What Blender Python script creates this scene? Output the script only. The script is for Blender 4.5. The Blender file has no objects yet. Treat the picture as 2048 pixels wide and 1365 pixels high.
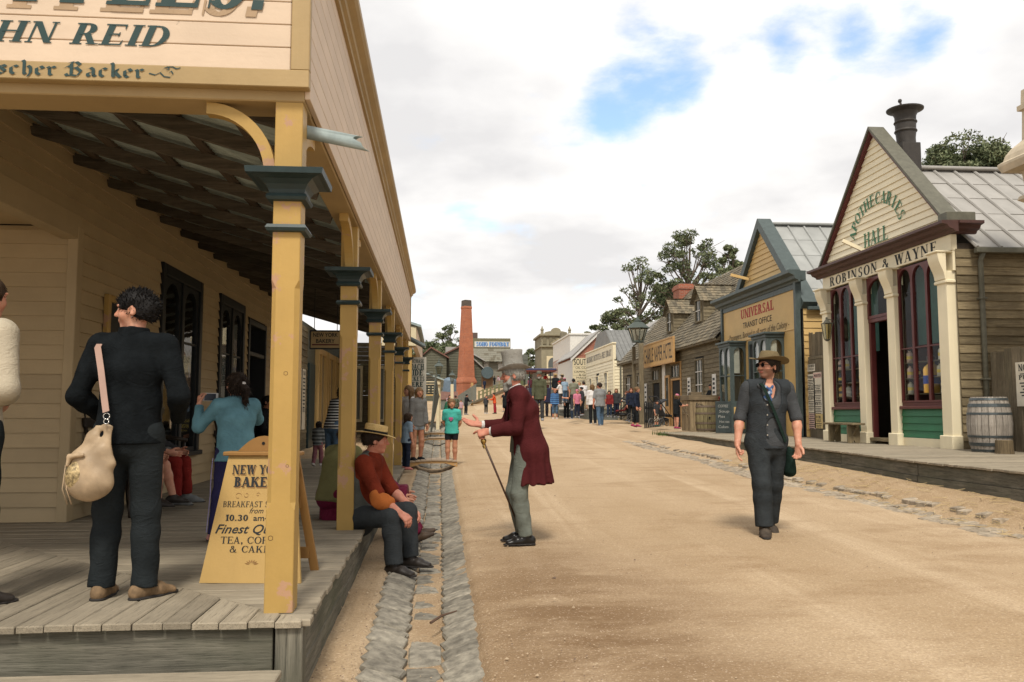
import bpy,math,random
import numpy as np
from mathutils import Vector,Matrix
S = bpy.context.scene
COL = S.collection
random.seed(7)
RNG = np.random.default_rng(11)
R = math.radians

# ------------------------------------------------------------------ camera
FPX,PCX,PCY = 1700.0,1024.0,682.5          # focal length of the photograph in its own pixels
PITCH = math.atan(143/FPX)
YAW = math.atan(144/FPX*math.cos(PITCH))
CAM = np.array([0.0,0.0,1.42])
cam = bpy.data.cameras.new('camera')
cam.sensor_width = 36.0
cam.lens = FPX/2048*36
cam.clip_start = 0.05
cam.clip_end = 3000
camo = bpy.data.objects.new('camera',cam)
COL.objects.link(camo)
camo.location = CAM
camo.rotation_euler = (math.pi/2 + PITCH,0,-YAW)
S.camera = camo

# ------------------------------------------------------------------ exposure
S.view_settings.view_transform = 'Standard'
S.view_settings.look = 'None'
S.view_settings.gamma = 1.0
S.view_settings.exposure = 0.95
S.view_settings.use_curve_mapping = False
S.render.engine = 'CYCLES'
S.cycles.max_bounces = 6
S.cycles.diffuse_bounces = 3
S.cycles.glossy_bounces = 3
S.cycles.transmission_bounces = 4
S.cycles.transparent_max_bounces = 8

# survey helpers: a sighted direction of the photograph, met with a plane of the place
_fw = np.array([math.sin(YAW)*math.cos(PITCH),math.cos(YAW)*math.cos(PITCH),math.sin(PITCH)])
_rt = np.array([math.cos(YAW),-math.sin(YAW),0])
_up = np.cross(_rt,_fw)
def sight(x,y):
 return _fw*FPX + _rt*(x - PCX) - _up*(y - PCY)
def P(x,y,X=None,Y=None,Z=None):
 r = sight(x,y)
 if X is not None: t = (X - CAM[0])/r[0]
 elif Y is not None: t = (Y - CAM[1])/r[1]
 else: t = (Z - CAM[2])/r[2]
 return Vector(CAM + t*r)
GYS = [(-20,-.5),(0,0.0),(8.25,.21),(33,.84),(68,1.42),(85,2.27),(100,2.8),(250,6)]
def gz(y): return float(np.interp(y,[a for a,b in GYS],[b for a,b in GYS]))
def G(x,y):
 r = sight(x,y); lo,hi = .5,200.
 for i in range(50):
  m = (lo + hi)/2
  if CAM[2] + m/r[1]*r[2] > gz(m): lo = m
  else: hi = m
 return Vector(CAM + lo/r[1]*r)

# ------------------------------------------------------------------ sky and sun
SUN_EL,SUN_AZ = R(54),R(173)                  # high, behind the camera's left shoulder
W = bpy.data.worlds.new('World')
S.world = W
W.use_nodes = True
def build_sky():
 nt = W.node_tree; nt.nodes.clear()
 N = nt.nodes.new; L = nt.links.new
 out = N('ShaderNodeOutputWorld')
 sky = N('ShaderNodeTexSky'); sky.sky_type = 'NISHITA'; sky.sun_disc = False
 sky.sun_elevation = SUN_EL; sky.sun_rotation = math.pi - SUN_AZ + math.pi
 sky.air_density = 1.1; sky.dust_density = 1.5; sky.ozone_density = 1.2
 bg = N('ShaderNodeBackground'); bg.inputs[1].default_value = 0.14
 L(sky.outputs[0],bg.inputs[0])
 tc = N('ShaderNodeTexCoord')
 sep = N('ShaderNodeSeparateXYZ'); L(tc.outputs['Generated'],sep.inputs[0])
 def math_(op,a,b=None,c=None):
  n = N('ShaderNodeMath'); n.operation = op
  for i,v in enumerate((a,b,c)):
   if v is None: continue
   if isinstance(v,(int,float)): n.inputs[i].default_value = v
   else: L(v,n.inputs[i])
  return n.outputs[0]
 zz = math_('ADD',math_('MAXIMUM',sep.outputs[2],0.0),0.22)
 comb = N('ShaderNodeCombineXYZ')
 L(math_('DIVIDE',sep.outputs[0],zz),comb.inputs[0])
 L(math_('DIVIDE',sep.outputs[1],zz),comb.inputs[1])
 n1 = N('ShaderNodeTexNoise'); n1.inputs['Scale'].default_value = 1.9
 n1.inputs['Detail'].default_value = 9; n1.inputs['Roughness'].default_value = .56
 n1.inputs['Distortion'].default_value = .25
 L(comb.outputs[0],n1.inputs['Vector'])
 n2 = N('ShaderNodeTexNoise'); n2.inputs['Scale'].default_value = 1.9
 n2.inputs['Detail'].default_value = 8; n2.inputs['Roughness'].default_value = .5
 mp = N('ShaderNodeMapping'); mp.inputs['Location'].default_value = (3.7,1.3,5)
 L(comb.outputs[0],mp.inputs['Vector']); L(mp.outputs[0],n2.inputs['Vector'])
 n3 = N('ShaderNodeTexNoise'); n3.inputs['Scale'].default_value = 5.5; n3.inputs['Detail'].default_value = 8; n3.inputs['Roughness'].default_value = .62
 L(comb.outputs[0],n3.inputs['Vector'])
 dens = math_('ADD',math_('MULTIPLY_ADD',n3.outputs['Fac'],.34,n1.outputs['Fac']),0.055)
 # gaps between the clouds, as directions
 for (px,py,rad,amt) in [(1290,165,5.4,.19),(1240,190,3.0,.07),(1630,85,4.0,.17),(1520,110,3.0,.11),(1790,60,4.0,.18),(1930,90,3.0,.06),(945,395,2.8,.09),(1130,240,4.0,.08),
                               (950,490,2.6,.07),(1150,640,3.6,.08),(1730,20,7.0,.07),(860,250,3.0,.07),(1090,130,3.4,.05),(1450,330,3.0,.05)]:
  d = sight(px,py); d = d/np.linalg.norm(d)
  vm = N('ShaderNodeVectorMath'); vm.operation = 'DOT_PRODUCT'
  L(tc.outputs['Generated'],vm.inputs[0]); vm.inputs[1].default_value = tuple(d)
  mr = N('ShaderNodeMapRange'); mr.interpolation_type = 'SMOOTHSTEP'
  mr.inputs['From Min'].default_value = math.cos(R(rad)); mr.inputs['From Max'].default_value = math.cos(R(rad*.15))
  mr.inputs['To Min'].default_value = 0; mr.inputs['To Max'].default_value = amt
  L(vm.outputs['Value'],mr.inputs['Value'])
  dens = math_('SUBTRACT',dens,mr.outputs[0])
 mask = N('ShaderNodeMapRange'); mask.interpolation_type = 'SMOOTHSTEP'
 mask.inputs['From Min'].default_value = .40; mask.inputs['From Max'].default_value = .66
 L(dens,mask.inputs['Value'])
 ramp = N('ShaderNodeValToRGB')
 e = ramp.color_ramp.elements
 e[0].position = .36; e[0].color = (.44,.432,.43,1)
 e[1].position = .60; e[1].color = (.63,.615,.595,1)
 L(n2.outputs['Fac'],ramp.inputs[0])
 bc = N('ShaderNodeBackground'); bc.inputs[1].default_value = 1.0
 L(ramp.outputs[0],bc.inputs[0])
 mix = N('ShaderNodeMixShader')
 L(mask.outputs[0],mix.inputs[0]); L(bg.outputs[0],mix.inputs[1]); L(bc.outputs[0],mix.inputs[2])
 L(mix.outputs[0],out.inputs[0])
build_sky()
sun = bpy.data.lights.new('sun','SUN')
sun.energy = 1.8; sun.angle = R(12); sun.color = (1.0,.93,.82)
suno = bpy.data.objects.new('sun',sun); COL.objects.link(suno)
_sd = Vector((-math.sin(SUN_AZ)*math.cos(SUN_EL),math.cos(SUN_AZ)*math.cos(SUN_EL),math.sin(SUN_EL)))
suno.rotation_euler = _sd.to_track_quat('Z','Y').to_euler()
suno.location = (5,-5,30)

# ================================================================== helpers
class MB:
 """collects shapes into one mesh"""
 def __init__(s): s.v = []; s.f = []; s.m = []
 def add(s,vs,fs,mi=0):
  n = len(s.v); s.v += [tuple(v) for v in vs]
  s.f += [tuple(i + n for i in f) for f in fs]; s.m += [mi]*len(fs); return s
 def box(s,x0,x1,y0,y1,z0,z1,mi=0):
  return s.add([(x0,y0,z0),(x1,y0,z0),(x1,y1,z0),(x0,y1,z0),(x0,y0,z1),(x1,y0,z1),(x1,y1,z1),(x0,y1,z1)],
                     [(3,2,1,0),(4,5,6,7),(0,1,5,4),(1,2,6,5),(2,3,7,6),(3,0,4,7)],mi)
 def cbox(s,x0,x1,y0,y1,z0,z1,c=.006,mi=0):
  """box with chamfered edges"""
  vs = []; idx = {}
  X = (x0,x1); Y = (y0,y1); Z = (z0,z1); g = (1,-1)
  for i in (0,1):
   for j in (0,1):
    for k in (0,1):
     for a in range(3):
      p = [X[i] + g[i]*c,Y[j] + g[j]*c,Z[k] + g[k]*c]
      p[a] = (X,Y,Z)[a][(i,j,k)[a]]
      idx[i,j,k,a] = len(vs); vs.append(p)
  fs = []
  for a in range(3):
   b,d = (a + 1) % 3,(a + 2) % 3
   for e in (0,1):
    q = []
    for (p,r) in ((0,0),(1,0),(1,1),(0,1)):
     t = [0,0,0]; t[a] = e; t[b] = p; t[d] = r; q.append(idx[tuple(t) + (a,)])
    fs.append(tuple(q) if e else tuple(reversed(q)))
   for p in (0,1):
    for r in (0,1):
     t0 = [0,0,0]; t1 = [0,0,0]; t0[a] = 0; t1[a] = 1
     for t in (t0,t1): t[b] = p; t[d] = r
     q = [idx[tuple(t0) + (b,)],idx[tuple(t1) + (b,)],idx[tuple(t1) + (d,)],idx[tuple(t0) + (d,)]]
     fs.append(tuple(q) if p != r else tuple(reversed(q)))
  for (i,j,k) in [(i,j,k) for i in (0,1) for j in (0,1) for k in (0,1)]:
   q = [idx[i,j,k,0],idx[i,j,k,1],idx[i,j,k,2]]
   fs.append(tuple(q) if (i + j + k) % 2 else tuple(reversed(q)))
  return s.add(vs,fs,mi)
 def bar(s,p0,p1,w,h,up=(0,0,1),mi=0):
  p0 = Vector(p0); p1 = Vector(p1); d = (p1 - p0).normalized(); up = Vector(up)
  if abs(d.dot(up)) > .98: up = Vector((1,0,0))
  r = d.cross(up).normalized()*(w/2); u = r.cross(d).normalized()*(h/2)
  return s.add([p0 - r - u,p0 + r - u,p0 + r + u,p0 - r + u,p1 - r - u,p1 + r - u,p1 + r + u,p1 - r + u],
                     [(0,1,2,3),(7,6,5,4),(0,4,5,1),(1,5,6,2),(2,6,7,3),(3,7,4,0)],mi)
 def tube(s,pts,rs,n=8,mi=0,caps=True):
  pts = [Vector(p) for p in pts]
  if isinstance(rs,(int,float)): rs = [rs]*len(pts)
  vs = []; prev = None
  for i,p in enumerate(pts):
   d = (pts[min(i + 1,len(pts) - 1)] - pts[max(i - 1,0)]).normalized()
   if prev is None:
    a = Vector((0,0,1)) if abs(d.z) < .9 else Vector((1,0,0))
    u = d.cross(a).normalized()
   else: u = (prev - d*prev.dot(d)).normalized()
   prev = u; w = d.cross(u)
   for k in range(n):
    t = 2*math.pi*k/n
    vs.append(p + (u*math.cos(t) + w*math.sin(t))*rs[i])
  fs = []
  for i in range(len(pts) - 1):
   for k in range(n):
    a = i*n + k; b = i*n + (k + 1) % n
    fs.append((a,b,b + n,a + n))
  if caps:
   fs.append(tuple(range(n - 1,-1,-1))); m = (len(pts) - 1)*n
   fs.append(tuple(range(m,m + n)))
  return s.add(vs,fs,mi)
 def lathe(s,prof,c=(0,0,0),n=20,mi=0,sx=1,sy=1,M=None):
  vs = []; fs = []
  for (r,z) in prof:
   for k in range(n):
    t = 2*math.pi*(k + .5)/n
    p = Vector((r*math.cos(t)*sx,r*math.sin(t)*sy,z))
    if M is not None: p = M @ p
    vs.append(p + Vector(c))
  for i in range(len(prof) - 1):
   for k in range(n):
    a = i*n + k; b = i*n + (k + 1) % n
    fs.append((a,b,b + n,a + n))
  fs.append(tuple(range(n - 1,-1,-1))); m = (len(prof) - 1)*n
  fs.append(tuple(range(m,m + n)))
  return s.add(vs,fs,mi)
 def prism(s,poly,o,u,v,w,mi=0):
  """polygon in the (u, v) plane at o, extruded by vector w"""
  o = Vector(o); u = Vector(u); v = Vector(v); w = Vector(w); n = len(poly)
  A = [o + u*a + v*b for a,b in poly]; B = [p + w for p in A]
  fs = [tuple(range(n - 1,-1,-1)),tuple(range(n,2*n))]
  fs += [(i,(i + 1) % n,n + (i + 1) % n,n + i) for i in range(n)]
  return s.add(A + B,fs,mi)
 def strip(s,outer,inner,o,u,v,w,mi=0):
  """closed band between two polylines (same length) extruded by w"""
  o = Vector(o); u = Vector(u); v = Vector(v); w = Vector(w); n = len(outer)
  A = [o + u*a + v*b for a,b in outer]; B = [o + u*a + v*b for a,b in inner]
  vs = A + B + [p + w for p in A] + [p + w for p in B]; fs = []
  for i in range(n - 1):
   fs += [(i,i + 1,n + i + 1,n + i),(2*n + i + 1,2*n + i,3*n + i,3*n + i + 1),
                   (i,2*n + i,2*n + i + 1,i + 1),(n + i,n + i + 1,3*n + i + 1,3*n + i)]
  fs += [(0,n,3*n,2*n),(n - 1,3*n - 1,4*n - 1,2*n - 1)]
  return s.add(vs,fs,mi)

ORIG = {}                                       # things whose parts are written in world coordinates
def tag(o,label=None,cat=None,group=None,kind=None):
 if label: o['label'] = label
 if cat: o['category'] = cat
 if group: o['group'] = group
 if kind: o['kind'] = kind
 return o
def thing(name,label,cat,loc=(0,0,0),rotz=0,group=None,world=False):
 o = bpy.data.objects.new(name,None); COL.objects.link(o)
 o.empty_display_size = .1
 o.location = loc; o.rotation_euler = (0,0,rotz)
 if world: ORIG[o.name] = Vector(loc)
 return tag(o,label,cat,group)
def meshdata(name,v,f,mats,mi=None,smooth=False):
 me = bpy.data.meshes.new(name)
 me.from_pydata([tuple(p) for p in v],[],f)
 for m in (mats if isinstance(mats,(list,tuple)) else [mats]): me.materials.append(m)
 if mi is not None and any(mi): me.polygons.foreach_set('material_index',mi)
 if smooth: me.polygons.foreach_set('use_smooth',[True]*len(me.polygons))
 me.update(); return me
def link(name,me,parent=None,**t):
 o = bpy.data.objects.new(name,me); COL.objects.link(o)
 if parent is not None:
  o.parent = parent
  if parent.name in ORIG: ORIG[o.name] = ORIG[parent.name]
 return tag(o,**t)
def put(name,mb,mat,parent=None,smooth=False,**t):
 v = mb.v
 if parent is not None and parent.name in ORIG:
  d = ORIG[parent.name]; v = [(a - d.x,b - d.y,c - d.z) for a,b,c in v]
 o = link(name,meshdata(name,v,mb.f,mat,mb.m,smooth),parent,**t)
 if smooth == 'auto':
  o.data.polygons.foreach_set('use_smooth',[True]*len(o.data.polygons))
  try: o.data.set_sharp_from_angle(angle=R(35))
  except Exception: pass
 return o
def copy_tree(o,parent=None):
 c = o.copy(); COL.objects.link(c)
 if parent is not None: c.parent = parent
 for ch in o.children: copy_tree(ch,c)
 return c

# ================================================================== materials
def _nt(name):
 m = bpy.data.materials.new(name); m.use_nodes = True
 nt = m.node_tree; nt.nodes.clear()
 out = nt.nodes.new('ShaderNodeOutputMaterial'); b = nt.nodes.new('ShaderNodeBsdfPrincipled')
 nt.links.new(b.outputs[0],out.inputs[0]); return m,nt,b,out
def _n(nt,t,**k):
 n = nt.nodes.new(t)
 for a,v in k.items():
  if a in n.inputs: n.inputs[a].default_value = v
  else: setattr(n,a,v)
 return n
def _mix(nt,fac,a,b,mode='MIX'):
 n = nt.nodes.new('ShaderNodeMix'); n.data_type = 'RGBA'; n.blend_type = mode
 for i,v in ((0,fac),(6,a),(7,b)):
  if hasattr(v,'is_linked'): nt.links.new(v,n.inputs[i])
  elif i == 0: n.inputs[0].default_value = v
  else: n.inputs[i].default_value = (*v,1)
 return n.outputs[2]
def _ramp(nt,fac,p0,p1,c0=(0,0,0),c1=(1,1,1)):
 n = nt.nodes.new('ShaderNodeValToRGB'); e = n.color_ramp.elements
 e[0].position = p0; e[1].position = p1; e[0].color = (*c0,1); e[1].color = (*c1,1)
 nt.links.new(fac,n.inputs[0]); return n.outputs[0]
def _noise(nt,vec,scale,detail=4,rough=.55,dist=0):
 n = _n(nt,'ShaderNodeTexNoise',Scale=scale,Detail=detail,Roughness=rough,Distortion=dist)
 if vec is not None: nt.links.new(vec,n.inputs['Vector'])
 return n.outputs['Fac']
def _coords(nt,scale=(1,1,1),rand=True):
 tc = _n(nt,'ShaderNodeTexCoord'); mp = _n(nt,'ShaderNodeMapping'); mp.inputs['Scale'].default_value = scale
 nt.links.new(tc.outputs['Object'],mp.inputs[0]); out = mp.outputs[0]
 if rand:
  oi = _n(nt,'ShaderNodeObjectInfo'); vm = _n(nt,'ShaderNodeVectorMath',operation='MULTIPLY_ADD')
  cx = _n(nt,'ShaderNodeCombineXYZ')
  for i in range(3): nt.links.new(oi.outputs['Random'],cx.inputs[i])
  nt.links.new(cx.outputs[0],vm.inputs[0]); vm.inputs[1].default_value = (37,23,51)
  nt.links.new(out,vm.inputs[2]); out = vm.outputs[0]
 return out
def _bump(nt,b,h,s=.3,d=.01):
 n = _n(nt,'ShaderNodeBump',Strength=s,Distance=d)
 nt.links.new(h,n.inputs['Height']); nt.links.new(n.outputs[0],b.inputs['Normal'])
def _hue(nt,col,amt):
 """a little value change from object to object"""
 oi = _n(nt,'ShaderNodeObjectInfo'); mr = _n(nt,'ShaderNodeMapRange')
 mr.inputs['To Min'].default_value = 1 - amt; mr.inputs['To Max'].default_value = 1 + amt
 nt.links.new(oi.outputs['Random'],mr.inputs['Value'])
 hs = _n(nt,'ShaderNodeHueSaturation'); nt.links.new(mr.outputs[0],hs.inputs['Value']); nt.links.new(col,hs.inputs['Color'])
 return hs.outputs[0]
_MC = {}
def cached(fn):
 def g(*a,**k):
  key = (fn.__name__,a,tuple(sorted(k.items())))
  if key not in _MC: _MC[key] = fn(*a,**k)
  return _MC[key]
 return g
def dk(c,f): return tuple(v*f for v in c)
@cached
def paint(name,c,rough=.55,wear=.25,under=(.30,.24,.17),var=.04,axis=None,grime=.18):
 """old oil paint on timber: faded in patches, worn to the wood here and there, faint grain"""
 m,nt,b,_ = _nt(name)
 v = _coords(nt); big = _noise(nt,v,1.7,5,.6); fine = _noise(nt,v,38,3)
 col = _mix(nt,_ramp(nt,big,.38,.68),dk(c,1 - grime),c)
 streak = _noise(nt,_coords(nt,(14,14,1.2) if axis is None else {'x': (1.2,14,14),'y': (14,1.2,14),'z': (14,14,1.2)}[axis]),1.6,4)
 col = _mix(nt,_ramp(nt,streak,.35,.75,(.16,.16,.16),(0,0,0)),col,dk(c,.72))
 if wear:
  w = _noise(nt,v,5.5,7,.68); hi = .70 - .1*wear
  col = _mix(nt,_ramp(nt,w,hi,hi + .03),col,under)
 nt.links.new(_hue(nt,col,var),b.inputs['Base Color'])
 b.inputs['Roughness'].default_value = rough
 b.inputs['Specular IOR Level'].default_value = .3
 a = _n(nt,'ShaderNodeMath',operation='ADD'); nt.links.new(streak,a.inputs[0]); nt.links.new(fine,a.inputs[1])
 _bump(nt,b,a.outputs[0],.25,.004); return m
@cached
def wood(name,c,c2,axis='x',rough=.85,var=.16,green=0.0):
 """bare weathered timber, grain along one axis"""
 m,nt,b,_ = _nt(name)
 s = {'x': (.9,16,16),'y': (16,.9,16),'z': (16,16,.9)}[axis]
 v = _coords(nt,s); g = _noise(nt,v,2.2,7,.62,.4); fine = _noise(nt,v,9,4,.6)
 blot = _noise(nt,_coords(nt),2.3,5,.6)
 col = _mix(nt,_ramp(nt,g,.34,.66),c2,c)
 col = _mix(nt,_ramp(nt,fine,.30,.46,(.75,.75,.75),(0,0,0)),col,dk(c2,.45))
 col = _mix(nt,_ramp(nt,blot,.42,.72,(0,0,0),(.55,.55,.55)),col,dk(c2,.72))
 if green: col = _mix(nt,_ramp(nt,_noise(nt,_coords(nt),1.1,4),.45,.7,(0,0,0),(green,)*3),col,(.075,.085,.05))
 nt.links.new(_hue(nt,col,var),b.inputs['Base Color'])
 b.inputs['Roughness'].default_value = rough; b.inputs['Specular IOR Level'].default_value = .2
 a = _n(nt,'ShaderNodeMath',operation='ADD'); nt.links.new(g,a.inputs[0]); nt.links.new(fine,a.inputs[1])
 _bump(nt,b,a.outputs[0],.5,.006); return m
@cached
def cloth(name,c,var=.14,rough=.92,sc=1.0,stripe=None,axis=2,freq=40.0,c2=None,spots=None):
 m,nt,b,_ = _nt(name)
 tc = _n(nt,'ShaderNodeTexCoord'); v = tc.outputs['Object']
 big = _noise(nt,v,7*sc,4,.6)
 col = _mix(nt,_ramp(nt,big,.35,.7),dk(c,1 - var),dk(c,1 + var*.6))
 if stripe:
  sp = _n(nt,'ShaderNodeSeparateXYZ'); nt.links.new(v,sp.inputs[0])
  mu = _n(nt,'ShaderNodeMath',operation='MULTIPLY'); nt.links.new(sp.outputs[axis],mu.inputs[0]); mu.inputs[1].default_value = freq
  fr = _n(nt,'ShaderNodeMath',operation='FRACT'); nt.links.new(mu.outputs[0],fr.inputs[0])
  col = _mix(nt,_ramp(nt,fr.outputs[0],.52,.58),col,stripe)
 if spots:
  vo = _n(nt,'ShaderNodeTexVoronoi',Scale=22.0); nt.links.new(v,vo.inputs['Vector'])
  col = _mix(nt,_ramp(nt,vo.outputs['Distance'],.32,.42,(1,1,1),(0,0,0)),col,spots)
 nt.links.new(col,b.inputs['Base Color'])
 b.inputs['Roughness'].default_value = rough; b.inputs['Specular IOR Level'].default_value = .06
 mp = _n(nt,'ShaderNodeMapping'); mp.inputs['Scale'].default_value = (1,1,1.7); nt.links.new(v,mp.inputs[0])
 cr = _noise(nt,mp.outputs[0],8.5,3,.55,1.6); s_ = _n(nt,'ShaderNodeMath',operation='SUBTRACT'); nt.links.new(cr,s_.inputs[0]); s_.inputs[1].default_value = .5
 ab = _n(nt,'ShaderNodeMath',operation='ABSOLUTE'); nt.links.new(s_.outputs[0],ab.inputs[0])
 wv = _noise(nt,v,300,2); a = _n(nt,'ShaderNodeMath',operation='MULTIPLY_ADD')
 nt.links.new(ab.outputs[0],a.inputs[0]); a.inputs[1].default_value = 5.0; nt.links.new(wv,a.inputs[2])
 _bump(nt,b,a.outputs[0],.36,.012); return m
@cached
def skin(name,c=(.50,.27,.18)):
 m,nt,b,_ = _nt(name)
 tc = _n(nt,'ShaderNodeTexCoord'); n = _noise(nt,tc.outputs['Object'],24,4)
 nt.links.new(_mix(nt,_ramp(nt,n,.35,.7),(c[0]*.85,c[1]*.7,c[2]*.68),c),b.inputs['Base Color'])
 b.inputs['Roughness'].default_value = .5; b.inputs['Subsurface Weight'].default_value = .08
 b.inputs['Subsurface Radius'].default_value = (.01,.004,.002); b.inputs['Specular IOR Level'].default_value = .3
 return m
@cached
def hairm(name,c):
 m,nt,b,_ = _nt(name)
 n = _noise(nt,_coords(nt,(60,60,9),False),2.0,5,.7)
 nt.links.new(_mix(nt,_ramp(nt,n,.3,.7),dk(c,.5),dk(c,1.3)),b.inputs['Base Color'])
 b.inputs['Roughness'].default_value = .6; b.inputs['Specular IOR Level'].default_value = .25
 _bump(nt,b,n,.8,.008); return m
@cached
def plain(name,c,rough=.6,metal=0.0,var=.12,sc=9.0,bump=.15,hv=.03):
 m,nt,b,_ = _nt(name)
 n = _noise(nt,_coords(nt),sc,5,.6)
 nt.links.new(_hue(nt,_mix(nt,_ramp(nt,n,.35,.7),dk(c,1 - var),dk(c,1 + var*.5)),hv),b.inputs['Base Color'])
 b.inputs['Roughness'].default_value = rough; b.inputs['Metallic'].default_value = metal
 b.inputs['Specular IOR Level'].default_value = .3
 _bump(nt,b,n,bump,.005); return m
@cached
def glass(name,tint=(.93,.96,.95),tr=.9):
 m,nt,b,out = _nt(name)
 nt.nodes.remove(b)
 t = _n(nt,'ShaderNodeBsdfTransparent'); t.inputs[0].default_value = (*tint,1)
 g = _n(nt,'ShaderNodeBsdfGlossy'); g.inputs['Roughness'].default_value = .03
 g.inputs['Color'].default_value = (tr,tr,tr,1)
 bm = _n(nt,'ShaderNodeBump',Strength=.06,Distance=.02)
 nt.links.new(_noise(nt,_coords(nt),2.5,2),bm.inputs['Height']); nt.links.new(bm.outputs[0],g.inputs['Normal'])
 fr = _n(nt,'ShaderNodeFresnel',IOR=1.55); a = _n(nt,'ShaderNodeMath',operation='ADD'); a.inputs[1].default_value = .03
 a.use_clamp = True
 ge = _n(nt,'ShaderNodeNewGeometry'); inv = _n(nt,'ShaderNodeMath',operation='SUBTRACT'); inv.inputs[0].default_value = 1; nt.links.new(ge.outputs['Backfacing'],inv.inputs[1])
 nt.links.new(fr.outputs[0],a.inputs[0]); mb_ = _n(nt,'ShaderNodeMath',operation='MULTIPLY'); nt.links.new(a.outputs[0],mb_.inputs[0]); nt.links.new(inv.outputs[0],mb_.inputs[1]); a = mb_
 mx = _n(nt,'ShaderNodeMixShader'); nt.links.new(a.outputs[0],mx.inputs[0])
 nt.links.new(t.outputs[0],mx.inputs[1]); nt.links.new(g.outputs[0],mx.inputs[2]); nt.links.new(mx.outputs[0],out.inputs[0])
 return m
@cached
def brickm(name,c1,c2,mortar,bw=.23,bh=.075,plane='xz'):
 m,nt,b,_ = _nt(name)
 tc = _n(nt,'ShaderNodeTexCoord'); sp = _n(nt,'ShaderNodeSeparateXYZ'); nt.links.new(tc.outputs['Object'],sp.inputs[0])
 cb = _n(nt,'ShaderNodeCombineXYZ')
 ad = _n(nt,'ShaderNodeMath',operation='ADD'); nt.links.new(sp.outputs[0],ad.inputs[0]); nt.links.new(sp.outputs[1],ad.inputs[1])
 nt.links.new(ad.outputs[0],cb.inputs[0]); nt.links.new(sp.outputs[2],cb.inputs[1])
 br = _n(nt,'ShaderNodeTexBrick'); nt.links.new(cb.outputs[0],br.inputs['Vector'])
 br.inputs['Scale'].default_value = 1.0; br.inputs['Brick Width'].default_value = bw; br.inputs['Row Height'].default_value = bh
 br.inputs['Mortar Size'].default_value = .008; br.inputs['Color1'].default_value = (*c1,1); br.inputs['Color2'].default_value = (*c2,1); br.inputs['Mortar'].default_value = (*mortar,1)
 big = _noise(nt,tc.outputs['Object'],.9,5,.65)
 nt.links.new(_mix(nt,_ramp(nt,big,.35,.7),dk(c2,.8),br.outputs['Color'],'MIX') if False else _mix(nt,_ramp(nt,big,.30,.62,(.45,.45,.45),(0,0,0)),br.outputs['Color'],dk(c2,.6)),b.inputs['Base Color'])
 b.inputs['Roughness'].default_value = .9
 _bump(nt,b,br.outputs['Fac'],-.5,.01); return m

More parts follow.
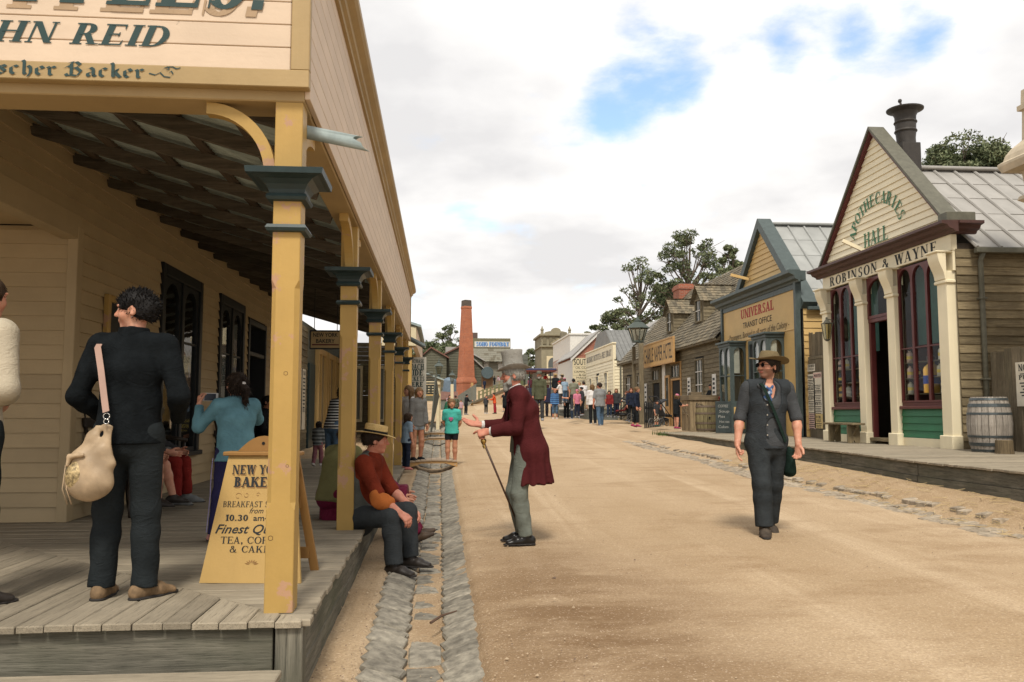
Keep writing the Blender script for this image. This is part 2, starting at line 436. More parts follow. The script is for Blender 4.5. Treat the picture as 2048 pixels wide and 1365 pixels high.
# ================================================================== lettering
def _ring(cx,cy,rx,ry,a0,a1,T,t,n=14):
 o = []; i = []
 for k in range(n + 1):
  a = R(a0 + (a1 - a0)*k/n); c,s_ = math.cos(a),math.sin(a)
  o.append((cx + rx*c,cy + ry*s_)); i.append((cx + (rx - T)*c,cy + (ry - t)*s_))
 return [(o[k],o[k + 1],i[k + 1],i[k]) for k in range(n)]
def serif_glyph(ch,T=.17,t=.065,sl=.08,slab=False):
 """one roman capital, numeral or sign as quads, height 1; returns (quads, advance)"""
 q = []
 if slab: t = .12
 def V(x,y0=0.,y1=1.,s0=True,s1=True,w=T):
  q.append(((x,y0),(x + w,y0),(x + w,y1),(x,y1)))
  if s0: q.append(((x - sl,y0),(x + w + sl,y0),(x + w + sl,y0 + t*.8),(x - sl,y0 + t*.8)))
  if s1: q.append(((x - sl,y1 - t*.8),(x + w + sl,y1 - t*.8),(x + w + sl,y1),(x - sl,y1)))
 def H(x0,x1,y,tick=0):
  q.append(((x0,y - t/2),(x1,y - t/2),(x1,y + t/2),(x0,y + t/2)))
  if tick: q.append(((x1 - t*.9,y + t/2*(1 if tick > 0 else -1)),(x1,y + t/2*(1 if tick > 0 else -1)),(x1,y + tick),(x1 - t*.3,y + tick)))
 def D(x0,y0,x1,y1,w): q.append(((x0,y0),(x0 + w,y0),(x1 + w,y1),(x1,y1)))
 def sf(x,y,w): q.append(((x - sl,y - t*.4),(x + w + sl,y - t*.4),(x + w + sl,y + t*.4),(x - sl,y + t*.4)))
 tt = max(t,.07); h = t/2; adv = .8
 if ch == 'A': D(0.05,0,.33,1,tt); D(.55,0,.27,1,T); H(.16,.6,.32); sf(.05,t*.4,tt); sf(.55,t*.4,T); adv = .85
 elif ch == 'B': V(.1); q.extend(_ring(.38,.745,.25,.255,-90,90,T*.95,t)); q.extend(_ring(.38,.265,.30,.265,-90,90,T,t)); H(.2,.4,1 - h); H(.2,.4,.51); H(.2,.4,h); adv = .8
 elif ch in 'CG':
  q.extend(_ring(.45,.5,.4,.51,48,312,T,t)); q.append(((.70,.64),(.77,.64),(.77,.99),(.73,.99))); adv = .86
  if ch == 'G': V(.62,.06,.42,False,True)
  else: q.append(((.70,.12),(.72,.12),(.80,.30),(.76,.30)))
 elif ch == 'D': V(.1); q.extend(_ring(.38,.5,.43,.5,-90,90,T,t)); H(.2,.4,1 - h); H(.2,.4,h); adv = .9
 elif ch == 'E': V(.1); H(.2,.66,1 - h,-.2); H(.2,.54,.52); H(.2,.7,h,.22); q.append(((.5,.42),(.54,.42),(.54,.62),(.5,.62))); adv = .78
 elif ch == 'F': V(.1); H(.2,.66,1 - h,-.22); H(.2,.54,.5); q.append(((.5,.40),(.54,.40),(.54,.60),(.5,.60))); adv = .73
 elif ch == 'H': V(.1); V(.62); H(.2,.7,.52); adv = .97
 elif ch == 'I': V(.12); adv = .45
 elif ch == 'J': V(.28,.2,1,False); q.extend(_ring(.22,.2,.23,.2,180,360,T,t)); adv = .6
 elif ch == 'K': V(.1); D(.25,.42,.62,1,tt); D(.36,.55,.66,0,-T) if False else D(.62,0,.33,.58,T); sf(.62,t*.4,T); sf(.62,1 - t*.4,tt); adv = .92
 elif ch == 'L': V(.1); H(.2,.68,h,.25); adv = .74
 elif ch == 'M': V(.08,w=tt); V(.78); D(.44,0,.10,1,T*.9); D(.47,0,.79,1,tt); adv = 1.12
 elif ch == 'N': V(.1,w=tt); V(.68,w=tt); D(.60,0,.08,1,T); adv = .92
 elif ch == 'O' or ch == 'Q':
  q.extend(_ring(.46,.5,.42,.51,0,360,T,t,26)); adv = .92
  if ch == 'Q': D(.62,-.14,.42,.15,T)
 elif ch == 'P' or ch == 'R':
  V(.1); q.extend(_ring(.38,.73,.29,.27,-90,90,T,t)); H(.2,.4,1 - h); H(.2,.4,.46 + h); adv = .75
  if ch == 'R': D(.60,0,.34,.5,T); sf(.60,t*.4,T); adv = .88
 elif ch == 'S':
  q.extend(_ring(.36,.735,.26,.275,30,270,T*.8,t)); q.extend(_ring(.34,.27,.29,.28,90,-150,T*.85,t))
  q.append(((.54,.72),(.58,.72),(.58,1),(.55,1))); q.append(((.08,.0),(.11,.0),(.11,.28),(.07,.28))); adv = .72
 elif ch == 'T': V(.32,s1=False); H(.04,.77,1 - h,-.2); q.append(((.04,1 - t),(.04 + t*.9,1 - t),(.04 + t*.4,.78),(.04,.78))); adv = .82
 elif ch == 'U': V(.1,.3,1,False); V(.64,.3,1,False,w=tt); q.extend(_ring(.405,.31,.305,.32,180,360,T*.8,t)); adv = .88
 elif ch == 'V': D(.34,0,.05,1,T); D(.38,0,.64,1,tt); sf(.05,1 - t*.4,T); sf(.64,1 - t*.4,tt); adv = .8
 elif ch == 'W': D(.28,0,.05,1,T); D(.32,0,.50,1,tt); D(.70,0,.46,1,T); D(.74,0,.96,1,tt); sf(.05,1 - t*.4,T); sf(.96,1 - t*.4,tt); sf(.46,1 - t*.4,T); adv = 1.12
 elif ch == 'Y': D(.32,.42,.05,1,T); D(.40,.42,.62,1,tt); V(.31,0,.46,True,False); sf(.05,1 - t*.4,T); sf(.62,1 - t*.4,tt); adv = .8
 elif ch == 'X': D(.6,0,.06,1,T); D(.06,0,.62,1,tt); sf(.6,t*.4,T); sf(.06,t*.4,tt); adv = .84
 elif ch == 'Z': H(.06,.66,1 - h); H(.06,.68,h,.2); D(.06,0,.52,1,T); adv = .76
 elif ch == '&':
  q.extend(_ring(.36,.78,.19,.22,-60,240,T*.7,t,18)); q.extend(_ring(.33,.27,.29,.28,100,350,T*.85,t,18)); D(.66,0,.22,.72,T*.9); sf(.66,t*.4,T*.9); q.extend(_ring(.5,.42,.26,.3,-40,20,T*.6,t,5)); adv = .98
 elif ch == '0': q.extend(_ring(.33,.5,.29,.5,0,360,T,t,24)); adv = .66
 elif ch == '1': V(.16); D(.02,.74,.16,.92,tt); adv = .46
 elif ch == '2': q.extend(_ring(.32,.7,.27,.3,180,-30,T,t)); D(.06,0,.42,.6,T); H(.06,.62,h,.15); adv = .68
 elif ch == '3': q.extend(_ring(.3,.74,.26,.26,160,-90,T,t)); q.extend(_ring(.3,.27,.29,.27,90,-160,T,t)); adv = .66
 elif ch == '.': q.append(((.06,0),(.24,0),(.24,.18),(.06,.18))); adv = .32
 elif ch == ',': q.append(((.06,0),(.24,0),(.24,.18),(.06,.18))); q.append(((.10,-.16),(.14,-.16),(.24,0),(.12,0))); adv = .32
 elif ch == '~': q.append(((.04,.42),(.28,.52),(.28,.62),(.04,.52))); q.append(((.28,.52),(.54,.44),(.54,.54),(.28,.62))); adv = .6
 elif ch == '-': H(.06,.4,.45); adv = .46
 elif ch == "'": q.append(((.06,.7),(.16,.7),(.2,1),(.06,1))); adv = .26
 else: adv = .42
 return q,adv
_BL = {   # blackletter minuscules and B as pen lines (x, y), x-height .62
 's': [[(.42,.50),(.28,.62),(.10,.52),(.40,.20),(.24,0),(.04,.10)]],
 'c': [[(.38,.52),(.24,.62),(.08,.48),(.08,.14),(.22,0),(.40,.12)]],
 'h': [[(.04,1.0),(.12,.92),(.12,.1),(.2,.0)],[(.12,.5),(.30,.62),(.42,.48),(.42,.12),(.30,-.16)]],
 'e': [[(.10,.30),(.40,.46),(.26,.62),(.08,.48),(.08,.14),(.22,0),(.40,.12)]],
 'r': [[(.04,.58),(.12,.50),(.12,.08),(.22,0)],[(.12,.46),(.26,.62),(.38,.52)]],
 'a': [[(.08,.50),(.22,.62),(.36,.50),(.36,.1),(.46,0)],[(.36,.34),(.10,.24),(.10,.08),(.2,0),(.36,.12)]],
 'k': [[(.04,1.0),(.12,.92),(.12,.1),(.2,.0)],[(.12,.34),(.34,.58),(.24,.34),(.40,.06),(.48,0)]],
 'u': [[(.04,.58),(.12,.5),(.12,.12),(.24,0),(.40,.12)],[(.32,.6),(.40,.5),(.40,.08),(.5,0)]],
 't': [[(.14,.86),(.14,.12),(.26,0),(.38,.1)],[(.02,.58),(.32,.58)]],
 'B': [[(.10,.92),(.30,1.0),(.22,.86),(.22,.06)],[(.22,.92),(.44,1.0),(.62,.82),(.40,.56)],[(.24,.54),(.44,.58),(.66,.34),(.48,0),(.22,.04),(.04,.0),(-.04,.14)],[(-.06,.56),(.06,.70),(.22,.62)]],
 'D': [[(.02,.96),(.36,1.0),(.62,.8),(.66,.3),(.40,0),(.10,.06)],[(.22,.86),(.22,.1)],[(-.02,.5),(.1,.64),(.22,.56)]],
}
_BLA = {'s': .52,'c': .5,'h': .56,'e': .5,'r': .46,'a': .54,'k': .54,'u': .58,'t': .44,'B': .82,'D': .82,' ': .34}
def letters(txt,size,kind='serif',shear=0.,cond=1.,space=0.,**kw):
 """quads of a line of text starting at x=0, and its width"""
 x = 0.; out = []
 for ch in txt:
  if kind == 'black':
   for line in _BL.get(ch,[]):
    nx,ny = .075,.055
    for a,b in zip(line,line[1:]):
     out.append([(x + a[0] - nx,a[1] - ny),(x + a[0] + nx,a[1] + ny),(x + b[0] + nx,b[1] + ny),(x + b[0] - nx,b[1] - ny)])
   x += _BLA.get(ch,.5) + space
  else:
   q,adv = serif_glyph(ch,**kw)
   out += [[(x + px*cond,py) for px,py in g] for g in q]; x += adv*cond + space
 return [[((px + shear*py)*size,py*size) for px,py in g] for g in out],x*size
def sign(name,txt,o,u,v,size,mat,parent,center=None,width=None,step=.0004,**kw):
 """line of lettering on the plane (o; u, v); each stroke a hair proud of the last"""
 q,w = letters(txt,size,**kw); o = Vector(o); u = Vector(u).normalized(); v = Vector(v).normalized(); n = u.cross(v)
 k = 1.0 if width is None else width/w
 x0 = -w*k/2 if center else 0
 mb = MB()
 for i,g in enumerate(q):
  a = sum(g[j][0]*g[(j + 1) % 4][1] - g[(j + 1) % 4][0]*g[j][1] for j in range(4))
  if a < 0: g = g[::-1]
  mb.add([o + u*(x0 + px*k) + v*py + n*(.0012 + step*(i % 7)) for px,py in g],[(0,1,2,3)])
 return put(name,mb,mat,parent)
def ftext(name,txt,o,u,v,size,mat,parent,center=False,width=None,shear=0.,bold=0.,lift=.0015):
 """a line in the built-in face, as a mesh"""
 c = bpy.data.curves.new(name,'FONT'); c.body = txt; c.size = size; c.shear = shear; c.offset = bold*size
 c.resolution_u = 3
 ob = bpy.data.objects.new(name,c); COL.objects.link(ob)
 dg = bpy.context.evaluated_depsgraph_get(); dg.update()
 me = ob.evaluated_get(dg).to_mesh(); vs = [tuple(p.co) for p in me.vertices]; fs = [tuple(p.vertices) for p in me.polygons]
 ob.evaluated_get(dg).to_mesh_clear(); bpy.data.objects.remove(ob); bpy.data.curves.remove(c)
 x0 = min(p[0] for p in vs); x1 = max(p[0] for p in vs); k = 1. if width is None else width/(x1 - x0)
 o = Vector(o); u = Vector(u).normalized(); v = Vector(v).normalized(); n = u.cross(v); off = -(x1 - x0)*k/2 if center else 0
 mb = MB(); mb.add([o + u*((p[0] - x0)*k + off) + v*p[1] + n*lift for p in vs],fs)
 return put(name,mb,mat,parent)

# palette
CREAM = (.72,.58,.37); YEL = (.44,.265,.075); PINK = (.58,.40,.26); GREENBLK = (.022,.040,.042)
BLUEGR = (.055,.085,.09); MAROON = (.105,.026,.024); LINEN = (.80,.71,.50)
m_dirt = None
INK = plain('black lettering',(.018,.022,.024),.7)

# ================================================================== ground
def gutter(x):
 if x < -.43 or x > .26: return 0.
 return float(np.interp(x,[-.43,-.41,-.19,.03,.24,.26],[0,-.038,-.096,-.092,-.038,0]))
def bank(x,y):
 a = float(np.interp(y,[0,9,16,25,60],[.24,.21,.14,.10,.0]))
 e = float(np.interp(y,[0,8.6,14,26],[5.95,5.85,5.6,5.6]))
 t = min(max((x - e)/.75,0),1); dip = -.05*math.exp(-((x - e + .05)/.22)**2) if y < 24 else 0
 return a*t*t*(3 - 2*t) + dip
def gh(x,y):
 t = min(max((.75 - x)/.9,0),1)
 return gz(y) + (gutter(x) - .065*t*t*(3 - 2*t) if y < 60 else 0) + bank(x,y)
def make_dirt():
 m,nt,b,_ = _nt('packed dirt')
 tc = _n(nt,'ShaderNodeTexCoord'); v = tc.outputs['Object']
 def mp(s):
  n = _n(nt,'ShaderNodeMapping'); n.inputs['Scale'].default_value = s; nt.links.new(v,n.inputs[0]); return n.outputs[0]
 big = _noise(nt,mp((.45,.16,1)),1.0,6,.6,.3)
 rut = _noise(nt,mp((2.2,.045,1)),1.0,6,.62,.25)
 patch = _noise(nt,mp((.9,1.9,1)),1.1,7,.66,.2)
 fine = _noise(nt,v,55,5,.7)
 grit = _n(nt,'ShaderNodeTexVoronoi',Scale=42.0); nt.links.new(v,grit.inputs['Vector'])
 tiny = _n(nt,'ShaderNodeTexVoronoi',Scale=120.0); nt.links.new(v,tiny.inputs['Vector'])
 col = _mix(nt,_ramp(nt,big,.36,.66),(.395,.285,.170),(.50,.378,.245))
 col = _mix(nt,_ramp(nt,rut,.50,.66,(0,0,0),(.65,.65,.65)),col,(.575,.445,.298))
 col = _mix(nt,_ramp(nt,patch,.50,.70,(0,0,0),(.62,.62,.62)),col,(.270,.176,.092))
 # damp soil left by the carts near the kerb
 sp = _n(nt,'ShaderNodeSeparateXYZ'); nt.links.new(v,sp.inputs[0])
 def band(o,c,w):
  s_ = _n(nt,'ShaderNodeMath',operation='SUBTRACT'); nt.links.new(sp.outputs[o],s_.inputs[0]); s_.inputs[1].default_value = c
  a = _n(nt,'ShaderNodeMath',operation='ABSOLUTE'); nt.links.new(s_.outputs[0],a.inputs[0])
  r = _n(nt,'ShaderNodeMapRange',interpolation_type='SMOOTHSTEP'); r.inputs['From Min'].default_value = w; r.inputs['From Max'].default_value = 0
  nt.links.new(a.outputs[0],r.inputs['Value']); return r.outputs[0]
 wet = _n(nt,'ShaderNodeMath',operation='MULTIPLY'); nt.links.new(band(0,.9,1.5),wet.inputs[0]); nt.links.new(band(1,5.2,4.5),wet.inputs[1])
 wm = _n(nt,'ShaderNodeMath',operation='MULTIPLY'); nt.links.new(wet.outputs[0],wm.inputs[0]); nt.links.new(_ramp(nt,patch,.22,.52),wm.inputs[1])
 col = _mix(nt,wm.outputs[0],col,(.195,.122,.064))
 col = _mix(nt,_ramp(nt,fine,.36,.62,(.42,.42,.42),(0,0,0)),col,(.17,.105,.058))
 col = _mix(nt,_ramp(nt,grit.outputs['Distance'],.10,.22,(.30,.30,.30),(0,0,0)),col,(.66,.52,.37))
 col = _mix(nt,_ramp(nt,tiny.outputs['Color'],.80,.95,(0,0,0),(.5,.5,.5)),col,(.70,.56,.42))
 nt.links.new(col,b.inputs['Base Color']); b.inputs['Roughness'].default_value = .95; b.inputs['Specular IOR Level'].default_value = .12
 a = _n(nt,'ShaderNodeMath',operation='MULTIPLY_ADD'); nt.links.new(grit.outputs['Distance'],a.inputs[0]); a.inputs[1].default_value = -.5; nt.links.new(fine,a.inputs[2])
 a2 = _n(nt,'ShaderNodeMath',operation='MULTIPLY_ADD'); nt.links.new(patch,a2.inputs[0]); a2.inputs[1].default_value = 1.6; nt.links.new(a.outputs[0],a2.inputs[2])
 _bump(nt,b,a2.outputs[0],.55,.02); return m
m_dirt = make_dirt()
def _sn(x,y,s):
 return (math.sin(x*1.7*s + 2.1*math.sin(y*.9*s)) + math.sin(y*2.3*s + 1.3 + 1.7*math.sin(x*1.1*s)) + .6*math.sin((x + y)*4.1*s))/2.6
def build_ground():
 xs = np.concatenate([[-150,-80,-40,-20,-12,-8,-6,-4.5,-3.5,-2.5,-1.8,-1.2],np.arange(-.9,.6,.035),np.arange(.6,5,.2),np.arange(5,7.2,.1),[7.5,8,9,10,12,16,22,30,45,80,150]])
 ys = np.concatenate([[-20,-8,-3,0,2],np.arange(2.6,12,.07),np.arange(12,30,.3),np.arange(30,76,1.5),[80,85,90,100,120,160,250,400]])
 nx,ny = len(xs),len(ys); vs = []
 for y in ys:
  for x in xs:
   n = .010*_sn(x,y,1.1) + .004*_sn(x,y,4.3) + (.006*_sn(x,y,11) if y < 12 and -1 < x < 1 else 0)
   vs.append((x,y,gh(x,y) + n))
 fs = [(j*nx + i,j*nx + i + 1,(j + 1)*nx + i + 1,(j + 1)*nx + i) for j in range(ny - 1) for i in range(nx - 1)]
 return link('dirt_road',meshdata('dirt_road',vs,fs,m_dirt,None,True),kind='structure')
build_ground()

BLUESTONE = plain('bluestone',(.25,.226,.18),.8,var=.45,sc=16,bump=.6,hv=.22)
def stone_mesh(lx,ly,h,rnd):
 """a split stone: rounded uneven block, top at z=0"""
 mb = MB(); c = .012
 j = lambda a=.006: rnd.uniform(-a,a)
 x,y = lx/2,ly/2
 top = [(-x + c + j(),-y + c + j(),j(.004)),(0,-y + c + j(),.004 + j(.004)),(x - c + j(),-y + c + j(),j(.004)),(x - c + j(),y - c + j(),j(.004)),(0,y - c + j(),.004 + j(.004)),(-x + c + j(),y - c + j(),j(.004))]
 mid = [(-x + j(),-y + j(),-c),(0,-y + j(),-c),(x + j(),-y + j(),-c),(x + j(),y + j(),-c),(0,y + j(),-c),(-x + j(),y + j(),-c)]
 bot = [(a,b,-h) for a,b,_ in mid]
 n = 6; fs = [tuple(range(n))]
 for r_ in (0,1):
  fs += [(r_*n + (i + 1) % n,r_*n + i,(r_ + 1)*n + i,(r_ + 1)*n + (i + 1) % n) for i in range(n)]
 return top + mid + bot,fs
def build_gutter():
 root = thing('stone_gutter',None,None,(0,4,gz(4))); del_keys = [k for k in root.keys()]
 root['kind'] = 'structure'
 rnd = random.Random(5)
 lib = {k: [meshdata('stone',*stone_mesh(w,l,.09,rnd),BLUESTONE) for _ in range(8)] for k,(w,l) in dict(side=(.228,.158),mid=(.205,.33)).items()}
 far = MB(); n = 0
 for side in (-1,0,1):
  y = 3.6 + rnd.uniform(0,.05)
  while y < 44:
   step = (.178 if side else .35)*rnd.uniform(.86,1.16)
   x = {-1: -.30,0: -.08,1: .137}[side] + rnd.uniform(-.008,.008)
   zc = {-1: -.030,0: -.084,1: -.030}[side] + rnd.uniform(-.007,.006)
   if side == 0 and 4.2 < y < 6.4 and rnd.random() < .6: zc -= .018
   tilt = {-1: R(17),0: 0,1: R(-17)}[side]
   loc = Vector((x,y + step/2,gz(y + step/2) + zc - .065)); rz = rnd.uniform(-.06,.06) + (.20 if side else 0)*side
   if 16.2 < y < 17.2: y += step; continue
   if y < 17.5 and n < 298:
    o = link('stone',rnd.choice(lib['side' if side else 'mid']),root)
    o.location = loc - root.location; o.rotation_euler = (R(rnd.uniform(-3,3)) + .023,tilt,rz)
    o.scale = (1,step/(.178 if side else .35),1); n += 1
   else:
    M = Matrix.Translation(loc) @ Matrix.Rotation(tilt,4,'Y') @ Matrix.Rotation(rz,4,'Z')
    vs,fs = stone_mesh(.225 if side else .205,(.158 if side else .33)*step/(.178 if side else .35),.09,rnd)
    far.add([M @ Vector(p) - root.location for p in vs],fs)
   y += step
 put('stone_row',far,BLUESTONE,root,kind='stuff')
build_gutter()
def build_right_cobbles():
 root = thing('cobbled_drain',None,None,(5.6,9,gh(5.6,9))); root['kind'] = 'structure'
 rnd = random.Random(9); pale = plain('dusty cobble',(.345,.285,.21),.85,var=.4,sc=14,bump=.6,hv=.2)
 lib = [meshdata('cobble',*stone_mesh(.21,.125,.08,rnd),pale) for _ in range(8)]
 y = 8.0
 while y < 24:
  y += .15*rnd.uniform(.9,1.15)
  e = float(np.interp(y,[0,8.6,14,26],[5.95,5.85,5.6,5.6]))
  for k in range(4):
   if k == 3 and rnd.random() < .45: continue
   if rnd.random() < .05 + (.2 if y < 10 else 0): continue
   x = e - .38 + k*.20 + rnd.uniform(-.02,.02) + .05*math.sin(y*.8)
   o = link('cobble',rnd.choice(lib),root)
   o.location = Vector((x,y + (k % 2)*.07,gh(x,y) + rnd.uniform(.002,.018))) - root.location
   o.rotation_euler = (R(rnd.uniform(-4,4)),R(rnd.uniform(-6,2)),rnd.uniform(-.12,.12) + .2)
build_right_cobbles()
def build_grit():
 """loose stones, straw and twigs lying on the road edges"""
 rnd = random.Random(3); mb = MB()
 for i in range(3000):
  if i < 1500: y = 3.7 + 9*rnd.random()**2; x = rnd.uniform(-.66,-.38) if rnd.random() < .45 else rnd.uniform(-.2,.9) if rnd.random() < .7 else rnd.gauss(.5,.5)
  else: y = rnd.uniform(6,20); x = rnd.uniform(1.2,6.2)
  s = rnd.uniform(.002,.007)*(1 if rnd.random() < .95 else 2.2); z = gh(x,y) + .012
  p = [(x + s*rnd.uniform(.6,1.3)*a,y + s*rnd.uniform(.6,1.3)*b,z + c*s*.8) for a,b,c in ((1,0,0),(0,1,0),(-1,0,0),(0,-1,0),(0,0,1))]
  mb.add(p,[(0,1,4),(1,2,4),(2,3,4),(3,0,4)],rnd.choice((0,0,1)))
 put('loose_gravel',mb,[plain('grit pale',(.42,.32,.215),.9),plain('grit dark',(.16,.11,.08),.9)],kind='stuff')
 mb = MB()
 for i in range(420):
  y = rnd.uniform(7.5,17); x = rnd.uniform(5.6,6.45); a = rnd.uniform(0,3.14); l = rnd.uniform(.03,.11); z = gh(x,y) + .02
  mb.bar((x - l*math.cos(a),y - l*math.sin(a),z),(x + l*math.cos(a),y + l*math.sin(a),z + rnd.uniform(0,.02)),.005,.004)
 put('straw_litter',mb,plain('straw',(.52,.40,.21),.9),kind='stuff')
 t = MB(); t.tube([(-.05,5.55,gz(5.5) - .05),(.02,5.66,gz(5.6) - .035),(.12,5.72,gz(5.6) - .02)],[.009,.008,.004],6)
 tag(put('twig',t,plain('bark',(.10,.06,.04),.9)),'thin dark twig lying across the stone gutter','twig')
build_grit()

# ================================================================== walls of boards
def weatherboards(parent,o,u,n,L,z0,z1,e,mat,holes=(),ends=None,name='weatherboard',th=.026,joined=False,mi=0):
 """overlapping boards on the wall through o, running along u, facing n; ends(z) gives the run at a height"""
 o = Vector(o); u = Vector(u); n = Vector(n); zv = Vector((0,0,1)); z = z0; J = MB()
 while z < z1 - .01:
  zt = min(z + e,z1)
  b0,b1 = ends(z) if ends else (0,L); t0,t1 = ends(zt) if ends else (0,L)
  cuts = sorted([(ha,hb) for ha,hb,za,zb in holes if za < zt - .02 and zb > z + .02]); segs = []; a,at = b0,t0
  for ha,hb in cuts:
   if ha > a + .01: segs.append((a,ha,at,ha))
   a = at = hb
  if b1 > a + .01: segs.append((a,b1,at,max(t1,at + .005)))
  for (a,b,c,d) in segs:
   g = random.uniform(-.0015,.0015)
   pts = [o + u*a + n*(th + g) + zv*z,o + u*b + n*(th + g) + zv*z,o + u*d + n*(.004 + g) + zv*(zt + .004),o + u*c + n*(.004 + g) + zv*(zt + .004),
                   o + u*a + zv*z,o + u*b + zv*z,o + u*d + zv*(zt + .004),o + u*c + zv*(zt + .004)]
   fs = [(0,1,2,3),(5,4,7,6),(1,0,4,5),(3,2,6,7),(0,3,7,4),(2,1,5,6)]
   if u.cross(zv).dot(n) < 0: fs = [f[::-1] for f in fs]
   if joined: J.add(pts,fs,mi)
   else: put(name,MB().add(pts,fs),mat,parent)
  z = zt
 return J

# ================================================================== left boardwalk
DECK = .42
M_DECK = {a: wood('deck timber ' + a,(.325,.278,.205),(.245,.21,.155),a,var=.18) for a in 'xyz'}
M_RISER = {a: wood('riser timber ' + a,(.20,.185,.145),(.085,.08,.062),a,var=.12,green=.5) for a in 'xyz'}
def build_left_deck():
 root = thing('boardwalk',None,None,(-2,4.3,DECK),world=True); root['kind'] = 'structure'
 rnd = random.Random(2)
 def plank(poly,ax):
  dz = rnd.uniform(-.003,.003)
  mb = MB(); mb.prism(poly,(0,0,DECK - .032 + dz),(1,0,0),(0,1,0),(0,0,.026))
  cx = sum(p[0] for p in poly)/4; cy = sum(p[1] for p in poly)/4
  ins = [(p[0] + .005*(1 if cx > p[0] else -1),p[1] + .005*(1 if cy > p[1] else -1)) for p in poly]
  b = len(mb.v); n = len(poly)
  mb.f.pop(1); mb.m.pop(1)
  mb.add([(*p,DECK + dz) for p in ins],[tuple(range(n))])
  mb.f += [(n + i,n + (i + 1) % n,2*n + (i + 1) % n,2*n + i) for i in range(n)]; mb.m += [0]*n
  put('plank',mb,M_DECK[ax],root)
 mit = lambda x: 4.29 - (x + .65)                       # mitre where the two runs meet
 x = -.66
 while x > -7:                                            # front run, along the street
  w = rnd.choice((.128,.135,.142)); xa = x - w + .006
  ya = 4.27 + rnd.uniform(-.012,.008)
  f = lambda q: min(mit(q),8.24)
  if x < -3.42 or True: plank([(xa,ya),(x,ya),(x,max(f(x),ya + .03)),(xa,max(f(xa),ya + .05))],'y')
  x -= w
 y = 4.30
 while y < 36:                                            # side run, across the walk
  w = rnd.choice((.108,.115,.122)) if y < 20 else .2
  yb = y + w - .006; g = lambda q: max(-.65 - (q - 4.29) - .006,-3.42 if q > 8.2 else -7)
  xo = -.632 + rnd.uniform(-.014,.012)
  plank([(g(y),y),(xo,y),(xo,yb),(g(yb),yb)],'x'); y += w
 for (a,b,z0,z1) in [(4.42,9.2,.20,DECK - .036),(9.205,14.1,.20,DECK - .036),(14.105,19.5,.20,DECK - .036),(19.51,36,.2,DECK - .036),(4.42,7.6,-.06,.195),(7.61,12.5,-.05,.194),(12.51,20,.0,.196)]:
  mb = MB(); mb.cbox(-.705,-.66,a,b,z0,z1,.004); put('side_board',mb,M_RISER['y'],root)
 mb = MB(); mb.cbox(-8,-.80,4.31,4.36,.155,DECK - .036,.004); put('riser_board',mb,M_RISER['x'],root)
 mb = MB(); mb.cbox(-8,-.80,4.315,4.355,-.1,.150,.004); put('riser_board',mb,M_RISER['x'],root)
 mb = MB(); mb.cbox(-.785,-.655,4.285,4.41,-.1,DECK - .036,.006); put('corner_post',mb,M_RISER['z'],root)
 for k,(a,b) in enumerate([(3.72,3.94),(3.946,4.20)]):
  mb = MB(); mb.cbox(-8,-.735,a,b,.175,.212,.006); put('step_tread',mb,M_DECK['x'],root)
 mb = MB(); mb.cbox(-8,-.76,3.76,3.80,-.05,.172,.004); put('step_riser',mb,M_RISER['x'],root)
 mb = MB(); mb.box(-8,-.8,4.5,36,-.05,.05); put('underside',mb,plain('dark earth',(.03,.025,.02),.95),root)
build_left_deck()

# ================================================================== New York Bakery (left)
M_TAN = {a: paint('tan paint ' + a,(.40,.285,.135),.55,.12,axis=a,var=.03) for a in 'xyz'}
M_BOARD = {a: paint('buff board paint ' + a,(.43,.332,.195),.6,.05,axis=a,var=.05,grime=.12) for a in 'xyz'}
M_PINK = {a: paint('parapet paint ' + a,(.66,.52,.385),.6,.05,axis=a,var=.04,grime=.12) for a in 'xyz'}
M_YEL = {a: paint('yellow post paint ' + a,(.46,.295,.088),.5,1.25,under=(.40,.235,.14),axis=a,var=.04) for a in 'xyz'}
M_CAP = plain('grey green gloss',(.024,.041,.042),.42,var=.2)
M_BLACKF = plain('black frame paint',(.012,.014,.015),.45)
M_RAFT = wood('rafter timber',(.125,.108,.085),(.06,.052,.041),'x',var=.3)
M_BATT = wood('batten timber',(.15,.115,.082),(.07,.053,.038),'y',var=.4)
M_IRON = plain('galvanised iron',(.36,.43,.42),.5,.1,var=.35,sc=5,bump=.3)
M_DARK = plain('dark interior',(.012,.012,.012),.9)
M_GLASS = glass('window glass')
M_TEALINK = plain('deep green lettering',(.022,.050,.048),.5)
def arch_pts(w,h,r,n=10):
 """outline of an arched light: w wide, h high, rise r"""
 return [(0,0),(w,0)] + [(w/2 + w/2*math.cos(math.pi*k/n),h - r + r*math.sin(math.pi*k/n)) for k in range(n + 1)]
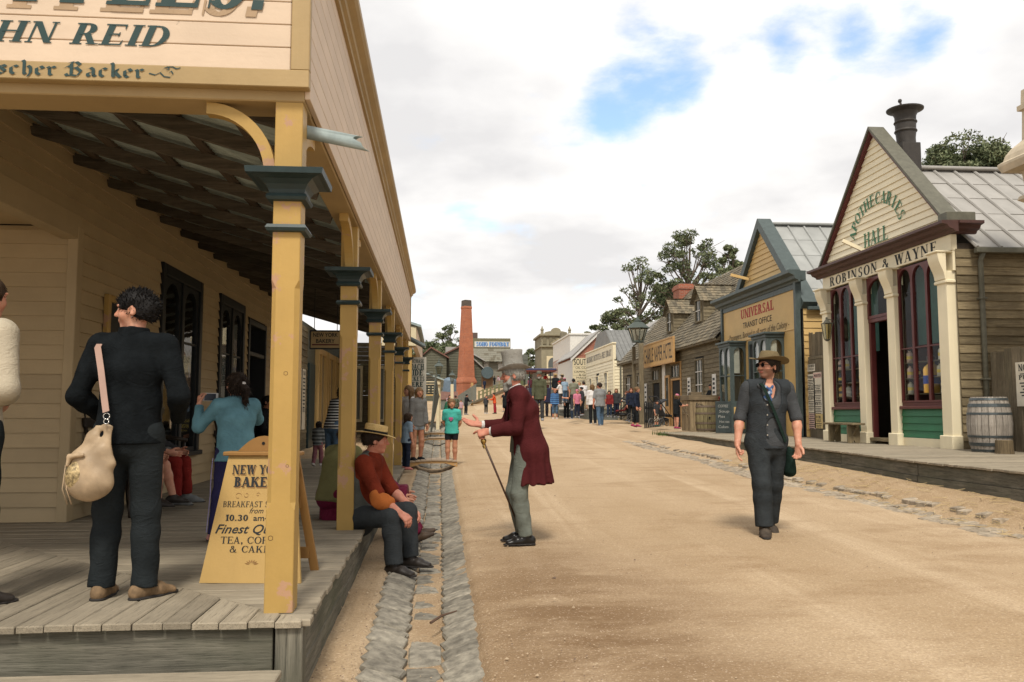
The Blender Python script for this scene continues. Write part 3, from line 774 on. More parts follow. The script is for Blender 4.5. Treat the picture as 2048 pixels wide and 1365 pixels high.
def arched_light(frame,o,u,n,w,h,r,bar,depth,fmat,gmat,name='sash',mull=None):
 """arched frame with its pane, lower-left corner at o"""
 o = Vector(o); u = Vector(u); n = Vector(n); z = Vector((0,0,1))
 out = [(0,0),(0,h)] + [(w/2,h)] + [(w,h),(w,0)]
 k = 12; inner = [(bar + (w - 2*bar)*(1 - math.cos(math.pi*i/k))/2,h - bar - r + r*math.sin(math.pi*i/k)) for i in range(k + 1)]
 outer = [(bar + (w - 2*bar)*i/k if 0 < i < k else (0 if i == 0 else w),h) for i in range(k + 1)]
 mb = MB(); mb.strip([(0,bar)] + outer + [(w,bar)],[(bar,bar)] + inner + [(w - bar,bar)],o,u,z,n*depth)
 mb.prism([(0,0),(w,0),(w,bar),(0,bar)],o,u,z,n*depth)
 if mull:
  for zz in mull: mb.prism([(bar,zz - .012),(w - bar,zz - .012),(w - bar,zz + .012),(bar,zz + .012)],o + n*.003,u,z,n*(depth - .006))
 f = put(name,mb,fmat,frame)
 g = MB(); g.prism([(bar*.6,bar*.6),(w - bar*.6,bar*.6),(w - bar*.6,h - bar*.8),(bar*.6,h - bar*.8)],o + n*depth*.4,u,z,n*.004)
 put('pane',g,gmat,frame); return f
def veranda_post(root,x,y,zt,first=False):
 w = .071; mb = MB()
 def ring(z,c):
  a,b = w,w - c; yc = y + w
  return [(x - b,yc - a,z),(x + b,yc - a,z),(x + a,yc - b,z),(x + a,yc + b,z),(x + b,yc + a,z),(x - b,yc + a,z),(x - a,yc + b,z),(x - a,yc - b,z)]
 prof = [(DECK + .001,.004),(.93,.004),(.965,.024),(2.06,.024),(2.10,.004),(zt,.004)]
 vs = [q for z,c in prof for q in ring(z,c)]; fs = [tuple(range(7,-1,-1)),tuple(range(40,48))]
 fs += [(8*i + k,8*i + (k + 1) % 8,8*i + 8 + (k + 1) % 8,8*i + 8 + k) for i in range(5) for k in range(8)]
 mb.add(vs,fs)
 p = put('veranda_post',mb,M_YEL['z'],root)
 if first:
  for (dx,dz,rr) in ((.012,1.62,.011),(-.045,.79,.013),(.03,1.15,.008)):
   k_ = MB(); n_ = 12; o_ = [(rr*(1 + .15*math.sin(3*i))*math.cos(2*math.pi*i/n_),rr*math.sin(2*math.pi*i/n_)) for i in range(n_ + 1)]; k_.strip(o_[::-1],[(a*.78,b*.8) for a,b in o_][::-1],(x + dx,y - .0008,dz),(1,0,0),(0,0,1),(0,.0006,0)); put('knot',k_,plain('knot brown',(.10,.055,.02),.7),p)
 c = MB(); yc = y + w
 def sq(prof,mi=0):
  for (a,z0),(b,z1) in zip(prof,prof[1:]):
   c.add([(x - a,yc - a,z0),(x + a,yc - a,z0),(x + a,yc + a,z0),(x - a,yc + a,z0),(x - b,yc - b,z1),(x + b,yc - b,z1),(x + b,yc + b,z1),(x - b,yc + b,z1)],
                  [(0,1,5,4),(1,2,6,5),(2,3,7,6),(3,0,4,7)])
  a,z = prof[0]; c.add([(x - a,yc - a,z),(x + a,yc - a,z),(x + a,yc + a,z),(x - a,yc + a,z)],[(3,2,1,0)])
  a,z = prof[-1]; c.add([(x - a,yc - a,z),(x + a,yc - a,z),(x + a,yc + a,z),(x - a,yc + a,z)],[(0,1,2,3)])
 sq([(.073,2.515),(.098,2.52),(.106,2.535),(.098,2.551),(.090,2.555),(.094,2.575),(.108,2.60),(.135,2.622),(.168,2.632),(.186,2.634),(.192,2.636),(.196,2.665),(.19,2.668)])
 put('capital',c,M_CAP,p)
 c = MB(); sq([(.073,2.352),(.096,2.356),(.105,2.372),(.096,2.39),(.073,2.394)]); put('astragal',c,M_CAP,p)
 k = 12
 def arc(du,o,th,span,rise):
  ou = [(span*(1 - math.cos(math.pi/2*i/k)),rise*math.sin(math.pi/2*i/k)) for i in range(k + 1)]
  inn = [(a + .058*math.cos(math.pi/2*i/k) + .0,max(b - .062*math.sin(math.pi/2*i/k),0)) for i,(a,b) in enumerate(ou)]
  b = MB(); b.strip(ou,inn,o,du,(0,0,1),th); put('bracket',b,M_YEL['z'],root)
 rise = 3.045 - 2.67
 if first: arc((-1,0,0),(x - w - .001,y + .03,2.67),(0,.07,0),.36,rise)
 arc((0,1,0),(x - .03,y + 2*w + .001,2.67),(.07,0,0),.50,rise)
 if not first: arc((0,-1,0),(x - .03,y - .001,2.67),(.07,0,0),.50,rise)
def build_bakery():
 root = thing('bakery','cream weatherboard bakery with yellow veranda posts and lettered parapet over the boardwalk','bakery',(-2,8.2,DECK),world=True)
 YE = 19.55
 # --- walls
 WX = -3.42
 holes = [(10.6 - 4.6,12.35 - 4.6,.9,3.26),(13.35 - 4.6,15.0 - 4.6,.9,3.26),(15.35 - 4.6,16.9 - 4.6,0,3.1),(0,8.2 - 4.6,0,3.16)]
 weatherboards(root,(WX,4.6,0),(0,1,0),(1,0,0),YE - 4.6,DECK + .005,3.9,.135,M_BOARD['y'],holes)
 weatherboards(root,(-9,8.2,0),(1,0,0),(0,-1,0),9 - 3.48,DECK + .005,3.16,.135,M_BOARD['x'])
 mb = MB(); mb.cbox(WX - .06,WX + .035,8.165,8.29,DECK,3.16,.006); put('corner_board',mb,M_BOARD['z'],root)
 mb = MB(); mb.cbox(WX - .12,WX + .03,4.6,8.25,3.04,3.268,.006); put('header_beam',mb,M_BOARD['y'],root)
 mb = MB(); mb.box(-9,WX - .02,4.6,8.19,3.175,3.2); put('porch_ceiling',mb,M_BOARD['x'],root)
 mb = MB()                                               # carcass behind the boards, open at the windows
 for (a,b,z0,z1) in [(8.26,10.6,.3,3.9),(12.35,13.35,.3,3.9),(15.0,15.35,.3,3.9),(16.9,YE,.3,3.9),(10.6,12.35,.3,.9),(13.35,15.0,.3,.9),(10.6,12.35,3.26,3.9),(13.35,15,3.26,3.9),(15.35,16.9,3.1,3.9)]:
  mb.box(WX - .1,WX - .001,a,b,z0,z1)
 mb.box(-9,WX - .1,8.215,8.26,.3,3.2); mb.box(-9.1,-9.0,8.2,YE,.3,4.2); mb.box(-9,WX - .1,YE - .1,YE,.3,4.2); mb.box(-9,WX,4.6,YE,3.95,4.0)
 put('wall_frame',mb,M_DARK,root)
 # --- windows: pairs of arched lights in black frames
 for (a,b) in ((10.6,12.35),(13.35,15.0)):
  fr = MB(); fr.cbox(WX - .06,WX + .05,a,a + .12,.9,3.26,.006); fr.cbox(WX - .06,WX + .05,b - .12,b,.9,3.26,.006)
  fr.cbox(WX - .06,WX + .05,a + .121,b - .121,3.12,3.259,.006); fr.cbox(WX - .06,WX + .09,a - .04,b + .04,.84,.899,.006)
  fr.cbox(WX - .05,WX + .045,(a + b)/2 - .05,(a + b)/2 + .05,.9,3.119,.006)
  f = put('window',fr,M_BLACKF,root)
  for (c,d) in ((a + .12,(a + b)/2 - .05),((a + b)/2 + .05,b - .12)):
   arched_light(f,(WX - .03,c + .001,.9),(0,1,0),(1,0,0),d - c - .002,2.21,.3,.055,.05,M_BLACKF,M_GLASS,mull=[1.45])
  c_ = MB(); c_.prism([(0,0),(.3,0),(.18,1.3),(0,1.4)],(WX - .16,a + .16,1.3),(0,1,0),(0,0,1),(.012,0,0)); put('curtain',c_,cloth('lace curtain',(.5,.5,.48)),f)
 d = MB(); d.cbox(WX - .3,WX + .04,15.36,15.46,DECK,3.1,.006); d.cbox(WX - .3,WX + .04,16.8,16.89,DECK,3.1,.006); d.cbox(WX - .29,WX + .035,15.461,16.799,3.0,3.09,.006); d.cbox(WX - .29,WX + .02,15.461,16.799,2.45,2.52,.006)
 dd = put('door',d,M_BLACKF,root)
 g = MB(); g.box(WX - .2,WX - .195,15.46,16.8,DECK + .4,2.99); put('pane',g,M_GLASS,dd)
 g = MB(); g.prism([(0,0),(.42,.1),(.30,.9),(.1,1.6),(0,1.65)],(WX - .27,15.6,1.0),(0,1,0),(0,0,1),(.01,0,0)); put('curtain',g,cloth('lace curtain',(.5,.5,.48)),dd)
 # --- parapet: front and street side
 FX,FY = -.69,4.37
 zb = 3.10; rows = [zb + .095 + .123*i for i in range(10)]
 mb = MB(); mb.cbox(-8,FX,FY - .012,FY + .05,3.10,3.193,.004); put('fascia_board',mb,M_TAN['x'],root)
 for i in range(8):
  z0 = 3.196 + i*.1235
  mb = MB(); mb.cbox(-8,FX - .10,FY + .006,FY + .03,z0,z0 + .1205,.004); put('parapet_board',mb,M_PINK['x'],root)
 mb = MB(); mb.cbox(FX - .097,FX,FY - .006,FY + .05,3.1945,4.10,.005); put('corner_board',mb,M_TAN['z'],root)
 mb = MB(); mb.cbox(-8,FX - .03,FY + .051,FY + .30,3.045,3.13,.006); put('veranda_beam',mb,M_TAN['x'],root)
 mb = MB(); mb.cbox(FX - .22,FX - .035,FY + .301,YE - .05,3.045,3.13,.006); put('veranda_beam',mb,M_TAN['y'],root)
 for i in range(9):
  z0 = 3.06 + i*.1145
  mb = MB(); mb.cbox(FX - .03,FX - .002,FY + .052,YE - .05,z0,z0 + .112,.003); put('parapet_board',mb,M_PINK['y'],root)
 mb = MB(); mb.cbox(FX - .03,FX + .012,YE - .049,YE,3.04,4.05,.004); put('end_board',mb,M_TAN['z'],root)
 pr = [(0,0),(.022,.0),(.026,.03),(.05,.045),(.056,.075),(.10,.10),(.118,.125),(.118,.175),(.09,.19),(-.05,.2),(-.05,0)]
 mb = MB(); mb.prism(pr,(FX,FY - .12,4.06),(1,0,0),(0,0,1),(0,YE - FY + .14,0)); put('cornice',mb,M_TAN['y'],root)
 mb = MB(); mb.prism(pr,(-8,FY - .012,4.062),(0,-1,0),(0,0,1),(8 + FX + .115,0,0)); put('cornice',mb,M_TAN['x'],root)
 # --- lettering
 U,V = (1,0,0),(0,0,1); yb = FY - .0135; yp = FY + .0045
 rx = P(335,95,Y=yp).x
 q,w = letters('JOHN REID',.112,shear=.26,T=.21,t=.07)
 sign('lettering','JOHN REID',(rx - w*1.46,yp,3.297),U,V,.112,M_TEALINK,root,shear=.26,T=.21,t=.07,width=w*1.46)
 rx = P(535,5,Y=yp).x
 q,w = letters('COFFEES.',.30,T=.22,t=.08)
 sign('lettering_shadow','COFFEES.',(rx - w*1.05 - .03,yp - .0005,3.475),U,V,.30,plain('letter shadow',(.36,.25,.15),.6),root,T=.22,t=.08,width=w*1.05,shear=.18)
 sign('lettering','COFFEES.',(rx - w*1.05,yp - .004,3.512),U,V,.30,M_TEALINK,root,T=.22,t=.08,width=w*1.05,shear=.18)
 rx = P(292,150,Y=yb).x
 q,w = letters('Deutscher Backer',.073,'black',space=.05)
 sign('lettering','Deutscher Backer',(rx - w*1.46,yb,3.122),U,V,.073,M_TEALINK,root,kind='black',space=.05,width=w*1.46)
 fl = MB(); x0 = rx + .015
 pts = [(0,.03),(.03,.022),(.055,.035),(.075,.06),(.095,.066),(.10,.055),(.085,.05)]
 pts2 = [(.055,.035),(.075,.015),(.105,.012),(.12,.03),(.11,.045),(.098,.036)]
 pts3 = [(.085,.066),(.115,.068),(.135,.058),(.155,.064)]
 for pp in (pts,pts2,pts3):
  for i,(a,b) in enumerate(zip(pp,pp[1:])):
   fl.bar((x0 + a[0],yb - .001 - .0003*i,3.118 + a[1]),(x0 + b[0],yb - .001 - .0003*i,3.118 + b[1]),.0012,.006 + .003*(i % 3),(0,-1,0)) if False else fl.add(
    [(x0 + a[0] - .002,yb - .001 - .0003*i,3.118 + a[1] - .003),(x0 + b[0] - .002,yb - .001 - .0003*i,3.118 + b[1] - .003),(x0 + b[0] + .002,yb - .001 - .0003*i,3.118 + b[1] + .003),(x0 + a[0] + .002,yb - .001 - .0003*i,3.118 + a[1] + .003)],[(0,1,2,3)])
 put('flourish',fl,M_TEALINK,root)
 # --- posts
 for k in range(6): veranda_post(root,-.80,4.43 + 3.0*k,3.044,k == 0)
 # --- veranda roof: rafters, battens, corrugated iron
 zr = lambda x: 3.02 + (-.75 - x)*.285
 y = 4.78
 while y < YE:
  mb = MB(); mb.bar((-.93,y,zr(-.93)),(WX,y,zr(WX)),.05,.095); put('rafter',mb,M_RAFT,root); y += .82
 for x in (-1.25,-1.75,-2.25,-2.75,-3.2):
  mb = MB(); mb.bar((x,FY + .31,zr(x) + .060),(x,YE - .1,zr(x) + .060),.075,.024); put('batten',mb,M_BATT,root)
 for x0,x1 in [(-5.2,WX)]:
  pass
 vs = []; fs = []; pitch = .076; n = 0; ya = FY + .31
 while ya < YE:
  for xx in (-.93,WX - .02): vs.append((xx,ya,zr(xx) + .084 + .009*math.sin(2*math.pi*(ya - FY)/pitch)))
  ya += pitch/6; n += 1
 fs = [(2*i,2*i + 1,2*i + 3,2*i + 2) for i in range(n - 1)]
 mb = MB(); mb.add(vs,fs); mb.box(-.94,WX - .02,FY + .31,YE,3.95,3.955) if False else None
 put('roof_sheet',mb,M_IRON,root,smooth=True)
 # front veranda wing over the porch
 y = 4.78
 mb = MB(); mb.box(-8,WX - .13,FY + .3,4.58,3.28,3.31); put('porch_roof',mb,M_IRON,root)
 # gutter spout through the parapet
 mb = MB(); a = P(600,262,Y=4.62); b = P(742,291,Y=4.62)
 ax = (b - a).normalized(); L_ = (b - a).length; k = 14
 up = ax.cross(Vector((0,1,0))).normalized(); sd = Vector((0,1,0)); r = .037; vs = []; fs = []
 for i in range(k):
  t = 2*math.pi*i/k
  for (rr,s_) in ((r,0),(r,L_ - .05 - .05*abs(math.sin(t))**1 + (.05 if math.cos(t) < 0 else 0)),(r - .004,L_ - .055 - .05*abs(math.sin(t)) + (.05 if math.cos(t) < 0 else 0))):
   vs.append(a + ax*s_ + (up*-math.cos(t) if up.z > 0 else up*math.cos(t))*-rr + sd*math.sin(t)*rr)
  vs.append(a + ax*.1 + (up*math.cos(t))*(r - .004)*(1 if up.z > 0 else -1) + sd*math.sin(t)*(r - .004))
 for i in range(k):
  j = (i + 1) % k
  for q_ in range(3): fs.append((4*i + q_,4*j + q_,4*j + q_ + 1,4*i + q_ + 1))
 mb.add(vs,fs); put('gutter_spout',mb,M_IRON,root,smooth=True)
 # notice case on the wall
 mb = MB(); mb.cbox(WX + .02,WX + .07,8.86,8.94,1.9,2.62,.005); mb.cbox(WX + .02,WX + .07,9.5,9.58,1.9,2.62,.005); mb.cbox(WX + .02,WX + .07,8.941,9.499,2.55,2.62,.005); mb.cbox(WX + .02,WX + .07,8.941,9.499,1.9,1.97,.005)
 f = put('notice_frame',mb,M_YEL['z'],root)
 mb = MB(); mb.box(WX + .022,WX + .035,8.941,9.499,1.971,2.549); put('notice_panel',mb,M_BLACKF,f)
build_bakery()
def build_hanging_sign():
 c = P(651,680,Y=13.0); w,h = .44,.125
 t = thing('hanging_sign','small tan board lettered NEW YORK BAKERY hanging under the veranda roof','sign',(c.x,c.y,c.z),world=True)
 mb = MB(); mb.cbox(c.x - w/2,c.x + w/2,c.y,c.y + .03,c.z - h,c.z + h,.004); put('board',mb,M_TAN['x'],t)
 mb = MB()
 for a,b in ((-w/2 - .015,w/2 + .015),):
  mb.box(c.x + a,c.x + b,c.y - .012,c.y + .04,c.z + h,c.z + h + .02); mb.box(c.x + a,c.x + b,c.y - .012,c.y + .04,c.z - h - .02,c.z - h)
  mb.box(c.x + a,c.x - w/2,c.y - .012,c.y + .04,c.z - h,c.z + h); mb.box(c.x + w/2,c.x + b,c.y - .012,c.y + .04,c.z - h,c.z + h)
 put('frame',mb,M_BLACKF,t)
 for dx in (-.17,.17):
  mb = MB(); mb.tube([(c.x + dx,c.y + .015,c.z + h + .02),(c.x + dx,c.y + .015,3.4)],.006,6); put('hanger',mb,M_BLACKF,t)
 ftext('lettering','NEW YORK',(c.x,c.y - .002,c.z + .045),(1,0,0),(0,0,1),.085,INK,t,True,.37,bold=.02)
 ftext('lettering','BAKERY',(c.x,c.y - .002,c.z - .048),(1,0,0),(0,0,1),.085,INK,t,True,.28,bold=.02)
 mb = MB(); mb.box(c.x - .2,c.x + .2,c.y - .004,c.y - .001,c.z - .085,c.z - .066); put('rule',mb,plain('red rule',(.09,.02,.02)),t)
build_hanging_sign()

# ================================================================== right side of the street
RX = 8.95
M_WD = {a: wood('grey weatherboard ' + a,(.27,.215,.125),(.135,.105,.062),a,var=.24) for a in 'xyz'}
M_WD2 = {a: wood('brown weatherboard ' + a,(.225,.185,.115),(.115,.095,.062),a,var=.20) for a in 'xyz'}
M_FENCE = {a: wood('grey fence timber ' + a,(.215,.175,.115),(.11,.09,.062),a,var=.22,green=.25) for a in 'xyz'}
M_LIN = {a: paint('linen paint ' + a,LINEN,.5,.05,axis=a,var=.03,grime=.08) for a in 'xyz'}
M_MAR = plain('maroon gloss',MAROON,.4,var=.15)
M_CORN = plain('brown cornice paint',(.078,.038,.032),.5,var=.2)
M_GRN = paint('green board paint',(.022,.155,.066),.5,.0,axis='x',var=.05)
M_ZINC = plain('zinc sheet',(.325,.31,.285),.6,.1,var=.14,sc=2.0,hv=.05)
M_ZINC2 = plain('zinc sheet bluish',(.31,.315,.30),.6,.1,var=.14,sc=2.0,hv=.05)
M_OLIVE = plain('olive capping',(.12,.115,.085),.6,var=.2)
M_BLUEG = plain('blue grey gloss',(.066,.086,.083),.5,var=.18)
M_OCH = {a: paint('ochre paint ' + a,(.57,.385,.155),.55,.03,axis=a,var=.04,grime=.12) for a in 'xyz'}
M_CREAM = paint('pale cream sign',(.62,.49,.29),.6,.05,axis='x',grime=.15)
M_WHITE = plain('white paint',(.62,.60,.55),.6)
M_SHAFT = plain('bare pine',(.42,.25,.10),.6)
def build_right_deck():
 root = thing('right_boardwalk',None,None,(7.5,15,.78),world=True); root.name = 'boardwalk_east'; ORIG['boardwalk_east'] = Vector((7.5,15,.78)); root['kind'] = 'structure'
 rnd = random.Random(4); y = 5.2
 ex = lambda q: float(np.interp(q,[5,9,15.8,25.5,26.2],[6.40,6.46,6.66,6.72,7.1])) + .018*math.sin(q*2.1)
 ez = lambda q: float(np.interp(q,[5,9,19,26],[.755,.765,.795,.825])) + .010*math.sin(q*.9 + 1)
 while y < 26:
  w = rnd.choice((.105,.112,.12)); yb = y + w - .006; xo = ex(y) - .03 + rnd.uniform(-.012,.012); z = ez(y) + rnd.uniform(-.003,.003)
  mb = MB(); mb.cbox(xo,9.6,y,yb,z - .03,z,.004); put('plank',mb,M_DECK['x'],root); y += w
 segs = [5.2,8.3,11.2,13.6,17.0,19.6,22.6,25.4]
 for a,b in zip(segs,segs[1:]):
  for k,(d0,d1) in enumerate(((.035,.20),(.205,.42))):
   n = 6; mb = MB()
   for i in range(n):
    p,q = a + .006 + (b - a - .012)*i/n,a + .006 + (b - a - .012)*(i + 1)/n
    x0,x1 = ex(p),ex(q); t = .012*k
    mb.add([(x0 - t,p,ez(p) - d1),(x1 - t,q,ez(q) - d1),(x1 - t,q,ez(q) - d0),(x0 - t,p,ez(p) - d0),(x0 + .04,p,ez(p) - d1),(x1 + .04,q,ez(q) - d1),(x1 + .04,q,ez(q) - d0),(x0 + .04,p,ez(p) - d0)],
                       [(0,3,2,1),(4,5,6,7),(3,7,6,2),(0,1,5,4)])
   put('side_board',mb,M_RISER['y'],root)
 g = MB(); rnd = random.Random(8)                          # tuft of weeds at the end of the walk
 for i in range(160):
  x = 6.68 + rnd.gauss(0,.10); yy = 25.2 + rnd.gauss(0,.35); z = gh(x,yy); a = rnd.uniform(0,6.28); h = rnd.uniform(.05,.16); l = .05
  g.add([(x - .008*math.sin(a),yy,z),(x + .008*math.sin(a),yy + .01,z),(x + l*math.cos(a),yy + l*math.sin(a),z + h)],[(0,1,2)])
 tag(put('weed_tuft',g,plain('weed leaf',(.07,.12,.03),.8,var=.4)),'small green weed growing at the far end of the right boardwalk','weed')
build_right_deck()
def panel_roof(parent,o,u,d,L,D,nu,nd,mat,rib=.035,name='roof_panel'):
 """sheet roof: o is the eave corner, u along the eave, d up the slope; separate sheets with rolled seams"""
 o = Vector(o); u = Vector(u).normalized(); d = Vector(d).normalized(); n = u.cross(d)
 if n.z < 0: n = -n
 for i in range(nu):
  for j in range(nd):
   a0,a1 = L*i/nu + .004,L*(i + 1)/nu - .004; b0,b1 = D*j/nd - (.03 if j else 0),D*(j + 1)/nd - .004
   mb = MB(); lo = n*random.uniform(.012,.018); hi = n*random.uniform(.0,.006)
   q = [o + u*a0 + d*b0 + lo,o + u*a1 + d*b0 + lo,o + u*a1 + d*b1 + hi,o + u*a0 + d*b1 + hi]
   mb.add(q + [p - n*.01 for p in q],[(0,1,2,3),(7,6,5,4),(0,4,5,1),(1,5,6,2),(2,6,7,3),(3,7,4,0)])
   put(name,mb,mat,parent)
 for i in range(nu + 1):
  mb = MB(); p = o + u*(L*i/nu) + n*.02
  mb.tube([p - d*.03,p + d*D],rib*.62,6); put('roof_seam',mb,mat,parent)
def poster(o,u,v,w,h,lines,label,paper=(.62,.57,.46),tilt=0.,pink=None):
 """printed bill: heading words and lines of small type"""
 o = Vector(o); u = Vector(u); v = Vector(v); n = u.cross(v)
 if tilt: M = Matrix.Rotation(tilt,3,n); u = M @ u; v = M @ v
 t = thing('poster',label,'poster',tuple(o),world=True); mb = MB()
 mb.prism([(0,0),(w,0),(w,h),(0,h)],o,u,v,n*.003); put('sheet',mb,plain('bill paper %.2f %.2f %.2f' % paper,paper,.8,var=.1),t)
 if pink:
  for (a,b,c,d,col) in pink:
   mb = MB(); mb.prism([(a*w,b*h),(c*w,b*h),(c*w,d*h),(a*w,d*h)],o + n*.0032,u,v,n*.001); put('tint',mb,plain('bill tint %.2f' % col[1],col,.8),t)
 y = h*.97
 for (txt,frac,hh) in lines:
  y -= hh*h
  if txt == '-':
   mb = MB(); mb.prism([(w*(1 - frac)/2,y),(w*(1 + frac)/2,y),(w*(1 + frac)/2,y + hh*h*.4),(w*(1 - frac)/2,y + hh*h*.4)],o + n*.0045,u,v,n*.0006); put('rule',mb,INK,t)
  elif txt: sign('print',txt,o + u*w/2 + v*(y + hh*h*.15) + n*.0045,u,v,hh*h*.75,INK,t,True,w*frac,slab=True,T=.2)
 return t
M_SHOPGL = glass('shop glass',(.95,.97,.96),.24)
def build_apothecary():
 root = thing('apothecary_hall','cream gabled apothecary shop with maroon arched windows and a mortar on its roof','shop',(RX,18.95,.78),R(-90))
 Wd,D = 4.95,7.0; zc = 3.76
 # side wall and shell
 weatherboards(root,(Wd,.02,0),(0,1,0),(1,0,0),D,0,3.50,.152,M_WD['y'])
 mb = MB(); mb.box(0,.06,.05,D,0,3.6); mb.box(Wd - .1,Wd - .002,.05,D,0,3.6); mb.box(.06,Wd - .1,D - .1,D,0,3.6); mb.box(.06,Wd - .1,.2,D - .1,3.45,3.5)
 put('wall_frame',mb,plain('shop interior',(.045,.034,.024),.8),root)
 mb = MB(); mb.box(.06,Wd - .1,.02,D - .1,-.02,.03); put('floor',mb,M_WD2['x'],root)
 # pillars with console capitals
 pil = [(.0,.27),(1.66,1.93),(2.87,3.14),(4.60,4.90)]
 for a,b in pil:
  mb = MB(); mb.cbox(a,b,-.13,.06,0,3.12,.012); mb.cbox(a - .04,b + .04,-.17,.05,0,.24,.012)
  mb.box(a - .004,min(b + .04,Wd),-.025,.055,3.121,3.474); p = put('pillar',mb,M_LIN['z'],root)
  mb = MB(); mb.cbox(a - .035,b + .035,-.165,.03,2.90,2.96,.014)
  k = 8; prof = [(0,2.961)] + [(.03 + .12*math.sin(math.pi/2*i/k)**2,2.98 + .42*i/k) for i in range(k + 1)] + [(.15,3.46),(0,3.46)]
  mb.prism([(q[0],q[1]) for q in prof],(a - .01,-.131,0),(0,-1,0),(0,0,1),(b - a + .02,0,0))
  mb.cbox(a - .03,b + .03,-.32,.03,3.44,3.475,.01)
  put('capital',mb,M_LIN['x'],p)
 # stall risers and sills
 for a,b in ((.275,1.655),(3.145,4.595)):
  weatherboards(root,(a,-.03,0),(1,0,0),(0,-1,0),b - a,.17,.70,.135,M_GRN)
  mb = MB(); mb.cbox(a,b,-.055,.05,0,.165,.006); put('plinth',mb,M_LIN['x'],root)
  mb = MB(); mb.cbox(a,b,-.10,.08,.705,.765,.01); put('sill',mb,M_MAR,root)
  mb = MB(); mb.box(a,b,-.02,.05,.1,.70); put('riser_frame',mb,M_DARK,root)
  n = 3; w = (b - a)/n
  win = MB(); win.cbox(a,b,-.03,.06,.766,.83,.006); w_ = put('window',win,M_MAR,root)
  for i in range(n):
   arched_light(w_,(a + i*w + .001,.02,.831),(1,0,0),(0,-1,0),w - .002,2.60,.24,.035,.06,M_MAR,M_SHOPGL,mull=[1.03])
  bl = MB(); bl.box(a,b,.35,.36,1.95,3.44); put('blind',bl,plain('green blind',(.06,.15,.13),.8),w_)
  for zz in (.98,1.28,1.58):
   s_ = MB(); s_.cbox(a + .03,b - .03,.035,.19,zz,zz + .018,.003); put('display_shelf',s_,M_WD2['x'],w_)
 # doorway
 a,b = 1.935,2.865
 fr = MB(); fr.cbox(a,a + .07,-.02,.09,.12,2.50,.006); fr.cbox(b - .07,b,-.02,.09,.12,2.50,.006); fr.cbox(a,b,-.03,.10,2.50,2.58,.006)
 f = put('door_frame',fr,M_MAR,root)
 arched_light(f,(a,.02,2.581),(1,0,0),(0,-1,0),b - a,.86,.22,.06,.06,M_MAR,M_SHOPGL)
 mb = MB(); mb.cbox(a + .02,b - .02,-.10,.3,.06,.13,.006); put('door_step',mb,M_WD['x'],root)
 mb = MB(); mb.cbox(b - .11,b - .072,.10,.85,.131,2.48,.005)
 dl = put('door_leaf',mb,M_MAR,root)
 mb = MB(); mb.cbox(b - .118,b - .111,.2,.75,.35,.95,.003); mb.cbox(b - .118,b - .111,.2,.75,1.2,2.3,.003); put('panel',mb,M_MAR,dl)
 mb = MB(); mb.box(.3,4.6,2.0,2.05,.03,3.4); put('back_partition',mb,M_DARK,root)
 mb = MB(); mb.cbox(1.4,3.4,1.3,1.7,.03,1.0,.01); put('counter',mb,M_WD2['x'],root)
 # frieze and cornice
 mb = MB(); mb.cbox(-.06,Wd + .0,-.055,.06,3.476,zc,.004); put('frieze',mb,M_LIN['x'],root)
 sign('lettering','ROBINSON & WAYNE',(.30,-.057,3.515),(1,0,0),(0,0,1),.205,INK,root,width=4.28,T=.20,t=.07,space=.10)
 pr = [(0,0),(.06,0),(.09,.04),(.17,.07),(.20,.12),(.30,.14),(.30,.19),(0,.20)]
 mb = MB(); mb.prism(pr,(-.26,-.05,zc + .002),(0,-1,0),(0,0,1),(Wd + .50,0,0))
 mb.prism(pr,(Wd - .02,-.05,zc + .003),(1,0,0),(0,0,1),(0,.45,0)); put('cornice',mb,M_CORN,root)
 # gable
 zg = zc + .2; ax,az = 2.45,6.46
 sl = (az - zg - .02)/(ax + .02); e = lambda z: (max(-.02,ax - (az - z)/sl + .06),min(4.92,ax + (az - z)/sl - .06))
 weatherboards(root,(0,-.02,0),(1,0,0),(0,-1,0),Wd,zg,az - .12,.135,M_LIN['x'],ends=e)
 mb = MB(); mb.prism([(-.02,zg - .3),(4.9,zg - .3),(4.9,zg),(ax,az - .08),(-.02,zg)],(0,-.015,0),(1,0,0),(0,0,1),(0,.05,0)); put('gable_backing',mb,M_LIN['x'],root)
 for s in (-1,1):
  p = lambda t,q: (ax + s*(t*2.50 + q*.72),az + .02 - t*2.50*sl + q*.70)
  mb = MB(); poly = [p(0,-.0),p(1.0,0),p(1.0,.045),(ax,az + .085)]
  if s < 0: poly = poly[::-1]
  mb.prism(poly,(0,-.16,0),(1,0,0),(0,0,1),(0,.34,0)); put('gable_capping',mb,M_OLIVE,root)
  mb = MB(); poly = [p(.02,-.055),p(.99,-.055),p(.99,-.004),p(0.0,-.004)]
  if s < 0: poly = poly[::-1]
  mb.prism(poly,(0,-.12,0),(1,0,0),(0,0,1),(0,.10,0)); put('barge_board',mb,M_MAR,root)
 mb = MB(); mb.cbox(4.78,5.06,-.17,.36,zg + .004,zg + .18,.01); put('kneeler',mb,M_OLIVE,root)
 txt = 'APOTHECARIES'; n = len(txt)
 for i,ch in enumerate(txt):
  th = R(166 - 152*i/(n - 1)); ca,cb = .88,.62
  c = Vector((2.42 + ca*math.cos(th),-.050,4.28 + cb*math.sin(th)))
  v = Vector((math.cos(th)/ca,0,math.sin(th)/cb)).normalized(); u = Vector((v.z,0,-v.x))
  sign('lettering',ch,c,u,v,.25,plain('green lettering',(.045,.17,.085),.6),root,center=True,T=.19,t=.075)
 sign('lettering','HALL',(2.40,-.050,4.10),(1,0,0),(0,0,1),.30,plain('green lettering',(.045,.17,.085),.6),root,center=True,T=.17,t=.07)
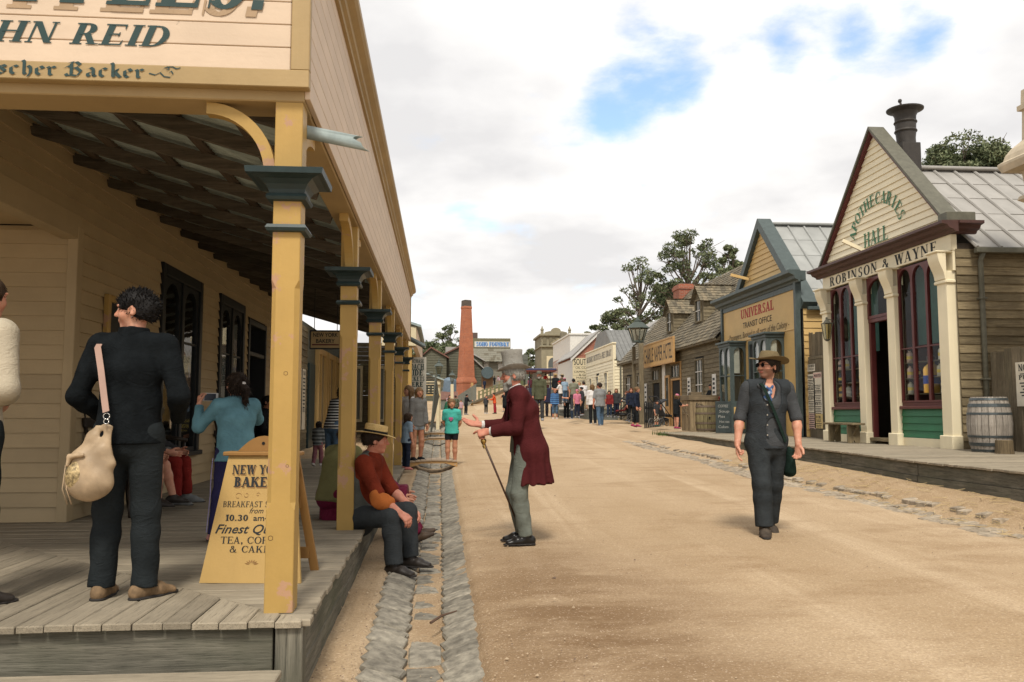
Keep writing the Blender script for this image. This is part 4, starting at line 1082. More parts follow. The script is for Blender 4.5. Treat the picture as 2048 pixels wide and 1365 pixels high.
 mb = MB(); mb.bar((1.98,-.06,4.02),(1.88,-.50,4.26),.07,.07); put('flag_bracket',mb,M_LIN['y'],root)
 # roof sheets, ridge roll, eaves gutter, downpipe
 ez,exr = 3.50,5.12; ar = az - .80; dz = (ar - ez); D_ = math.hypot(exr - ax,dz)
 panel_roof(root,(exr,.30,ez),(0,1,0),(ax - exr,0,dz),6.6,D_,15,5,M_ZINC,.05)
 panel_roof(root,(-.22,.30,ez),(0,1,0),(ax + .22,0,dz),6.6,D_,4,2,M_ZINC)
 mb = MB(); mb.cbox(ax - .16,ax + .16,.3,6.9,ar - .02,ar + .05,.02); put('ridge_roll',mb,M_ZINC,root)
 mb = MB(); mb.cbox(exr - .05,exr + .06,.28,6.9,ez - .10,ez - .005,.01); put('eaves_gutter',mb,M_OLIVE,root)
 mb = MB(); mb.tube([(exr,.42,ez - .09),(Wd + .09,.42,ez - .22),(Wd + .09,.42,2.2),(Wd + .09,.42,.05)],.045,8); put('downpipe',mb,M_OLIVE,root,smooth=True)
 for zz in (2.6,1.2):
  mb = MB(); mb.cbox(Wd + .02,Wd + .15,.36,.48,zz,zz + .03,.004); put('pipe_bracket',mb,M_OLIVE,root)
 # mortar and pestle over the ridge
 mt = plain('mortar lead',(.042,.036,.031),.55,var=.2)
 cx,cy,cz = ax + .0,.66,az - .58
 mb = MB(); mb.cbox(cx - .20,cx + .20,cy - .20,cy + .20,cz - .4,cz + .30,.01)
 m_ = put('mortar_stand',mb,mt,root)
 mb = MB(); mb.lathe([(.19,.30),(.185,.42),(.20,.55),(.215,.56),(.225,.58),(.215,.60),(.20,.62),(.205,.74),(.22,.75),(.23,.77),(.22,.79),(.205,.80),(.21,.90),(.25,.98),(.36,1.03),(.365,1.055),(.35,1.06),(.30,1.03),(.2,.98)],(cx,cy,cz),28)
 put('mortar',mb,mt,m_,smooth='auto')
 mb = MB(); mb.tube([(cx - .05,cy,cz + .98),(cx - .17,cy,cz + 1.28)],[.028,.022],8); mb.lathe([(.0,-.045),(.03,-.035),(.042,0),(.03,.035),(.0,.045)],(cx - .175,cy,cz + 1.30),10); put('pestle',mb,mt,m_,smooth=True)
build_apothecary()
def bottle(c,h,col,cap,label):
 t = thing('bottle',label,'bottle',c,group='apothecary bottles shown in the shop windows')
 r = h*.21; mb = MB()
 mb.lathe([(r*.95,0),(r,.01),(r,h*.62),(r*.85,h*.70),(r*.42,h*.77),(r*.42,h*.84)],n=12); put('body',mb,plain('bottle %.2f %.2f %.2f' % col,col,.15),t,smooth='auto')
 mb = MB(); mb.lathe([(r*.52,h*.841),(r*.55,h*.95),(r*.3,h)],n=10); put('stopper',mb,plain('stopper',(.06,.05,.04),.3),t,smooth='auto')
 mb = MB(); mb.lathe([(r*1.02,h*.24),(r*1.02,h*.46)],n=12); put('paper_label',mb,plain('bottle label',cap,.6),t)
 return t
def place_bottles():
 am,cl,pk,bl,wh = (.62,.36,.07),(.58,.52,.38),(.62,.42,.34),(.05,.08,.25),(.8,.75,.62)
 yl,dk_ = (.8,.58,.09),(.03,.03,.04)
 spots = [('left',.42,1,pk,dk_,'pinkish'),('left',.80,1,cl,yl,'clear'),('left',1.48,1,wh,dk_,'white'),('left',.45,0,dk_,yl,'black'),('left',1.46,0,cl,yl,'cloudy'),('left',.44,-1,am,dk_,'amber'),('left',.85,-1,cl,wh,'grey'),('left',1.45,-1,am,dk_,'golden'),
             ('right',3.32,1,pk,yl,'pinkish'),('right',4.42,1,wh,yl,'white'),('right',3.34,0,pk,yl,'rosy'),('right',4.36,0,cl,yl,'clear'),('right',3.36,-1,cl,yl,'cloudy'),('right',4.46,-1,wh,dk_,'milky'),('right',3.62,0,dk_,yl,'black')]
 nm = {1: 'top',0: 'middle',-1: 'bottom'}
 for side,x,lv,col,cap,word in spots:
  z = {1: 1.60,0: 1.30,-1: 1.00}[lv]
  bottle((RX + .11,18.95 - max(x - .15,(.36 if side == 'left' else 3.22)),.78 + z),.27,col,cap,'%s bottle on the %s shelf of the %s window' % (word,nm[lv],'green shop\'s left' if side == 'left' else 'green shop\'s right'))
 t = bottle((RX + .12,18.95 - 3.92,.78 + 1.0),.70,am,bl,'tall amber show bottle standing in the middle of the right shop window'); del t['group']
place_bottles()
def build_universal():
 root = thing('transit_office','ochre transit office with blue grey cornice, red lettering and two arched bay windows','office',(RX,26.3,.82),R(-90))
 Wd,D = 5.75,6.5; zt = 4.15
 mb = MB(); mb.cbox(.13,Wd - .13,-.0,.06,0,3.90,.004); put('front_wall',mb,M_OCH['x'],root)
 mb = MB(); mb.box(.0,Wd - .002,.062,.12,0,3.2); mb.box(0,.1,.12,D,0,3.2); mb.box(Wd - .1,Wd - .004,.12,D,0,3.2); put('wall_frame',mb,M_DARK,root)
 weatherboards(root,(Wd,.13,0),(0,1,0),(1,0,0),D,0,3.22,.17,M_OCH['y'])
 for a in (0,Wd - .13):
  mb = MB(); mb.cbox(a,a + .128,-.06,.10,0,3.9,.006); put('pilaster',mb,M_BLUEG,root)
 pr = [(0,0),(.04,0),(.06,.05),(.14,.08),(.16,.16),(.30,.22),(.30,.30),(0,.30)]
 mb = MB(); mb.prism(pr,(-.22,-.01,3.86),(0,-1,0),(0,0,1),(Wd + .44,0,0)); mb.box(-.2,Wd + .2,-.01,.14,3.905,4.14); put('cornice',mb,M_BLUEG,root)
 mb = MB(); mb.cbox(.14,Wd - .14,-.03,-.001,3.72,3.855,.004); put('architrave',mb,M_BLUEG,root)
 mb = MB(); mb.cbox(.14,Wd - .14,-.025,-.001,2.70,2.73,.004); put('rail',mb,M_OCH['x'],root)
 sign('lettering','UNIVERSAL',(2.95,-.003,3.37),(1,0,0),(0,0,1),.27,plain('red lettering',(.36,.025,.025),.6),root,True,2.55,slab=True,T=.22)
 ftext('lettering','TRANSIT OFFICE',(2.95,-.004,3.08),(1,0,0),(0,0,1),.24,INK,root,True,2.2,bold=.004)
 ftext('lettering','- Passengers, Booked to all parts of the Colony -',(2.85,-.004,2.80),(1,0,0),(0,0,1),.26,plain('brown lettering',(.10,.065,.03),.7),root,True,4.7,shear=.3)
 for a in (1.05,3.85):                                   # two square bays with arched lights
  b = a + .98; d = .48
  bay = MB(); bay.cbox(a,b,-d,-.002,0,.88,.008); base = put('bay_window',bay,M_BLUEG,root)
  mb = MB(); mb.cbox(a + .10,b - .10,-d - .012,-d - .002,.12,.76,.004); mb.cbox(b + .002,b + .012,-d + .08,-.08,.12,.76,.004); put('panel',mb,M_OCH['z'],base)
  arched_light(base,(a,-d + .06,.881),(1,0,0),(0,-1,0),(b - a)/2 - .001,1.68,.22,.05,.06,M_BLUEG,M_GLASS,mull=[.80])
  arched_light(base,((a + b)/2,-d + .06,.881),(1,0,0),(0,-1,0),(b - a)/2,1.68,.22,.05,.06,M_BLUEG,M_GLASS,mull=[.80])
  arched_light(base,(b - .06,-d + .062,.881),(0,1,0),(1,0,0),d - .062,1.68,.2,.055,.06,M_BLUEG,M_GLASS,mull=[.80])
  arched_light(base,(a + .06,-.001,.881),(0,-1,0),(-1,0,0),d - .063,1.68,.2,.055,.06,M_BLUEG,M_GLASS,mull=[.80])
  mb = MB(); mb.cbox(a - .03,b + .03,-d - .03,-.003,2.562,2.64,.006); mb.cbox(a - .08,b + .08,-d - .09,-.004,2.641,2.70,.01); put('bay_cornice',mb,M_BLUEG,base)
  mb = MB(); mb.box(a + .05,b - .065,-.16,-.15,.9,2.55); put('inner_wall',mb,plain('bay inside',(.10,.07,.035),.8),base)
  mb = MB(); mb.box(a + .07,b - .07,-d + .09,-d + .10,1.75,2.5); mb.box(b - .085,b - .075,-d + .1,-.17,1.75,2.5); put('blind',mb,plain('buff blind',(.50,.46,.40),.8),base)
 mb = MB(); mb.cbox(2.35,2.45,-.05,-.001,.0,2.55,.006); mb.cbox(3.35,3.45,-.05,-.001,0,2.55,.006); mb.cbox(2.35,3.45,-.05,-.002,2.551,2.66,.006); f = put('door_frame',mb,M_BLUEG,root)
 mb = MB(); mb.cbox(2.451,3.349,-.03,-.003,0,2.549,.006); put('door_leaf',mb,M_BLACKF,f)
 # gable and roof behind the parapet
 ax,az = 2.95,5.98; zg = 4.10; y0 = .22; sl = (az - 3.25)/(Wd + .1 - ax)
 e = lambda z: (max(-.1,ax - (az - z)/sl + .05),min(Wd,ax + (az - z)/sl - .05))
 weatherboards(root,(0,y0,0),(1,0,0),(0,-1,0),Wd,3.3,az - .1,.15,M_OCH['x'],ends=e)
 mb = MB(); mb.prism([(0,3.3),(Wd,3.3),(ax,az - .06)],(0,y0 + .005,0),(1,0,0),(0,0,1),(0,.05,0)); put('gable_backing',mb,M_OCH['x'],root)
 for s in (-1,1):
  p = lambda t,q: (ax + s*(t*2.9 + q*.68),az + .05 - t*2.9*sl + q*.68)
  poly = [p(0,-.12) if False else (ax,az - .12),p(1.0,-.14),p(1.0,.09),(ax,az + .17)]
  if s < 0: poly = poly[::-1]
  mb = MB(); mb.prism(poly,(0,y0 - .14,0),(1,0,0),(0,0,1),(0,.40,0)); put('barge_board',mb,M_BLUEG,root)
 ez = 3.25; exr = Wd + .12; D_ = math.hypot(exr - ax,az - ez)
 panel_roof(root,(exr,y0 + .27,ez),(0,1,0),(ax - exr,0,az - ez),5.6,D_,12,5,M_ZINC2,.05)
 panel_roof(root,(-.2,y0 + .27,ez),(0,1,0),(ax + .2,0,az - ez),5.6,D_,3,2,M_ZINC2)
 mb = MB(); mb.cbox(ax - .15,ax + .15,y0 + .27,6.1,az - .02,az + .05,.02); put('ridge_roll',mb,M_ZINC2,root)
 mb = MB(); mb.cbox(exr - .05,exr + .06,.2,6,ez - .09,ez - .004,.01); put('eaves_gutter',mb,M_BLUEG,root)
 mb = MB(); mb.bar((1.95,y0 - .05,4.55),(1.80,y0 - .55,4.70),.08,.08); put('flag_bracket',mb,M_OCH['y'],root)
build_universal()
def shingle_roof(parent,o,u,d,L,D,w,e,mat,clip=None):
 """split timber shingles in courses, joined as one part"""
 o = Vector(o); u = Vector(u).normalized(); d = Vector(d).normalized(); n = u.cross(d)
 if n.z < 0: n = -n
 mb = MB(); r = random.Random(int(L*100)); k = 0; row = 0
 while k < D:
  x = -r.uniform(0,w)
  while x < L:
   ww = w*r.uniform(.7,1.25); a,b = max(x,0),min(x + ww - .006,L)
   if b > a + .02 and (clip is None or clip((a + b)/2,k)):
    t = .020 + r.uniform(0,.012); k0 = k - r.uniform(0,.03); k1 = k + e*1.25
    q = [o + u*a + d*k0 + n*t,o + u*b + d*k0 + n*(t + r.uniform(-.004,.006)),o + u*b + d*k1 + n*.003,o + u*a + d*k1 + n*.003]
    mb.add(q + [q[0] - n*.018,q[1] - n*.018],[(0,1,2,3),(4,5,1,0)],r.choice((0,0,1,2)))
   x += ww
  k += e; row += 1
 return put('shingles',mb,mat,parent,kind='stuff')
SHING = [plain('shingle grey',(.17,.145,.10),.9,var=.3),plain('shingle dark',(.11,.095,.068),.9,var=.3),plain('shingle pale',(.22,.18,.12),.9,var=.3)]
def small_sash(parent,o,u,n,w,h,cols,rows,fmat,name='window',glaz=None):
 o = Vector(o); u = Vector(u); n = Vector(n); z = Vector((0,0,1)); b = .05; mb = MB()
 for (a0,a1,c0,c1) in ((0,w,0,b),(0,w,h - b,h),(0,b,b + .0005,h - b - .0005),(w - b,w,b + .0005,h - b - .0005)):
  mb.prism([(a0,c0),(a1,c0),(a1,c1),(a0,c1)],o,u,z,n*.06)
 f = put(name,mb,fmat,parent); mb = MB()
 for i in range(1,cols): mb.prism([(w*i/cols - .014,b),(w*i/cols + .014,b),(w*i/cols + .014,h - b),(w*i/cols - .014,h - b)],o + n*.012,u,z,n*.03)
 for j in range(1,rows): mb.prism([(b,h*j/rows - .014),(w - b,h*j/rows - .014),(w - b,h*j/rows + .014),(b,h*j/rows + .014)],o + n*.014,u,z,n*.03)
 put('glazing_bars',mb,glaz or M_WHITE,f)
 mb = MB(); mb.prism([(b,b),(w - b,b),(w - b,h - b),(b,h - b)],o + n*.006,u,z,n*.004); put('pane',mb,plain('dim pane',(.05,.055,.05),.12),f)
 return f
def build_hotel():
 root = thing('hotel','brown weatherboard hotel with shingle roof, two dormers and a lettered board over its doors','hotel',(RX,41.2,.92),R(-90))
 Wd,D = 14.6,6.2; U = (1,0,0); N = (0,-1,0); ze = 2.86
 X = lambda y: 41.2 - y
 holes = [(X(35.3),X(33.9),0,2.36),(X(32.35),X(30.95),0,2.42),(X(29.2),X(28.25),.55,2.36),(X(40.3),X(39.3),.7,2.2),(X(38.0),X(37.1),.7,2.2)]
 weatherboards(root,(0,0,0),U,N,Wd,-.12,ze,.15,M_WD2['x'],holes)
 mb = MB(); mb.box(0,Wd,.002,.06,-.2,ze); mb.box(0,.1,.06,D,-.2,ze); mb.box(Wd - .1,Wd,.06,D,-.2,ze); put('wall_frame',mb,M_DARK,root)
 for (a,b,z0,z1),(c,r) in zip(holes[2:],((3,4),(3,4),(3,4))):
  small_sash(root,(a + .001,.0,z0),U,N,b - a - .002,z1 - z0,c,r,M_WD2['z'])
 for i,(a,b,z0,z1) in enumerate(holes[:2]):
  mb = MB(); mb.cbox(a,a + .1,-.05,.05,-.1,z1,.006); mb.cbox(b - .1,b,-.05,.05,-.1,z1,.006); mb.cbox(a + .101,b - .101,-.05,.05,z1 - .08,z1,.006); mb.cbox(a + .101,b - .101,-.06,.05,1.72,1.80,.006)
  f = put('door_frame',mb,M_WD2['z'] if i == 0 else M_SHAFT,root)
  small_sash(f,(a + .102,-.02,1.802),U,N,b - a - .204,z1 - 1.89,3,1,M_WD2['z'],'transom_light')
 a = X(33.05); mb = MB()
 for (x0,x1,z0,z1) in ((0,.09,-.1,1.95),(.55,.64,-.1,1.95),(.09,.55,1.86,1.95),(.09,.55,.62,.74),(.09,.55,-.1,.08)):
  mb.cbox(a + x0,a + x1,-.10,-.05,z0,z1,.004)
 dl = put('door_leaf',mb,M_SHAFT,root)
 mb = MB(); mb.box(a + .09,a + .55,-.08,-.075,.74,1.86); put('pane',mb,plain('dim pane',(.05,.055,.05),.12),dl)
 mb = MB(); mb.box(a + .09,a + .55,-.09,-.06,.08,.62); put('panel',mb,M_SHAFT,dl)
 mb = MB(); mb.cbox(X(33.6),X(33.15),-.05,-.022,.3,2.55,.004); wb = put('notice_board',mb,M_WHITE,root)
 for (ya,yb,z0,z1,nm) in ((36.6,36.2,.5,1.75,0),(30.1,29.75,.9,1.75,1),(27.3,26.95,.9,1.75,2)):
  mb = MB(); mb.cbox(X(ya),X(yb),-.05,-.022,z0,z1,.004); b_ = put('notice_board',mb,M_WHITE,root)
  t = MB()
  for k in range(5): t.box(X(ya) + .07,X(yb) - .07,-.054,-.0505,z1 - .2 - k*(z1 - z0)*.17,z1 - .12 - k*(z1 - z0)*.17)
  put('print',t,INK,b_,kind='stuff')
 # roof
 az,ay = 6.35,3.1; sl = math.atan2(az - ze,ay + .25)
 dv = (0,math.cos(sl),math.sin(sl)); D_ = math.hypot(az - ze,ay + .25)
 def clip(x,k):
  y,z = -.25 + k*math.cos(sl),ze + k*math.sin(sl)
  for c in (X(34.7),X(30.7)):
   if abs(x - c) < .55 and y > .66 and z < 4.95: return False
  return True
 shingle_roof(root,(-.25,-.25,ze),U,dv,Wd + .5,D_,.16,.19,SHING,clip)
 mb = MB(); mb.prism([(-.2,ze - .06),(ay,az - .05),(D + .2,ze - .06)],(-.2,0,0),(0,1,0),(0,0,1),(Wd + .4,0,0)); put('roof_frame',mb,M_WD2['x'],root)
 mb = MB(); mb.box(-.24,Wd + .24,-.24,-.20,ze - .07,ze + .015); put('eaves_board',mb,M_WD2['x'],root)
 for c in (X(34.7),X(30.7)):                              # dormers
  w = .52; y0 = .62; zb = ze + (y0 + .25)*math.tan(sl) - .05; zt = zb + .98; zr = zt + .50
  dm = MB(); dm.prism([(-w,zb),(w,zb),(w,zt),(0,zr - .04),(-w,zt)],(c,y0,0),U,(0,0,1),(0,2.3,0)); d = put('dormer',dm,M_WD2['y'],root)
  small_sash(d,(c - .36,y0 - .0,zb + .12),U,N,.72,.86,2,2,M_WD2['z'],'sash')
  J = weatherboards(d,(c + w,y0,0),(0,1,0),(1,0,0),2.0,zb,zt,.14,M_WD2['y'],joined=True); put('side_boards',J,M_WD2['y'],d)
  for s in (-1,1):
   o = (c + s*(w + .14),y0 - .16,zt - .13); dd = Vector((-s*(w + .14),0,zr - zt + .13))
   shingle_roof(d,o,(0,1,0),dd,2.5,dd.length,.15,.16,SHING)
 # brick chimney
 bm = brickm('hotel brick',(.36,.10,.045),(.27,.075,.04),(.30,.23,.18)); c = X(41.0)
 mb = MB(); mb.box(c - .2,c + .85,2.6,3.3,4.8,6.75); mb.box(c - .25,c + .90,2.55,3.35,6.50,6.68); put('chimney',mb,bm,root)
 # lettered board
 a,b = X(35.6),X(30.95); mb = MB(); mb.cbox(a,b,-.32,-.27,2.42,3.28,.006); sb = put('sign_board',mb,paint('pine sign board',(.55,.34,.13),.6,.08,axis='x'),root)
 mb = MB()
 for (x0,x1,z0,z1) in ((a - .03,b + .03,3.28,3.34),(a - .03,b + .03,2.36,2.42),(a - .06,a,2.36,3.34),(b,b + .06,2.36,3.34)): mb.cbox(x0,x1,-.345,-.26,z0,z1,.006)
 put('sign_frame',mb,M_SHAFT,sb)
 ftext('lettering','CHARLIE NAPIER HOTEL',((a + b)/2,-.322,2.55),U,(0,0,1),.86,INK,sb,True,4.35,bold=.006)
build_hotel()
def build_yard_fence(name,label,x,y0,y1,zb,zt,w,door=None,seed=1):
 t = thing(name,label,'fence',(x,y0,zb),world=True); r = random.Random(seed); y = y0
 while y < y1 - .02:
  ww = min(w*r.uniform(.85,1.15),y1 - y); top = zt(y) + r.uniform(-.03,.03); dx = r.uniform(-.006,.006)
  mb = MB(); mb.cbox(x + dx,x + .025 + dx,y,y + ww - .008,zb,top,.004); put('paling',mb,M_FENCE['z'],t); y += ww
 for zz in (zb + .3,(zb + zt(y0))/2 + .3):
  mb = MB(); mb.box(x + .034,x + .09,y0,y1,zz,zz + .08); put('rail',mb,M_FENCE['y'],t)
 return t
f = build_yard_fence('yard_fence','tall grey paling fence with posters between the ochre office and the apothecary',9.20,18.98,20.54,.78,lambda y: 3.40 - .05*(20.5 - y),.16,seed=3)
mb = MB(); mb.cbox(9.155,9.195,19.62,20.42,.80,2.72,.006); g_ = put('gate',mb,M_FENCE['z'],f)
mb = MB(); mb.cbox(9.15,9.194,19.55,19.615,.8,2.8,.004); mb.cbox(9.15,9.194,20.425,20.49,.8,2.8,.004); mb.cbox(9.15,9.194,19.616,20.424,2.725,2.8,.004); put('gate_frame',mb,M_FENCE['z'],f)
build_yard_fence('paling_fence','leaning grey paling fence behind the barrel at the right edge of the photo',9.45,11.6,13.90,.74,lambda y: 2.46 + .02*(13.9 - y),.21,seed=6)
UF,VF = (0,-1,0),(0,0,1)
def fence_bill(x0,y0,x1,y1,lines,label,X=9.145,**k):
 a = P(x0,y1,X=X); b = P(x1,y0,X=X); return poster((X,a.y,a.z),UF,VF,a.y - b.y,b.z - a.z,lines,label,**k)
sm = lambda n,h=.03,f=.75: [('-',f - .1*(i % 3),h) for i in range(n)]
fence_bill(1617,748,1629,858,[('FUNERAL',.8,.06)] + sm(5) + [('BALLARAT',.9,.06)] + sm(4) + [('ELLIOTT',.8,.06)] + sm(6) + [('',1,.02)] + sm(9,.035),'tall narrow white bill on the left half of the yard gate',pink=[(0,.0,1,.28,(.60,.42,.36))])
fence_bill(1630,744,1643,857,[('WANTED',.85,.06),('',1,.12)] + sm(4) + [('NOTICE',.9,.06)] + sm(5) + [('HORSES',.9,.05)] + sm(5) + [('',1,.03),('FOR',.6,.06),('SALE',.6,.06)] + sm(4),'tall narrow bill with a yellow foot on the right half of the yard gate',pink=[(0,.0,1,.26,(.58,.44,.20)),(0,.9,1,.99,(.60,.42,.36))])
fence_bill(1615,728,1630,744,[('CERTIFIED',.85,.45)] + sm(2,.15),'small white card pinned above the tall bills on the yard gate')
fence_bill(1597,757,1607,778,[('ROOMS',.8,.3)] + sm(3,.15),'small white notice on the palings left of the yard gate')
fence_bill(1594,720,1603,745,[('LOST',.8,.3)] + sm(3,.14),'tilted white notice pinned crookedly at the top left of the yard fence',tilt=-.28)
fence_bill(1597,806,1606,828,sm(5,.15),'low white notice on the palings left of the yard gate')
fence_bill(1644,730,1661,780,[('CLARKE',.95,.16),('-',.8,.06),('CONCERT',.9,.16),('-',.7,.06),('LOTTERY',.9,.16),('-',.6,.05)] + sm(4,.07),'white bill headed CLARKE on the palings beside the apothecary',X=9.19)
poster((9.44,13.24,1.52),UF,VF,.7,.72,[('NOTICE',.8,.2),('-',.7,.05),('PUBLIC',.8,.14)] + sm(5,.07),'pale bill on the paling fence cut by the right edge of the photo')
def build_lantern():
 c = P(1654,662,X=8.72); t = thing('wall_lantern','small grey glass lantern bracketed on the left pillar of the apothecary','lantern',tuple(c),world=True); x,y,z = c
 mb = MB(); mb.lathe([(.10,.17),(.05,.23),(.02,.27),(.03,.29),(.0,.32)],c,4); mb.lathe([(.075,-.19),(.06,-.21),(.02,-.24)],c,4)
 for k in range(4):
  a = math.pi/4 + k*math.pi/2; mb.bar((x + .07*math.cos(a),y + .07*math.sin(a),z - .19),(x + .125*math.cos(a),y + .125*math.sin(a),z + .17),.014,.014)
 mb.lathe([(.135,.16),(.135,.175),(.10,.18)],c,4)
 put('lantern_frame',mb,M_OLIVE,t)
 mb = MB(); mb.lathe([(.068,-.185),(.12,.16)],c,4); put('lantern_glass',mb,glass('lantern glass',(.7,.66,.5)),t)
 mb = MB(); mb.tube([(x + .02,y,z + .26),(x + .18,y,z + .24),(8.83,y,z + .1)],.012,6); put('arm',mb,M_OLIVE,t)
build_lantern()
def staves_barrel(parent,c,h,rt,rm,n,mat,hoopmat,hoops):
 """barrel of separate staves with iron hoops"""
 cx,cy,cz = c; prof = lambda t: rt + (rm - rt)*(1 - (2*t - 1)**2)
 for k in range(n):
  a0,a1 = 2*math.pi*k/n + .012,2*math.pi*(k + 1)/n - .012; vs = []; fs = []; m = 7
  for i in range(m):
   t = i/(m - 1); r = prof(t)
   for a,rr in ((a0,r),((a0 + a1)/2,r*1.006),(a1,r),(a1,r - .03),(a0,r - .03)): vs.append((cx + rr*math.cos(a),cy + rr*math.sin(a),cz + h*t))
  for i in range(m - 1):
   for q in range(5): fs.append((5*i + q,5*i + (q + 1) % 5,5*i + 5 + (q + 1) % 5,5*i + 5 + q))
  fs += [(4,3,2,1,0),tuple(5*(m - 1) + q for q in range(5))]
  put('stave',MB().add(vs,fs),mat,parent)
 for (t0,t1) in hoops:
  mb = MB(); k = 32; vs = []; fs = []
  for i in range(k):
   a = 2*math.pi*i/k
   for t in (t0,t1):
    r = prof(t) + .006; vs.append((cx + r*math.cos(a),cy + r*math.sin(a),cz + h*t))
   for t in (t1,t0):
    r = prof(t) - .004; vs.append((cx + r*math.cos(a),cy + r*math.sin(a),cz + h*t))
  for i in range(k):
   j = (i + 1) % k
   for q in range(4): fs.append((4*i + q,4*j + q,4*j + (q + 1) % 4,4*i + (q + 1) % 4))
  put('hoop',MB().add(vs,fs),hoopmat,parent)
 mb = MB(); mb.lathe([(prof(.95) - .028,h*.945),(prof(.95) - .028,h*.955)],c,28); put('head',mb,mat,parent)
def build_barrel():
 c = (8.95,13.25,.772); t = thing('barrel','grey weathered wine barrel with iron hoops on the boardwalk beside the apothecary','barrel',c,world=True)
 staves_barrel(t,c,.90,.265,.335,20,wood('barrel stave',(.42,.38,.33),(.22,.195,.165),'z',var=.14),plain('hoop iron',(.085,.10,.105),.5,.5,var=.3),[(.02,.06),(.12,.18),(.27,.31),(.68,.72),(.82,.88),(.94,.98)])
 c = (8.86,12.78,.770); t = thing('stump','short sawn log stool standing in front of the grey barrel','stump',c,world=True)
 mb = MB(); n = 18; vs = []; r = random.Random(4); rad = [.125*r.uniform(.92,1.08) for _ in range(n)]
 for z,k in ((0,1.08),(.08,1.0),(.20,.97),(.215,.93)):
  for i in range(n): vs.append((c[0] + rad[i]*k*math.cos(2*math.pi*i/n),c[1] + rad[i]*k*math.sin(2*math.pi*i/n),c[2] + z))
 fs = [(j*n + i,j*n + (i + 1) % n,(j + 1)*n + (i + 1) % n,(j + 1)*n + i) for j in range(3) for i in range(n)]; mb.add(vs,fs); put('bark',mb,wood('stump bark',(.20,.15,.085),(.10,.075,.045),'z'),t,smooth=True)
 mb = MB(); mb.add([(c[0] + rad[i]*.92*math.cos(2*math.pi*i/n),c[1] + rad[i]*.92*math.sin(2*math.pi*i/n),c[2] + .2155) for i in range(n)],[tuple(range(n))]); put('cut_face',mb,wood('cut log',(.36,.28,.17),(.22,.16,.09),'x'),t)
 t = thing('bench','low rough timber bench on the boardwalk under the apothecary\'s left window','bench',(8.55,17.45,.79),world=True)
 m = M_WD['y']; mb = MB(); mb.cbox(8.40,8.70,16.85,18.15,1.16,1.205,.008); put('seat',mb,m,t)
 for y in (17.05,17.90):
  mb = MB(); mb.prism([(-.13,0),(-.03,0),(0,.06),(.03,0),(.13,0),(.13,.365),(-.13,.365)],(8.55,y,.792),(1,0,0),(0,0,1),(0,.05,0)); put('leg',mb,M_WD['z'],t)
  for s in (-1,1):
   mb = MB(); mb.bar((8.55,y + (.05 if s > 0 else 0),.95),(8.55,y + .025 + s*.2,1.155),.05,.03); put('brace',mb,m,t)
build_barrel()
